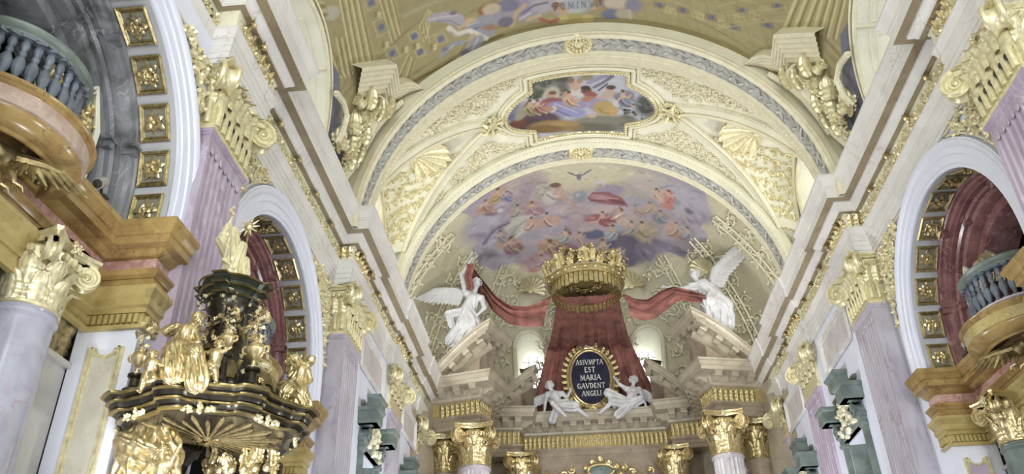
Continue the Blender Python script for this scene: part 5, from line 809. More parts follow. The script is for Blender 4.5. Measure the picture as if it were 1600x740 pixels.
# ---- round (column) capital
def column_capital(parent, r, h, mtx, mat='gold'):
    t = bpy.data.objects.new('capital', None); COL.objects.link(t); t.parent = parent; t.matrix_local = mtx; t.empty_display_size = .1
    k = ('ccap', round(r, 2), round(h, 2))
    obj('bell', shared(k+('b',), lambda: M().lathe([(r*1.02, 0), (r*1.1, .02*h), (r*1.1, .05*h), (r*.98, .08*h), (r*1.0, .55*h), (r*1.18, .72*h), (r*1.25, .78*h), (r*1.1, .84*h), (0, .84*h)], n=24).mesh('bell')), mat, t)
    lf = shared(k+('l',), lambda: leaf_m(r*.80, h*.40, .42).mesh('leaf', sharp=90))
    for row, (z, n, off) in enumerate(((.05, 8, 0), (.26, 8, .5))):
        for i in range(n):
            a = 2*pi*(i+off)/n
            place(obj('leaf', lf, mat), t, Matrix.Translation((r*1.0*cos(a), r*1.0*sin(a), z*h)) @ Matrix.Rotation(a-pi/2, 4, 'Z'))
    def mk_eggs():
        m = M()
        for i in range(20): a = 2*pi*i/20; m.blob((r*1.24*cos(a), r*1.24*sin(a), .74*h), (r*.14, r*.14, r*.17), 6, 4)
        return m.mesh('egg_ring')
    obj('egg_ring', shared(k+('e',), mk_eggs), mat, t, True)
    vo = shared(k+('v',), lambda: volute_m(.21*h, r*.42).mesh('volute', sharp=50))
    for i in range(4):
        a = pi/4+i*pi/2; place(obj('volute', vo, mat), t, Matrix.Translation((r*1.52*cos(a), r*1.52*sin(a), .70*h)) @ Matrix.Rotation(a, 4, 'Z'))
    def mk_ab():
        m = M(); pts = []
        for i in range(4):
            a0 = pi/4+i*pi/2; c0 = np.array((cos(a0), sin(a0)))*r*1.95; c1 = np.array((cos(a0+pi/2), sin(a0+pi/2)))*r*1.95; mid = (c0+c1)/2; inw = -mid/np.linalg.norm(mid)
            for q in np.linspace(.04, .96, 9): pts.append(c0*(1-q)+c1*q+inw*r*.38*(1-(2*q-1)**2))
        m.mould(pts[::-1], [(-r*.5, .88*h), (-.02, .88*h), (0, .90*h), (0, .94*h), (.03, .96*h), (.04, h), (-r*.9, h)], closed=True); return m.mesh('abacus')
    obj('abacus', shared(k+('a',), mk_ab), mat, t)
    fl = shared(('fleuron_s',), lambda: rosette_m(.13, 4).mesh('fleuron', sharp=60))
    for i in range(4):
        a = i*pi/2; place(obj('fleuron', fl, mat), t, Matrix.Translation((r*1.15*cos(a), r*1.15*sin(a), .93*h)) @ Matrix.Rotation(a, 4, 'Z') @ Matrix.Rotation(pi/2, 4, 'Y'))
    return t
# ---- fluted pilaster
def pilaster(s, y0, y1, xf, depth, mat, label, far=False, zcap=(8.6, 9.92), grp=None):
    w = y1-y0; yc = (y0+y1)/2
    fr = frame((s*xf, yc, 0), (0, s*1.0, 0), (-s, 0, 0), (0, 0, 1))
    t = thing('pilaster', label, 'pilaster', group=grp); t.matrix_world = fr
    nf = 7; pts = [(-w/2, -depth), (-w/2, 0), (-w/2+.07, 0)]
    fw = (w-.14)/nf
    for i in range(nf):
        x0 = -w/2+.07+i*fw
        for k in np.linspace(0, 1, 7): pts.append((x0+fw*(.12+.76*k), -.035*sin(pi*k)**.7 if 0 < k < 1 else 0))
    pts += [(w/2-.07, 0), (w/2, 0), (w/2, -depth)]
    m = M(); m.grid(np.array([[(x, y, z) for z in (FLOOR+.9, zcap[0]-.32)] for x, y in pts])); m.build('shaft', mat, t, sharp=40)
    m = M(); path = [(w/2, -depth), (w/2, 0), (-w/2, 0), (-w/2, -depth)][::-1]
    m.mould(path, [(0, zcap[0]-.32), (0, zcap[0]-.12), (.03, zcap[0]-.10), (.03, zcap[0]-.07), (.055, zcap[0]-.05), (.055, zcap[0]), (-.1, zcap[0])])
    for i in range(nf): m.blob((-w/2+.07+(i+.5)*fw, 0.0, zcap[0]-.33), (fw*.36, .03, .07), 8, 4)
    m.build('necking', mat, t)
    m = M(); m.mould(path, [(.0, FLOOR+.9), (.05, FLOOR+.85), (.05, FLOOR+.6), (.12, FLOOR+.5), (.12, FLOOR), (0, FLOOR)]); m.build('base', 'cornice_marble', t)
    pilaster_capital(t, w, max(.12, depth), zcap[1]-zcap[0], Matrix.Translation((0, 0, zcap[0])), 'pale_gold', far)
    return t
PIL = [(10.02, 11.42, 6.40, .36, 'purple_marble', 'purple_marble'), (17.99, 19.38, 6.30, .45, 'mauve_marble', 'mauve_marble'), (23.33, 24.95, 6.33, .12, 'mauve_marble', 'purple_marble'), (27.95, 29.3, 6.36, .10, 'mauve_marble', 'purple_marble')]
PWORD = {-1: ['purple fluted pilaster with gilded capital rising behind the pulpit', 'pale mauve fluted pilaster with gilded capital at the chancel corner, left side',
              'fluted pilaster between the two left chancel windows, gilded capital', 'far left fluted pilaster beside the high altar'],
         1: ['purple fluted pilaster with huge gilded capital cut by the right picture edge', 'greyish mauve fluted pilaster right of the green-framed window, gilded capital',
             'deep purple fluted pilaster between the two right chancel windows', 'far right fluted pilaster beside the high altar']}
for s in (-1, 1):
    for i, (y0, y1, xf, dp, ml, mr) in enumerate(PIL):
        pilaster(s, y0, y1, xf, dp, ml if s < 0 else mr, PWORD[s][i], far=i > 1, grp='wall pilasters')

# ---- main entablature along each wall
BASE = [(6.70, -15.9), (6.70, 9.85), (6.30, 9.85), (6.30, 11.58), (6.70, 11.58), (6.70, 17.92), (6.30, 17.92), (6.30, 19.45), (6.38, 19.45), (6.38, 23.25), (6.31, 23.25), (6.31, 25.05), (6.44, 25.05), (6.44, 27.8), (6.40, 27.8), (6.40, 30.5)]
def basex(y):
    for (x0, y0), (x1, y1) in zip(BASE[:-1], BASE[1:]):
        if y1 > y0 and y0 <= y <= y1: return x0
    return 6.4
CR = [(-.6, 11.86), (.70, 11.86), (.70, 11.79), (.67, 11.77), (.64, 11.70), (.60, 11.60), (.585, 11.56), (.57, 11.555), (.57, 11.50), (.55, 11.49), (.55, 11.24)]
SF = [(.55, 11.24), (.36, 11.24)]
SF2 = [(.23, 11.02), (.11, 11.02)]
BD = [(.36, 11.24), (.36, 11.19), (.33, 11.15), (.28, 11.12), (.245, 11.06), (.23, 11.055), (.23, 11.02)]
FZ = [(.11, 11.02), (.11, 10.97), (.08, 10.95), (.08, 10.60)]
AR = [(.08, 10.60), (.16, 10.60), (.16, 10.55), (.13, 10.52), (.10, 10.44), (.085, 10.40), (.07, 10.40), (.07, 10.25), (.05, 10.24), (.05, 10.12), (.03, 10.11), (.03, 10.0), (.01, 9.99), (.01, 9.90), (-.15, 9.90)]
ENT = {}
for s in (1, -1):
    t = thing('entablature', 'long pale marble entablature with gilded scroll frieze along the %s wall' % SIDE[s], 'entablature', group='wall entablatures'); ENT[s] = t
    for nm, pr, mt in (('cornice', CR, 'cornice_marble'), ('corona_soffit', SF, 'shaded_soffit'), ('bed_moulding', BD, 'cornice_marble'), ('bed_soffit', SF2, 'shaded_soffit'), ('frieze', FZ, 'cream'), ('architrave', AR, 'cornice_marble')):
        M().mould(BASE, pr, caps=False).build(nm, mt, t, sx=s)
    m = M()
    S = lambda u, v, h: (basex(u)-.08-h, u, v)
    for k, y in enumerate(np.arange(8.3, 27.6, .235)):
        if any(abs(y-b) < .12 for b in (9.85, 11.58, 17.92, 19.45, 23.25, 25.05)): continue
        scroll_relief(m, S, [(y, 10.78+.03*(-1)**k, .14)], .032, 1.4, 12, 3)
        m.tube([S(y-.05, 10.63, .02), S(y+.06, 10.78, .05), S(y+.16, 10.92, .02)], .022, 4, caps=False)
    m.build('scroll_frieze', 'pale_gold', t, sx=s, stuff=True)
    bud = shared(('bud',), lambda: (lambda mm: (mm.mesh('bud', sharp=90)))(rosette_m(.13, 0)))
    budc = shared(('budc',), lambda: M().blob((0, 0, .07), (.06, .06, .07), 7, 4).mesh('bud_centre'))
    for y in [8.9, 10.0, 10.55, 12.72, 13.95, 15.28, 16.6, 18.2, 19.2, 20.4, 21.4, 22.4, 23.5, 24.7, 25.6, 26.5]:
        fr = frame((s*(basex(y)-.20), y, 10.97), (0, 1, 0), (s*.7071, 0, .7071) if s > 0 else (s*.7071, 0, .7071), (-s*.7071, 0, .7071) if False else (-s*.7071, 0, -.7071))
        b = place(obj('bud', bud, 'old_gold'), t, fr); c = place(obj('bud_centre', budc, 'gold'), b, Matrix.Identity(4))
    # acanthus blocks in the frieze over the pilasters
    lf = shared(('blockleaf',), lambda: leaf_m(.24, .40, .30).mesh('acanthus', sharp=60))
    for (y0, y1) in ((10.02, 11.42), (17.99, 19.38), (23.33, 24.95)):
        for y in np.linspace(y0+.1, y1-.1, 6):
            place(obj('acanthus', lf, 'gold'), t, frame((s*(basex(y)-.09), y, 10.60), (0, s, 0), (-s, 0, 0), (0, 0, 1)))
        for x in (.12, .30):
            place(obj('acanthus', lf, 'gold'), t, frame((s*(basex((y0+y1)/2)-.08+x), y0-.13, 10.60), (1, 0, 0), (0, -1, 0), (0, 0, 1)))

# ---- white archivolts and gilded spandrels on the nave walls
def sweep_x(prof, yc, zs, x0, s, n=40, leg=None):
    """profile (r, out) round an arch in the wall plane |X| = x0; out goes towards the nave"""
    th = np.linspace(0, pi, n); rows = []
    if leg is not None: rows.append([(s*(x0-o), yc+r, leg) for r, o in prof])
    rows += [[(s*(x0-o), yc+r*cos(a), zs+r*sin(a)) for r, o in prof] for a in th]
    if leg is not None: rows.append([(s*(x0-o), yc-r, leg) for r, o in prof])
    m = M(); m.grid(np.array(rows), flip=s < 0); return m
for s, b in ((-1, 0), (-1, 1), (1, 1)):
    x0, yc = WALLX[s, b], BAY_Y[b]; r = ARCH_R
    sweep_x([(r, -.05), (r, .03), (r+.09, .03), (r+.09, .055), (r+.26, .055), (r+.27, .085), (r+.40, .085), (r+.42, .11), (r+.48, .13), (r+.53, .13), (r+.55, .10), (r+.58, .10), (r+.58, -.02)], yc, ARCH_Z, x0, s, leg=6.40).build('archivolt', 'wall_white', WALLS[s])
    m = M(); lo, hi = (yc-3.25, yc+3.3) if b else (yc-2.9, 10.0)
    ins = lambda u, v: (u-yc)**2+(v-ARCH_Z)**2 > (r+.72)**2 and lo+.15 < u < hi-.12 and v < 9.82 and v > 7.3
    S = lambda u, v, h: (s*(x0-.02-h), u, v)
    sp = fill_spots(ins, lo, hi, 7.2, 9.9, .15); scroll_relief(m, S, sp, .04, 1.4, 12, 3, 5)
    if m.n: m.build('spandrel_relief', 'pale_gold', WALLS[s], stuff=True)
    # thin gilt fillet round the spandrel
    m = M(); rr = r+.64
    a0 = math.asin(min(1, (9.84-ARCH_Z)/rr)); ang = np.linspace(.10, a0, 20)
    for sg in ((1, -1) if b else (1,)):
        p = [(s*(x0-.04), yc+sg*rr*cos(a), ARCH_Z+rr*sin(a)) for a in ang]; e = (s*(x0-.04), hi-.05 if sg > 0 else lo+.05, 9.84)
        m.tube(p+[e, p[0]], .025, 5)
    m.build('spandrel_fillet', 'cream_gold', WALLS[s])

# ---- coffered arch soffits
def soffit_arch(s, b, label):
    x0, yc = WALLX[s, b], BAY_Y[b]; r = ARCH_R-.012; wd = .60
    t = thing('coffered_arch', label, 'arch', (s*(x0+wd/2), yc, 6.42), group='coffered arch soffits')
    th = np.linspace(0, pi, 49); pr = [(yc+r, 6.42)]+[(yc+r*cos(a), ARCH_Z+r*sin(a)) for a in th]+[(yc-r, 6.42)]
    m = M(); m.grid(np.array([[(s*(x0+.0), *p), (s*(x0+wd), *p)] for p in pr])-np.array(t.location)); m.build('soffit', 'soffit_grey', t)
    L = pi*ARCH_R/2+(ARCH_Z-6.42); n = 12; hh, ww = .27, .215
    def mk_fr():
        m = M()
        for (o, q, h) in ((1.0, .026, .045), (.84, .016, .035)):
            c = [(-hh*o, -ww*o), (hh*o, -ww*o), (hh*o, ww*o), (-hh*o, ww*o)]
            for i in range(4):
                a, b2 = c[i], c[(i+1) % 4]; d = nrm((b2[0]-a[0], b2[1]-a[1], 0))*q*.7; m.tube([(a[0]-d[0], a[1]-d[1], h), (b2[0]+d[0], b2[1]+d[1], h)], q, 4, up=(0, 0, 1))
        return m.mesh('coffer', smooth=False)
    fr = shared(('coffer',), mk_fr); gr = shared(('coffer_g',), lambda: M().box((-hh, -ww, -.01), (hh, ww, .026)).mesh('ground', smooth=False))
    for i in range(n):
        q = (i+.5)/n*2*L-L; q0 = pi*ARCH_R/2
        if abs(q) > q0: p = (yc+math.copysign(r, -q), ARCH_Z-(abs(q)-q0)); nr = (0, math.copysign(1, q), 0); tg = (0, 0, math.copysign(1, -q))
        else: a = pi/2+q/ARCH_R; p = (yc+r*cos(a), ARCH_Z+r*sin(a)); nr = (0, -cos(a), -sin(a)); tg = (0, -sin(a), cos(a))
        nr = (0, -cos(a), -sin(a)) if abs(q) <= q0 else (0, -1 if p[0] > yc else 1, 0)
        xax = nrm(np.array(tg)); zax = np.array(nr); yax = np.cross(zax, xax)
        mt = frame(np.array((s*(x0+.32), p[0], p[1]))-np.array(t.location), xax, yax, zax)
        c = place(obj('coffer', fr, 'old_gold'), t, mt)
        place(obj('ground', gr, 'coffer_ground'), c, Matrix.Identity(4))
        k = (i*3+b+(1 if s > 0 else 0)) % 5
        ro = place(obj('rosette', shared(('ros', k), lambda: rosette_m(.185, k).mesh('rosette', sharp=90)), 'gold'), c, Matrix.Translation((0, 0, .025)) @ Matrix.Scale(1.15, 4, (1, 0, 0)))
    return t
soffit_arch(-1, 0, 'nearest coffered arch with gilded rosettes, upper left'); soffit_arch(-1, 1, 'coffered arch with gilded rosettes behind the pulpit'); soffit_arch(1, 1, 'coffered arch with gilded rosettes at the right')

# ---- inner arches of the chapel screens (stepped marble)
for s, b, mt, lb in ((-1, 0, 'dark_grey_marble', 'stepped dark grey marble inner arch behind the left balcony'), (-1, 1, 'red_marble', 'stepped reddish marble inner arch behind the pulpit statues'), (1, 1, 'red_marble', 'stepped red marble inner arch above the right balcony')):
    x0, yc = WALLX[s, b]+.60, BAY_Y[b]; r = ARCH_R
    t = thing('inner_arch', lb, 'arch', group='inner chapel arches')
    sweep_x([(r, .0), (r-.05, .03), (r-.09, .0), (r-.09, -.06), (r-.15, -.09), (r-.17, -.16), (r-.20, -.17), (r-.20, -.28)], yc, ARCH_Z, x0, s, leg=6.3).build('outer_order', mt, t)
    sweep_x([(r-.20, -.28), (r-.26, -.24), (r-.31, -.28), (r-.31, -.36), (r-.38, -.40), (r-.42, -.50), (r-.42, -.62)], yc, ARCH_Z, x0, s, leg=6.3).build('middle_order', mt, t)
    sweep_x([(r-.42, -.62), (r-.62, -.62), (r-.66, -.75), (r-.66, -1.3)], yc, ARCH_Z, x0, s, leg=6.3).build('inner_order', mt, t)
    for zz in (7.75, 9.05):     # small impost breaks
        for sg in (1, -1):
            dz = zz-ARCH_Z
            for rr, xo in ((r-.1, 0), (r-.3, .28)):
                if abs(dz) < rr:
                    y = yc+sg*sqrt(rr*rr-dz*dz); m = M(); m.cbox((s*(x0+xo+.12), y-sg*.02, zz), (.30, .12, .12)); m.cbox((s*(x0+xo+.12), y-sg*.03, zz+.08), (.36, .18, .05)); m.build('impost_block', mt, t, smooth=False)

# ---- impost entablatures with the chapel screens
IMP = [('cornice', 'yellow_marble', [(-.2, 6.42), (.40, 6.42), (.41, 6.38), (.40, 6.33), (.36, 6.30), (.34, 6.24), (.31, 6.21), (.29, 6.21), (.29, 6.08), (.16, 6.06), (.13, 6.02), (.07, 5.98), (.03, 5.96)]),
       ('frieze', 'pink_marble', [(.03, 5.96), (.03, 5.74)]),
       ('architrave', 'yellow_marble', [(.03, 5.74), (.16, 5.74), (.16, 5.70), (.12, 5.66), (.10, 5.62), (.08, 5.62), (.08, 5.48), (.05, 5.48)]),
       ('impost_band', 'ochre_marble', [(.05, 5.48), (.20, 5.46), (.20, 5.40), (.16, 5.36), (.11, 5.30), (.11, 5.20), (.07, 5.17), (.07, 5.10), (.03, 5.10)]),
       ('dentil_band', 'ochre_marble', [(.03, 5.10), (.03, 4.93), (.07, 4.93), (.07, 4.87), (-.02, 4.87)])]
def impost(s, b, yp, yn, label):
    xw = WALLX[s, b]; xs = xw+PIER-.10; t = thing('impost_entablature', label, 'entablature', group='impost entablatures'); 
    yc = BAY_Y[b]
    path = [(xw, yn-.45), (xw, yn), (xs, yn), (xs, yp), (xw, yp), (xw, yp+.38)]
    for nm, mt, pr in IMP: M().mould(path, pr, caps=True).build(nm, mt, t, sx=s)
    m = M()
    for x in np.arange(xw+.02, xs-.02, .085): m.box((x, yp-.085, 4.95), (x+.05, yp-.02, 5.08))
    for y in np.arange(yp+.03, yp+.36, .085): m.box((xw-.085, y, 4.95), (xw-.02, y+.05, 5.08))
    m.build('dentil_row', 'ochre_marble', t, sx=s, smooth=False, stuff=True)
    return xs
IMPX = {}
for s, b, lb in ((-1, 0, 'yellow and pink marble entablature on the nearest left pier'), (-1, 1, 'yellow and pink marble impost entablature right of the pulpit'), (1, 1, 'yellow and pink marble entablature under the right balcony')):
    yc = BAY_Y[b]; IMPX[s, b] = impost(s, b, yc+ARCH_R-.0, yc-ARCH_R, lb)
# pier panels (white pier face with a gilt-edged marble inset, scooped top)
def pier_panel(s, b, mt):
    xw, yp = WALLX[s, b], BAY_Y[b]+ARCH_R; x0, x1 = xw+.16, xw+.62; zt = 4.62; xm = (x0+x1)/2
    pts = [(x0, 0.2), (x0, zt), (x0+.05, zt)]+[(xm+(-.18*cos(a)), zt-.13*sin(a)) for a in np.linspace(0, pi, 11)]+[(x1-.05, zt), (x1, zt), (x1, .2)]
    m = M(); m.add([(s*x, yp-.012, z) for x, z in pts], [tuple(range(len(pts)))[::1 if s < 0 else -1]]); m.build('panel', mt, WALLS[s], smooth=False)
    m = M()
    for o, q in ((0, .028), (.05, .016)): m.tube([(s*(x+(o if x < xm else -o)), yp-.02, z-o*.4) for x, z in pts]+[(s*(pts[0][0]+o), yp-.02, .2)], q, 5, up=(0, 1, 0))
    m.build('panel_frame', 'pale_gold', WALLS[s])
pier_panel(-1, 0, 'panel_marble'); pier_panel(1, 1, 'purple_marble'); pier_panel(-1, 1, 'panel_marble')
# screen walls and columns under the entablature
def screen(s, b, colmat, lab):
    xs, yc = IMPX[s, b], BAY_Y[b]; yp = yc+ARCH_R
    t = thing('chapel_screen', lab, 'screen', group='chapel screens')
    for sg in (1, -1):
        m = M(); y0, y1 = sorted((yc+sg*1.55, yc+sg*ARCH_R)); m.box((s*(xs+.12) if s > 0 else s*(xs+.4), y0, FLOOR), (s*(xs+.4) if s > 0 else s*(xs+.12), y1, 4.35)); m.build('panel', 'grey_panel_marble', t, smooth=False)
        m = M(); m.box((min(s*(xs+.05), s*(xs+.4)), y0, 4.35), (max(s*(xs+.05), s*(xs+.4)), y1, 4.42)); m.build('moulding', 'grey_panel_marble', t, smooth=False)
        m = M(); m.box((min(s*(xs+.2), s*(xs+.4)), y0, 4.42), (max(s*(xs+.2), s*(xs+.4)), y1, 5.5)); m.build('block', 'old_gold', t, smooth=False)
        lf = shared(('screenleaf',), lambda: leaf_m(.30, .52, .35).mesh('leaf', sharp=90))
        for y in np.linspace(y0+.12, y1-.12, 4): place(obj('leaf', lf, 'old_gold'), t, frame((s*(xs+.17), y, 4.45), (0, s, 0), (-s, 0, 0), (0, 0, 1)))
    m = M(); m.box((min(s*(xs-.05), s*(xs+.5)), yc-1.6, 5.46), (max(s*(xs-.05), s*(xs+.5)), yc+1.6, 5.5)); m.build('lintel_soffit', 'old_gold', t, smooth=False)
    return t
screen(-1, 0, 'violet_column', 'grey marble screen wall with gilded leaves behind the left column')
screen(-1, 1, 'violet_column', 'grey marble screen wall hidden behind the pulpit'); screen(1, 1, 'green_stone', 'marble screen wall with gilded leaves at the right edge')
def column(x, y, r, ztop, hcap, mat, label, capmat='gold', flutes=0, grp=None, rz=0):
    t = thing('column', label, 'column', (x, y, FLOOR), rz, grp); H = ztop-FLOOR
    m = M()
    if flutes:
        n = flutes*6; rows = []
        for i in range(n):
            a = 2*pi*i/n; d = abs(sin(a*flutes/2)); rr = r*(1-.09*d)
            rows.append([(rr*cos(a), rr*sin(a), .5), (rr*cos(a), rr*sin(a), H-hcap-.16), (r*cos(a), r*sin(a), H-hcap-.12)])
        m.grid(np.array(rows), close_u=True)
    else: m.lathe([(r*1.08, .5), (r*1.05, .9), (r*1.04, H*.45), (r, H-hcap-.12)], n=40)
    m.build('shaft', mat, t)
    M().lathe([(r, H-hcap-.14), (r*1.02, H-hcap-.12), (r*1.10, H-hcap-.09), (r*1.10, H-hcap-.05), (r*1.03, H-hcap-.03), (r*1.06, H-hcap), (0, H-hcap)], n=40).build('astragal', mat, t)
    M().lathe([(r*1.5, 0), (r*1.5, .2), (r*1.35, .25), (r*1.4, .35), (r*1.2, .42), (r*1.08, .5)], n=32).build('base', 'cornice_marble', t)
    column_capital(t, r, hcap, Matrix.Translation((0, 0, H-hcap)), capmat)
    return t
column(-(IMPX[-1, 0]-.02), 8.42, .36, 5.47, .95, 'violet_column', 'pale violet marble column with gilded capital at the lower left edge', 'pale_gold', grp='chapel columns')
column((IMPX[1, 1]-.02), 15.95, .34, 5.47, .95, 'green_stone', 'greenish marble column with gilded capital at the lower right edge', 'gold', grp='chapel columns')
# ================================================================== balconies on the chapel screens
def ell_path(xs, yc, a, b, off=0, n=41, ext=0):
    return [(xs-(b+off)*sin(f), yc-(a+off)*cos(f)) for f in np.linspace(0, pi, n)]
def baluster_mesh(h):
    r = .062
    return M().lathe([(r*1.15, 0), (r*1.15, .06*h), (r*.7, .09*h), (r*.55, .14*h), (r*1.15, .30*h), (r*1.25, .40*h), (r*.95, .50*h), (r*.5, .58*h), (r*.75, .62*h), (r*.75, .66*h), (r*.5, .70*h), (r*.85, .80*h), (r*.9, .85*h), (r*.6, .92*h), (r*1.1, .95*h), (r*1.1, h)], n=12).mesh('baluster')
def balcony(s, b, label):
    xs, yc = IMPX[s, b]+.06, BAY_Y[b]; a, bb = (1.14, .98) if b == 0 else (1.22, 1.04)
    t = thing('balcony', label, 'balcony', (s*xs, yc, 5.9), group='rounded marble balconies')
    L = np.array(t.location)
    def part(nm, mt, prof, off=0):
        m = M(); m.mould(ell_path(xs, yc, a, bb), prof, caps=False)
        if s < 0: m.xf(lambda v: v*np.array((-1, 1, 1))); m.f = [q[::-1] for q in m.f]
        m.xf(lambda v: v-L); return m.build(nm, mt, t)
    part('edge_moulding', 'yellow_marble', [(-.30, 6.45), (0, 6.45), (.012, 6.43), (.0, 6.405), (-.025, 6.39), (-.015, 6.37), (-.04, 6.345), (-.05, 6.34)])
    part('fascia', 'fascia_marble' if s < 0 and b == 0 else 'ochre_marble', [(-.05, 6.34), (-.06, 6.14), (-.09, 6.13)])
    part('lower_moulding', 'yellow_marble', [(-.09, 6.13), (-.10, 6.09), (-.13, 6.06), (-.15, 6.03), (-.24, 5.98), (-.31, 5.97), (-.34, 5.94), (-.37, 5.94), (-.40, 5.98), (-.42, 6.2)])
    part('plinth', 'pale_marble', [(-.5, 6.62), (-.26, 6.62), (-.26, 6.59), (-.29, 6.57), (-.29, 6.45)])
    part('handrail', 'rail_green', [(-.48, 7.42), (-.48, 7.34), (-.40, 7.30), (-.30, 7.30), (-.30, 7.34), (-.26, 7.37), (-.24, 7.42), (-.27, 7.46), (-.45, 7.46), (-.48, 7.42)])
    bl = shared(('bal',), lambda: baluster_mesh(.68)); cap = shared(('balcap',), lambda: M().box((-.075, -.075, -.03), (.075, .075, .03)).mesh('block', smooth=False))
    nb = 15
    for i in range(nb):
        f = pi*(i+.5)/nb; x, y = xs-(bb-.37)*sin(f), yc-(a-.37)*cos(f)
        o = place(obj('baluster', bl, 'baluster_blue'), t, Matrix.Translation(np.array((s*x, y, 6.62))-L))
        place(obj('block', cap, 'baluster_blue'), o, Matrix.Translation((0, 0, .67)) @ Matrix.Rotation(f*s, 4, 'Z'))
    # floor slab and the ceiling of the recess underneath
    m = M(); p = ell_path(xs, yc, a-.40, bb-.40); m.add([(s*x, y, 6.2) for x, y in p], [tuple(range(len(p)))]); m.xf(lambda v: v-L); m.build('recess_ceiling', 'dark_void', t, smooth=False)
    m = M(); p = ell_path(xs, yc, a-.05, bb-.05); m.add([(s*x, y, 6.44) for x, y in p], [tuple(range(len(p)))[::-1]]); m.xf(lambda v: v-L); m.build('floor_slab', 'pale_marble', t, smooth=False)
    return t
balcony(-1, 0, 'rounded balcony with blue-grey balusters, top left corner'); balcony(-1, 1, 'rounded balcony half hidden behind the pulpit canopy'); balcony(1, 1, 'rounded balcony with dark balusters at the right edge')
# relief panels standing on the screens beside the balconies, small lamps below them
for s, b, lb in ((-1, 0, 'narrow pale frame with gilded relief beside the left balcony'), (1, 1, 'narrow pale frame with gilded relief beside the right balcony')):
    y0 = BAY_Y[b]+1.0; xp = WALLX[s, b]+.95; t = thing('relief_panel', lb, 'panel', (s*xp, y0+.45, 6.44), group='gilded relief panels'); L = np.array(t.location)
    pts = [(-.32, 0), (-.32, 1.55), (0, 1.95), (.30, 1.35), (.30, 0)]
    m = M(); m.add([(s*.05, y, z) for y, z in pts], [tuple(range(5))]); m.build('ground', 'cream', t, smooth=False)
    m = M(); m.tube([(0, y, z) for y, z in pts]+[(0, *pts[0])], .055, 5); m.tube([(-s*.03, y*.8, z*.93+.05) for y, z in pts]+[(-s*.03, pts[0][0]*.8, .05)], .03, 5); m.build('frame', 'cream_light', t)
    m = M()
    for z in (.3, .62, .95, 1.25, 1.5): scroll_relief(m, lambda u, v, h: (s*(.03-h), u, v), [(-.02, z, .17), (.05, z+.1, .12)], .035, 1.3, 12, 3)
    m.build('relief', 'gold', t, stuff=True)
    # curled console beside it
    t2 = thing('scroll_console', 'small gilded scroll console above the %s balcony rail' % SIDE[s], 'console', (s*(xp+.25), y0+.1, 8.25), group='scroll consoles')
    m = volute_m(.26, .34); m.build('volute', 'pale_gold', t2); m = M()
    for k in range(5): m.tube([(-.15+.07*k, -.2, -.15), (-.15+.07*k, -.28, -.3), (-.15+.07*k, -.2, -.5)], [.05, .06, .03], 6)
    m.build('drop', 'gold', t2)
    t3 = thing('spotlight', 'small grey cylinder lamp under the %s balcony' % SIDE[s], 'lamp', (s*(WALLX[s, b]+.42), BAY_Y[b]+1.42, 6.60), group='grey cylinder lamps')
    ax = nrm((.15*-s, -.55, -.5)); m = M(); m.tube([-ax*.12, ax*.12], .075, 16); m.build('housing', 'lamp_grey', t3); m = M(); m.tube([ax*.115, ax*.125], .062, 16); m.build('lens', 'dark_void', t3)
    m = M(); m.tube([(0, 0, .02), (0, .06, -.08), (0, .10, -.18)], .02, 5); m.cbox((0, .10, -.17), (.16, .12, .03)); m.build('bracket', 'dark_void', t3)

# ================================================================== eagles below the balconies
def eagle(s, b, label):
    xs, yc = IMPX[s, b], BAY_Y[b]; t = thing('eagle', label, 'sculpture', (s*(xs-.22), yc-.12, 5.86), group='gilded eagles'); sc = .72
    m = M(); m.tube(np.array([(0, -.35, .05), (0, -.1, -.02), (0, .15, .0), (0, .30, .12)])*sc, np.array([.10, .22, .19, .08])*sc, 10); m.build('body', 'eagle_bronze', t)
    m = M(); m.tube(np.array([(0, .22, .05), (-s*.12, .40, .06), (-s*.18, .55, .02)])*sc, np.array([.11, .10, .085])*sc, 9); m.blob(np.array((-s*.20, .60, .0))*sc, .10*sc, 9, 6); m.build('head', 'eagle_bronze', t)
    m = M(); m.tube(np.array([(-s*.21, .67, .0), (-s*.22, .76, -.01), (-s*.22, .80, -.07)])*sc, np.array([.05, .035, .008])*sc, 7); m.build('beak', 'old_gold', t)
    for sg in (1, -1):
        w = bpy.data.objects.new('wing', None); COL.objects.link(w); w.parent = t; w.empty_display_size = .1
        m = M(); m.tube(np.array([(0, 0, .05), (sg*s*-.25, .12*sg, .02), (sg*s*-.52, .22, -.02), (sg*s*-.72, .42, -.04)])*sc, np.array([.12, .11, .09, .05])*sc, 8); m.build('wing_arm', 'eagle_bronze', w)
        for row, (n, L, z) in enumerate(((8, .30, .03), (9, .52, .0))):
            for k in range(n):
                f = k/(n-1); p0 = np.array((sg*s*-(.12+.58*f), .10+.30*f*f, .0-.02*row)); d = nrm((sg*s*-.25*(f-.2), -.1+1.0*(.4+.5*f)-.5, -.25-.1*row)); d = nrm((sg*s*-(.35*f), .55-.9*(1-f), -.30))
                p1 = p0+d*L*(.6+.5*f); mm = M(); mm.tube(np.array([p0, (p0+p1)/2+np.array((0, 0, -.02)), p1])*sc, np.array([.05, .062, .02])*sc, 6); mm.build('feather', 'eagle_bronze', w)
    for sg in (1, -1):
        m = M(); m.tube(np.array([(sg*.1, 0, -.1), (sg*.14, .1, -.25), (sg*.12, .2, -.32)])*sc, np.array([.09, .06, .035])*sc, 7)
        for q in (-1, 0, 1): m.tube(np.array([(sg*.12, .2, -.32), (sg*.12+q*.08, .30, -.36), (sg*.12+q*.1, .34, -.44)])*sc, np.array([.03, .03, .008])*sc, 5)
        m.build('claw', 'old_gold', t)
    return t
eagle(-1, 0, 'gilded eagle with spread wings under the left balcony'); eagle(1, 1, 'gilded eagle clutching below the right balcony')

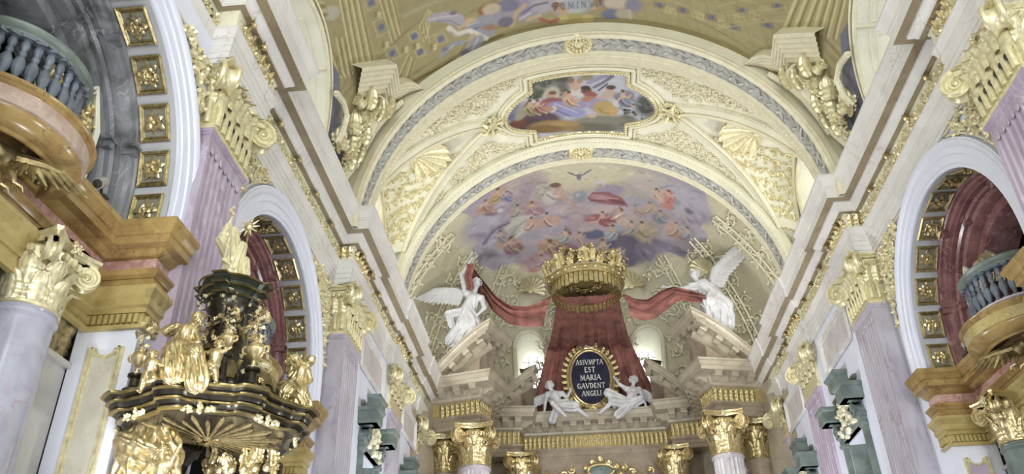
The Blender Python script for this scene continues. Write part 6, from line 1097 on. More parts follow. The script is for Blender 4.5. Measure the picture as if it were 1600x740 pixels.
# ================================================================== medallions, shells, bosses, consoles
def ornament(name, label, cat, mesh, mat, mtx, grp=None, part='relief'):
    t = thing(name, label, cat, group=grp); t.matrix_world = mtx
    obj(part, mesh, mat, t); return t
md = medallion_m(.46).mesh('medallion', sharp=50)
def down_frame(p, k=1.0): return frame(p, (k, 0, 0), (0, -k, 0), (0, 0, -k))
for (yc, rr), lb in ((bandA, 'round gilded flower medallion at the crown of the nearer arch'), (bandB, 'round gilded flower medallion at the crown of the farther arch')):
    o = obj('medallion', md, 'pale_gold'); o.matrix_world = down_frame((0, yc, ZC+rr-.01)); tag(o, lb, 'medallion', 'arch medallions')
sh = shell_m(1.05, 11, .6).mesh('shell', sharp=50)
def at_cap(P, u, v):
    nu, nv = P.shape[:2]; i, j = int((u*.5+.5)*(nu-1)), int(v*(nv-1)); p = P[i, j]; du = P[min(i+1, nu-1), j]-P[max(i-1, 0), j]; dv = P[i, min(j+1, nv-1)]-P[i, max(j-1, 0)]
    return p, nrm(du), nrm(dv)
for s in (1, -1):
    P, G, Lc = CAPGEO[s]; p, du, dv = at_cap(P, 0, .62); y = -dv; x = np.array((0, 1.0, 0)); z = np.cross(x, y)
    if z[2] > 0: x = -x; z = -z
    fr = frame(p+z*.12-y*.50, x, y, z)
    t = thing('shell', 'large gilded scallop shell in the %s chancel vault' % SIDE[s], 'shell', group='vault shells'); t.matrix_world = fr; obj('scallop', sh, 'pale_gold', t)
    m = M(); m.tube([(0.0, -.05, .1), (-.35, -.12, .12), (-.55, -.02, .08)], [.09, .07, .03], 7); m.tube([(0.0, -.05, .1), (.35, -.12, .12), (.55, -.02, .08)], [.09, .07, .03], 7); m.build('scroll_foot', 'pale_gold', t)
    # boss cartouche beside the painting
    th = radians(27.0)*s; p = np.array(parch(R_CHOIR-.05, th, 20.42)); z = nrm(np.array((0, 0, 1))*-1*cos(th)+np.array((-sin(th), 0, 0))); x = nrm(np.cross((0, 1, 0), z)); y = np.cross(z, x)
    t = thing('cartouche', 'curly gilded cartouche at the %s end of the vault painting' % SIDE[s], 'cartouche', group='vault cartouches'); t.matrix_world = frame(p, x, y, z)
    M().lathe([(0, .12), (.12, .11), (.18, .04)], n=16).build('boss', 'pale_gold', t)
    m = M()
    for i in range(10):
        a = 2*pi*i/10; scroll_relief(m, lambda u, v, h: (u, v, h+.03), [(.30*cos(a), .36*sin(a), .11)], .032, 1.4, 12, 2)
    for i in range(6): a = 2*pi*i/6+.3; m.tube([(.15*cos(a), .15*sin(a), .06), (.33*cos(a), .33*sin(a), .14), (.46*cos(a), .5*sin(a), .05)], [.04, .07, .02], 6)
    m.build('scrollwork', 'pale_gold', t, stuff=True)
# shells round the foot of the apse fresco
sh2 = shell_m(.7).mesh('shell', sharp=50)
for k, (az, el, lb) in enumerate(((-23, 44, 'small gilded shell left of the hanging crown'), (20, 44, 'small gilded shell right of the hanging crown'), (-50, 40, 'small gilded shell above the left white angel'), (52, 40, 'small gilded shell above the right white angel'))):
    a, e = radians(az), radians(el); p = np.array(SD(a, e, .06)); z = nrm(np.array((0, Y_APSE, ZC))-p); y = nrm((-sin(e)*sin(a), -sin(e)*cos(a), cos(e))); x = np.cross(y, z)
    t = thing('shell', lb, 'shell', group='apse shells'); t.matrix_world = frame(p, x, y, z); obj('scallop', sh2, 'pale_gold', t)
for s in (1, -1):
    P, G, Lc = vault_cap(s, **CAPS['apse']); p, du, dv = at_cap(P, 0, .6); y = -dv; x = np.array((0, 1.0, 0)); z = np.cross(x, y)
    if z[2] > 0: x = -x; z = -z
    t = thing('shell', 'gilded shell in the window vault beside the apse, %s side' % SIDE[s], 'shell', group='apse shells'); t.matrix_world = frame(p+z*.06-y*.25, x, y, z); obj('scallop', sh2, 'pale_gold', t)

# ---- oval ceiling painting with its frame
def ov_in(x, y, g=0): return ((abs(x) < 1.48+g) & (abs(y-20.5) < 1.42+g)) | ((x/(2.45+g))**2+((y-20.5)/(1.18+g))**2 < 1)
def ov_outline(g, n=160):
    out = []
    for i in range(n):
        a = 2*pi*i/n; lo, hi = .1, 4.0
        for _ in range(26):
            md_ = (lo+hi)/2
            if ov_in(md_*cos(a), 20.5+md_*sin(a), g): lo = md_
            else: hi = md_
        out.append((lo*cos(a), 20.5+lo*sin(a)))
    return out
t = thing('ceiling_painting', 'oval painting of reclining figures in a landscape, set in the chancel vault', 'painting', (0, 20.5, ZC+R_CHOIR))
L = np.array(t.location)
oc = Canvas(-2.6, 2.6, 19.0, 22.0, 520, 320, lin((176, 176, 188)))
draw(oc, OVAL_SHAPES, .85, (150, 146, 150), .08)
u = np.linspace(-2.6, 2.6, 341); v = np.linspace(19.0, 22.0, 201); U, V = np.meshgrid(u, v, indexing='ij')
Pp = np.stack([(R_CHOIR-.03)*np.sin(U/R_CHOIR), V, ZC+(R_CHOIR-.03)*np.cos(U/R_CHOIR)], -1)-L; m = M(); m.grid(Pp)
cu, cvv = (U[:-1, :-1]+U[1:, 1:])/2, (V[:-1, :-1]+V[1:, 1:])/2; keep = ov_in(cu, cvv, .02).ravel(); m.f = [q for q, k in zip(m.f, keep) if k]
me = m.mesh('canvas', sharp=60); paint(me, oc.sample(U.ravel(), V.ravel())); obj('canvas', me, 'fresco_paint', t)
for g_, rad, mt, nm in ((.06, .07, 'pale_gold', 'inner_frame'), (.22, .08, 'cream', 'middle_frame'), (.36, .05, 'cream_gold', 'outer_frame')):
    ol = ov_outline(g_, 220); m = M(); m.tube(np.array([parch(R_CHOIR-.05, x/R_CHOIR, y) for x, y in ol+ol[:2]])-L, rad, 6); m.build(nm, mt, t, sharp=60)
m = M(); ol = ov_outline(.06, 150)
for x, y in ol: m.blob(np.array(parch(R_CHOIR-.12, x/R_CHOIR, y))-L, .055, 5, 3)
m.build('egg_moulding', 'pale_gold', t, stuff=True)

# ---- corner consoles where the nave vault meets the arch
def stair(A, B, n, h, P3, ctr):
    """stepped mouldings between two polylines on the vault, the outer edge standing proud"""
    A, B = np.array(A, float), np.array(B, float); rows = []
    def pt(i, tt, hh):
        q = A[i]*(1-tt)+B[i]*tt; nv = nrm((-q[0], 0, ctr-q[2])); return P3(*(q+nv*hh))
    seq = [(0, -.08), (0, h)]
    for k in range(n):
        hh = h*(1-k/n); t0, t1 = k/n, (k+.62)/n
        seq += [(t0+.02, hh+.012), (t1, hh), (t1+.05/n, hh-.35*h/n), (t1+.14/n, hh-.35*h/n), ((k+1)/n, hh-h/n)]
    for tt, hh in seq: rows.append([pt(i, min(1, tt), hh) for i in range(len(A))])
    return np.array(rows)
for s in (1, -1):
    t = thing('vault_console', 'ornate gilded corner console at the foot of the nave vault, %s side' % SIDE[s], 'console', (s*5.9, 16.6, 12.6), group='corner consoles'); L = np.array(t.location)
    def P3(x, y, z): return np.array((s*x, y, z))-L
    G1 = stair([(5.80, 14.72, 14.40), (5.46, 15.2, 14.93), (5.12, 15.64, 15.38), (5.16, 16.05, 15.34), (5.19, 16.47, 15.29)], [(5.90, 15.75, 14.20), (5.62, 16.2, 14.62), (5.40, 16.55, 15.0), (5.42, 16.7, 14.97), (5.44, 16.9, 14.93)], 6, .34, P3, ZC)
    m = M(); m.grid(G1, flip=s > 0); m.build('stepped_cornice', 'cream_gold', t, sharp=28)
    G2 = stair([(5.17, 16.40, 15.31), (5.02, 16.52, 15.52), (4.88, 16.67, 15.66), (4.76, 16.92, 15.79), (4.65, 17.22, 15.90)], [(5.42, 16.98, 14.98), (5.30, 17.08, 15.15), (5.17, 17.15, 15.30), (5.02, 17.2, 15.48), (4.90, 17.27, 15.62)], 5, .30, P3, ZC)
    m = M(); m.grid(G2, flip=s > 0); m.build('curved_hood', 'cream_gold', t, sharp=28)
    m = M(); m.tube([P3(5.55, 16.75, 14.75), P3(5.85, 16.55, 14.1), P3(6.10, 16.6, 13.4), P3(6.30, 16.75, 12.8), P3(6.42, 16.8, 12.3)], [.40, .42, .36, .26, .10], 10); m.build('bracket_body', 'cream_gold', t)
    vm = shared(('consv',), lambda: volute_m(.20, .26).mesh('volute', sharp=50))
    place(obj('volute', vm, 'pale_gold'), t, Matrix.Translation(P3(5.80, 15.75, 14.05)) @ Matrix.Rotation(.25*s, 4, 'Z')); place(obj('volute', vm, 'pale_gold'), t, Matrix.Translation(P3(6.1, 16.1, 12.75)) @ Matrix.Rotation(-.3*s, 4, 'Z') @ Matrix.Scale(.7, 4)); place(obj('volute', vm, 'pale_gold'), t, Matrix.Translation(P3(5.45, 16.45, 14.45)) @ Matrix.Rotation(.6*s, 4, 'Z') @ Matrix.Scale(.8, 4))
    lf = shared(('consl',), lambda: leaf_m(.40, .62, .45).mesh('leaf', sharp=80))
    for (x, y, z, r_, tl) in ((5.62, 15.95, 13.95, .2, .2), (5.75, 16.15, 13.55, -.1, -.1), (5.52, 16.4, 13.95, .4, .35), (5.95, 16.0, 13.2, -.3, 0), (5.83, 16.35, 13.1, .2, .2), (6.05, 16.2, 12.75, -.1, .1), (6.15, 16.35, 12.35, .2, .2), (5.98, 16.5, 12.7, .4, .3), (5.35, 16.7, 14.25, .6, .5), (6.15, 15.85, 12.6, -.5, -.2)):
        place(obj('leaf', lf, 'pale_gold'), t, Matrix.Translation(P3(x, y, z)) @ Matrix.Rotation(pi+s*r_*.8, 4, 'Z') @ Matrix.Rotation(tl*s, 4, 'Y'))
    for pts in ([(5.99, 14.19+.35, 13.30), (5.96, 14.64+.35, 13.42), (5.99, 15.1+.35, 13.35), (6.1, 15.23+.35, 12.95), (6.18, 15.17+.35, 12.6)], [(5.03, 17.16, 15.2), (5.4, 17.06, 14.69), (5.71, 17.03, 14.14), (5.98, 17.07, 13.54), (6.16, 17.08, 12.99)]):
        m = M(); pp = np.array([P3(*q) for q in pts]); m.tube(pp, .085, 7)
        for f in np.linspace(0, len(pts)-1.01, 26): i = int(f); q = pp[i]*(1-f+i)+pp[i+1]*(f-i); m.blob(q+np.array((0, -.08, -.03)), .045, 7, 4)
        m.build('edge_band', 'cream_gold', t)
    m = M(); g = random.Random(4)
    for k in range(26):
        f = k/25; x, y, z = 5.55+.62*f+g.uniform(-.12, .12), 16.2+.12*f, 14.2-1.9*f+g.uniform(-.08, .08)
        scroll_relief(m, lambda u, v, h: P3(x+u, y-.05-h, z+v), [(0, 0, .12)], .034, 1.3, 12, 3, 6, g)
    m.build('scrollwork', 'pale_gold', t, stuff=True)
    # small gilded ornament on the slate strip by the window
    t2 = thing('wall_ornament', 'little gilded shell and flower drop on the grey strip, %s side' % SIDE[s], 'ornament', (s*6.32, 15.72, 12.45), group='gilded drops')
    m = M()
    for z, r_ in ((.9, .10), (.72, .13), (.5, .12), (.35, .08)):
        for k in range(4): m.blob((-s*(.04-.18*z), .09*cos(k*1.6+z*9), z+.07*sin(k*1.6+z*9)), r_*.6, 8, 5)
    m.build('flower_drop', 'pale_gold', t2, stuff=True)
    place(obj('scallop', shared(('dropshell',), lambda: shell_m(.26, 9).mesh('shell', sharp=50)), 'pale_gold'), t2, frame((-s*.03, 0, .28), (0, s, 0), (0, 0, -1), (-s, 0, 0)))

# ================================================================== chancel walls: framed panels and green stone windows
for s in (1, -1):
    for (y0, y1, lb) in ((19.95, 22.5, 'framed pale marble panel between the two nearest chancel capitals, %s' % SIDE[s]), (25.35, 27.6, 'framed pale marble panel nearer the high altar, %s wall' % SIDE[s])):
        z0, z1 = 8.62, 9.62; X = CHOIR_X; t = thing('wall_panel', lb, 'panel', (s*X, (y0+y1)/2, z0), group='framed chancel panels'); L = np.array(t.location)
        m = M(); m.box((min(s*X, s*(X-.015)), y0, z0), (max(s*X, s*(X-.015)), y1, z1)); m.xf(lambda v: v-L); m.build('inset', 'pale_marble', t, smooth=False)
        m = M(); c = [(y0, z0), (y1, z0), (y1, z1), (y0, z1)]
        for o, q, h in ((0, .06, .03), (.10, .035, .02)):
            cc = [(y0+o, z0+o), (y1-o, z0+o), (y1-o, z1-o), (y0+o, z1-o)]
            for i in range(4): a, b2 = cc[i], cc[(i+1) % 4]; m.tube([(s*(X-h), *a), (s*(X-h), *b2)], q, 4, up=(1, 0, 0))
        m.xf(lambda v: v-L); m.build('frame', 'cornice_marble', t, smooth=False)
    for wi, (yc, hw, zt, lb) in enumerate(((21.4, .80, 6.55, 'green stone window surround with broken pediment between the nearest chancel pilasters, %s' % SIDE[s]), (26.45, .70, 6.3, 'green stone window surround farther along the %s chancel wall' % SIDE[s]))):
        X = CHOIR_X; t = thing('window_surround', lb, 'window', (s*X, yc, 3.0), group='green stone window surrounds'); L = np.array(t.location)
        def bx(nm, y0, y1, z0, z1, out, mt='green_stone', x_in=0.0, bev=True):
            m = M(); m.mould([(X+.02, y0), (X-out, y0), (X-out, y1), (X+.02, y1)][::-1] if False else [(X+.02, y1), (X-out, y1), (X-out, y0), (X+.02, y0)][::-1], [(-.2, z0), (-.05, z0), (-.02, z0+.04), (-.02, z1-.12), (.02, z1-.09), (.04, z1-.03), (.04, z1), (-.2, z1)])
            m.add([(X-out, y0, z1), (X-out, y1, z1), (X, y1, z1), (X, y0, z1)], [(0, 1, 2, 3)]); m.add([(X-out+.04, y0+.04, z0), (X-out+.04, y1-.04, z0), (X, y1-.04, z0), (X, y0+.04, z0)], [(0, 1, 2, 3)])
            if s < 0: m.xf(lambda v: v*np.array((-1, 1, 1))); m.f = [q[::-1] for q in m.f]
            m.xf(lambda v: v-L); return m.build(nm, mt, t, sharp=30)
        bx('jamb', yc-hw-.22, yc-hw, 3.0, zt, .14); bx('jamb', yc+hw, yc+hw+.22, 3.0, zt, .14); bx('lintel', yc-hw-.25, yc+hw+.25, zt, zt+.25, .18)
        bx('pediment_block', yc-hw-.45, yc-hw+.15, zt+.55, zt+.98, .55); bx('pediment_block', yc+hw-.15, yc+hw+.45, zt+.55, zt+.98, .55); bx('crown_block', yc-.42, yc+.42, zt+1.22, zt+1.62, .34)
        for sg in (1, -1):
            m = M(); vv = volute_m(.20, .30); vv.xf(lambda v: np.stack([s*(X-.12)+v[:, 1], yc+sg*(hw+.05)+v[:, 0], zt+.35+v[:, 2]], 1)-L); vv.build('scroll', 'green_stone', t)
        bx('back_slab', yc-hw-.2, yc+hw+.2, zt+.2, zt+1.25, .06)
        m = M(); S = lambda u, v, h: (s*(X-.12-h), yc+u, zt+.6+v)
        scroll_relief(m, S, [(-.35, .1, .2), (.35, .1, .2), (0, .35, .22), (-.2, -.25, .18), (.2, -.25, .18), (0, -.5, .15), (-.55, -.4, .14), (.55, -.4, .14), (0, 0.05, .16)], .06, 1.3, 12, 3, 6); m.xf(lambda v: v-L); m.build('cartouche', 'cream_gold', t, stuff=True)
        # splayed green reveal, glazing
        m = M()
        for sg in (1, -1): m.add([(s*X, yc+sg*hw, 3), (s*(X+.75), yc+sg*hw*.8, 3), (s*(X+.75), yc+sg*hw*.8, zt), (s*X, yc+sg*hw, zt)], [(0, 1, 2, 3)])
        m.add([(s*X, yc-hw, zt), (s*(X+.75), yc-hw*.8, zt), (s*(X+.75), yc+hw*.8, zt), (s*X, yc+hw, zt)], [(0, 1, 2, 3)]); m.xf(lambda v: v-L); m.build('reveal', 'green_stone', t, smooth=False)
        for j in range(4):
            for k in range(5):
                y0, y1 = yc-hw*.8+j*hw*.4, yc-hw*.8+(j+1)*hw*.4; z0, z1 = 3+(zt-3)*k/5, 3+(zt-3)*(k+1)/5
                m = M(); m.box((min(s*(X+.70), s*(X+.72)), y0+.025, z0+.025), (max(s*(X+.70), s*(X+.72)), y1-.025, z1-.025)); m.xf(lambda v: v-L); m.build('pane', 'slate', t, smooth=False)
        m = M()
        for j in range(5): m.box((min(s*(X+.66), s*(X+.73)), yc-hw*.8+j*hw*.4-.025, 3), (max(s*(X+.66), s*(X+.73)), yc-hw*.8+j*hw*.4+.025, zt))
        for k in range(6): m.box((min(s*(X+.66), s*(X+.73)), yc-hw*.8, 3+(zt-3)*k/5-.025), (max(s*(X+.66), s*(X+.73)), yc+hw*.8, 3+(zt-3)*k/5+.025))
        m.xf(lambda v: v-L); m.build('glazing_bars', 'cream_light', t, smooth=False)
# ================================================================== carved figures
def surface(D, lo, h):
    """naive surface nets of the zero level of a sampled field"""
    nx, ny, nz = D.shape; S = D < 0
    c = np.zeros((nx-1, ny-1, nz-1), np.int8)
    for i in (0, 1):
        for j in (0, 1):
            for k in (0, 1): c += S[i:nx-1+i, j:ny-1+j, k:nz-1+k]
    act = (c > 0) & (c < 8); idx = -np.ones(act.shape, int); I = np.argwhere(act); idx[act] = np.arange(len(I))
    acc = np.zeros((len(I), 3)); cnt = np.zeros(len(I))
    for ax in range(3):
        for a in (0, 1):
            for b in (0, 1):
                o0 = [0, 0, 0]; oth = [q for q in range(3) if q != ax]; o0[oth[0]] = a; o0[oth[1]] = b; o1 = list(o0); o1[ax] = 1
                d0 = D[I[:, 0]+o0[0], I[:, 1]+o0[1], I[:, 2]+o0[2]]; d1 = D[I[:, 0]+o1[0], I[:, 1]+o1[1], I[:, 2]+o1[2]]
                m = (d0 < 0) != (d1 < 0); t = np.where(m, d0/(d0-d1+1e-12), 0); p = np.zeros((len(I), 3)); p += np.array(o0); p[:, ax] += t
                acc[m] += p[m]; cnt[m] += 1
    V = (I+acc/np.maximum(cnt, 1)[:, None])*h+lo; F = []
    for ax in range(3):
        u, v = [(1, 2), (2, 0), (0, 1)][ax]
        sl = [slice(1, None)]*3
        A = S.take(range(0, D.shape[ax]-1), ax); B = S.take(range(1, D.shape[ax]), ax); ch = A != B
        E = np.argwhere(ch); E = E[(E[:, u] > 0) & (E[:, v] > 0) & (E[:, u] < D.shape[u]-1) & (E[:, v] < D.shape[v]-1)]
        if not len(E): continue
        fl = A[tuple(E.T)]
        def cell(du, dv): q = E.copy(); q[:, u] += du; q[:, v] += dv; return idx[tuple(q.T)]
        a, b, c_, d = cell(-1, -1), cell(0, -1), cell(0, 0), cell(-1, 0)
        Q = np.where(fl[:, None], np.stack([a, b, c_, d], 1), np.stack([a, d, c_, b], 1)); F.append(Q[(Q >= 0).all(1)])
    return V, np.concatenate(F).tolist()
class Clay:
    """smooth union of tapered capsules, with optional fold waves round a capsule's axis"""
    def __init__(s): s.p = []
    def cap(s, a, b, r0, r1=None, k=.3, folds=0, amp=0, twist=0, sub=False, flat=None):
        s.p.append((np.array(a, float), np.array(b, float), r0, r0 if r1 is None else r1, k, folds, amp, twist, sub, flat)); return s
    def ball(s, a, r, k=.3, sub=False): return s.cap(a, np.array(a)+np.array((0, 0, 1e-4)), r, r, k, sub=sub)
    def chain(s, pts, rad, **kw):
        for i in range(len(pts)-1): s.cap(pts[i], pts[i+1], rad[i], rad[i+1], **kw)
        return s
    def mesh(s, name, h):
        lo = np.min([np.minimum(p[0], p[1])-max(p[2], p[3])*1.35-p[6] for p in s.p], 0)-3*h; hi = np.max([np.maximum(p[0], p[1])+max(p[2], p[3])*1.35+p[6] for p in s.p], 0)+3*h
        n = np.ceil((hi-lo)/h).astype(int)+1; ax = [lo[i]+np.arange(n[i])*h for i in range(3)]; D = np.full(n, 9.0)
        for a, b, r0, r1, k, fo, amp, tw, sub, flat in s.p:
            R = max(r0, r1); kk = k*R; mg = R*(1.3 if flat is not None else 1)+amp+kk+2.5*h
            l, u = np.minimum(a, b)-mg, np.maximum(a, b)+mg
            i0 = np.maximum(0, np.floor((l-lo)/h).astype(int)); i1 = np.minimum(n, np.ceil((u-lo)/h).astype(int)+1); w = tuple(slice(i0[q], i1[q]) for q in range(3))
            X, Y, Z = np.meshgrid(*[ax[q][w[q]] for q in range(3)], indexing='ij', sparse=True)
            d = b-a; L2 = d@d+1e-12; px, py, pz = X-a[0], Y-a[1], Z-a[2]
            t = np.clip((px*d[0]+py*d[1]+pz*d[2])/L2, 0, 1); qx, qy, qz = px-t*d[0], py-t*d[1], pz-t*d[2]
            rr = np.sqrt(qx*qx+qy*qy+qz*qz); rad = r0+(r1-r0)*t
            if fo:
                dn = d/sqrt(L2); e1 = nrm(np.cross(dn, (0.3, .2, .9) if abs(dn[2]) < .8 else (1, .1, 0))); e2 = np.cross(dn, e1)
                ang = np.arctan2(qx*e2[0]+qy*e2[1]+qz*e2[2], qx*e1[0]+qy*e1[1]+qz*e1[2])
                wv = np.sin(fo*ang+tw*t+1.3*np.sin(2*ang+tw*.7*t)); rad = rad+amp*(wv*.8+.35*np.sin(fo*1.9*ang-tw*1.4*t))*np.clip(t*1.4+.25, 0, 1)
            f = rr-rad
            cur = D[w]
            if sub: D[w] = np.maximum(cur, -f)
            else:
                hh = np.clip(.5+.5*(cur-f)/max(kk, 1e-6), 0, 1); D[w] = cur*(1-hh)+f*hh-kk*hh*(1-hh)
        V, F = surface(D, lo, h); me = bpy.data.meshes.new(name); me.from_pydata(V.tolist(), [], F); me.polygons.foreach_set('use_smooth', [True]*len(me.polygons)); me.update(); return me
def hand_into(c, el, ha, hr, spread=.5):
    """palm, four fingers and a thumb continuing the forearm"""
    d = nrm(np.array(ha)-np.array(el)); sdv = nrm(np.cross(d, (0, -1, .3))); nv = np.cross(sdv, d); ha = np.array(ha, float); L = hr*.62
    c.cap(ha, ha+d*L*.8, hr*.20, hr*.24, .3)
    for i, f in enumerate((-1, -.35, .35, 1)):
        r0 = ha+d*L*.8+sdv*f*hr*.22; m_ = r0+d*L*(.5 if abs(f) < .5 else .42)+sdv*f*hr*.07*spread; e = m_+d*L*.35+nv*hr*.20
        c.cap(r0, m_, hr*.095, hr*.085, .15); c.cap(m_, e, hr*.085, hr*.06, .15)
    t0 = ha+d*L*.2+sdv*hr*.22; t1 = t0+d*L*.4+sdv*hr*.28+nv*hr*.1; c.cap(t0, t1, hr*.11, hr*.09, .2); c.cap(t1, t1+d*L*.3, hr*.09, hr*.06, .2)
def head_into(c, head, look, hr, up=(0, 0, 1)):
    f = nrm(look); upv_ = nrm(np.array(up)-f*(np.array(up)@f)); r_ = np.cross(f, upv_); H = np.array(head)
    c.cap(H-upv_*hr*.15+f*hr*.04, H+upv_*hr*.30-f*hr*.08, hr*.70, hr*.80, .25)          # skull
    c.cap(H-upv_*hr*.55+f*hr*.28, H-upv_*hr*.2+f*hr*.2, hr*.34, hr*.55, .3)            # jaw
    c.cap(H+upv_*hr*.12+f*hr*.80, H-upv_*hr*.18+f*hr*.98, hr*.07, hr*.12, .5)           # nose
    for sg in (-1, 1):
        c.ball(H+upv_*hr*.10+f*hr*.86+r_*sg*hr*.30, hr*.14, sub=True); c.ball(H+upv_*hr*.09+f*hr*.72+r_*sg*hr*.30, hr*.11, .2)   # eye sockets and eyes
        c.cap(H+upv_*hr*.27+f*hr*.76+r_*sg*hr*.12, H+upv_*hr*.25+f*hr*.68+r_*sg*hr*.42, hr*.09, hr*.07, .3)
        c.cap(H-f*hr*.02+r_*sg*hr*.78-upv_*hr*.12, H+f*hr*.0+r_*sg*hr*.80+upv_*hr*.14, hr*.12, hr*.14, .2)                       # ears
    c.cap(H-upv_*hr*.40+f*hr*.78-r_*hr*.16, H-upv_*hr*.40+f*hr*.78+r_*hr*.16, hr*.07, hr*.07, .3); c.cap(H-upv_*hr*.52+f*hr*.76-r_*hr*.11, H-upv_*hr*.52+f*hr*.76+r_*hr*.11, hr*.08, hr*.08, .3)
    return f, upv_, r_
def curls(head, look, hr, n=46, seed=1, cover=.15, size=.26):
    g = random.Random(seed); f = nrm(look); c = Clay(); H = np.array(head)
    for i in range(n):
        z = 1-2*(i+.5)/n; a = i*2.39996; d = np.array((sqrt(1-z*z)*cos(a), sqrt(1-z*z)*sin(a), z))
        if d@f > .35-cover*(d[2] > .3)+(.35 if d[2] > .55 else 0) or d[2] < -.55: continue
        p = H+np.array((0, 0, hr*.12))+d*hr*g.uniform(.84, .98); q = p+nrm(np.cross(d, (g.uniform(-1, 1), g.uniform(-1, 1), g.uniform(-1, 1))))*hr*.2
        c.cap(p, q, hr*size*g.uniform(.7, 1.1), hr*size*.6, .12)
    return c
feather_me = {}
def wing(parent, root, tip, trail, mat, nf=9, fl=1.0, back=(0, 1, 0)):
    """wing arm from root to tip with rows of feathers pointing towards the trailing point"""
    root, tip, trail = [np.array(q, float) for q in (root, tip, trail)]; arm = tip-root; L = np.linalg.norm(arm); td = trail-(root+tip)/2; td -= arm*(td@arm)/L**2; tl = np.linalg.norm(td); td /= tl; nv = nrm(np.cross(arm, td))
    if nv@np.array((0, -1, 0)) < 0: nv = -nv
    bow = -td*L*.12; m = M(); pts = [root, root+arm*.3+bow, root+arm*.65+bow*.8, tip]; m.tube(pts, [L*.085, L*.08, L*.06, L*.025], 8)
    w = m.build('wing', mat, parent); pts = np.array(pts)
    if 'f' not in feather_me:
        P = []
        for t in np.linspace(0, 1, 9):
            wd = .5*(.35+.65*sin(pi*min(1, .12+t*.8))**.6)*(1 if t < .85 else (1-t)/.15*.8+.2); P.append([(k*wd, t, .10*(1-k*k)*(1-t*.6)-.06*t*t) for k in (-1, -.5, -.08, 0, .08, .5, 1)])
        mm = M(); mm.grid(np.array(P)); Q = np.array(P); Q[..., 2] -= .05; mm.grid(Q, flip=True); feather_me['f'] = mm.mesh('feather', sharp=50)
    for row, (n, ln, off, hh) in enumerate(((nf+3, 1.0, .0, 0), (nf+1, .66, .0, .03), (nf, .40, -.02, .06))):
        for i in range(n):
            f = (i+.5)/n; q = f*3; k = min(2, int(q)); p = pts[k]*(1-q+k)+pts[k+1]*(q-k)
            dirn = nrm(td*(1-.55*f**2)+nrm(arm)*(.15+.75*f**1.5)); ll = tl*ln*fl*(.75+.55*f); x = nrm(np.cross(dirn, nv)); wd = L/n*2.1
            fm = Matrix(frame(p+nv*L*hh-td*L*.02, x*wd, dirn*ll, nv*wd)); place(obj('feather', feather_me['f'], mat), w, fm)
    return w
def statue(name, label, J, hr, look, mat, grp=None, robe=(), bare_legs=True, hair=True, base=None, h=None, arms=True, seed=1, up=(0, 0, 1), veil=False, chubby=1.0, hands=True, cat='statue', hairkw={}):
    J = {k: np.array(v, float) for k, v in J.items()}; t = thing(name, label, cat, base if base is not None else J['pelvis'], group=grp)
    h = h or hr/8.5; c = Clay(); f, u_, r_ = head_into(c, J['head'], look, hr, up)
    ch, pe = J['chest'], J['pelvis']; sp = nrm(ch-pe); nk = (J.get('shL', ch)+J.get('shR', ch))/2
    c.cap(J['head']-u_*hr*.5, nk*.8+ch*.2, hr*.42*chubby, hr*.55*chubby, .4); c.cap(ch, pe, hr*1.12*chubby, hr*1.05*chubby, .3); c.cap(J['shL']*.75+ch*.25, J['shR']*.75+ch*.25, hr*.72*chubby, hr*.72*chubby, .4); c.ball(ch, hr*1.18*chubby, .3)
    for sd in 'LR':
        sh, ha = J['sh'+sd], J['ha'+sd]; el = J.get('el'+sd); el = (sh+ha)/2+np.array((0, -.2*hr, -.3*hr)) if el is None else el
        c.cap(ch*.35+sh*.65, sh, hr*.6, hr*.56*chubby, .35); c.chain([sh, el, ha], [hr*.52*chubby, hr*.42*chubby, hr*.27*chubby], k=.25)
        if hands: hand_into(c, el, ha, hr)
    for q in '12':
        if 'kn'+q in J and bare_legs:
            kn, ft = J['kn'+q], J['ft'+q]; hip = pe+(kn-pe)*.12+r_*hr*(.5 if q == '1' else -.5)*.6
            c.chain([hip, kn, ft], [hr*.86*chubby, hr*.60*chubby, hr*.34*chubby], k=.25); mid = kn*.65+ft*.35; c.ball(mid+np.array((0, hr*.12, 0)), hr*.55*chubby, .4)
            fd = nrm(np.array((f[0]*.5, f[1]*.6-.4, -.25))); c.cap(ft, ft+fd*hr*1.0, hr*.32, hr*.20, .3)
            for z in range(4): c.cap(ft+fd*hr*.95+r_*hr*.12*(z-1.5), ft+fd*hr*1.25+r_*hr*.12*(z-1.5), hr*.09, hr*.07, .1)
    me = c.mesh('body', h); me.transform(Matrix.Translation(-t.location)); obj('body', me, mat, t)
    if robe:
        d = Clay()
        for R_ in robe:
            a, b, r0, r1, fo, amp, tw = R_; a = J[a] if isinstance(a, str) else np.array(a); b = J[b] if isinstance(b, str) else np.array(b)
            d.cap(a, b, r0*hr, r1*hr, .25, fo, amp*hr, tw)
        me = d.mesh('drapery', h); me.transform(Matrix.Translation(-t.location)); obj('drapery', me, mat, t)
    if hair:
        hc = curls(J['head'], f, hr, seed=seed, **hairkw); me = hc.mesh('hair', h*.8); me.transform(Matrix.Translation(-t.location)); obj('hair', me, mat, t)
    if veil:
        d = Clay(); H = J['head']; d.cap(H+u_*hr*.25-f*hr*.25, H-u_*hr*.4-f*hr*.45, hr*.88, hr*.80, .3, 5, hr*.08, 1.0); d.cap(H-u_*hr*.4-f*hr*.5, ch-f*hr*.7, hr*.7, hr*.9, .4, 6, hr*.12, 2.0)
        d.cap(H+f*hr*.62-u_*hr*.1, H+f*hr*1.2-u_*hr*.1, hr*.62, hr*.62, sub=True)
        me = d.mesh('veil', h); me.transform(Matrix.Translation(-t.location)); obj('veil', me, mat, t)
    return t
def wing_on(t, *a, **k):
    w = wing(t, *a, **k); w.matrix_local = Matrix.Translation(-t.location); return w
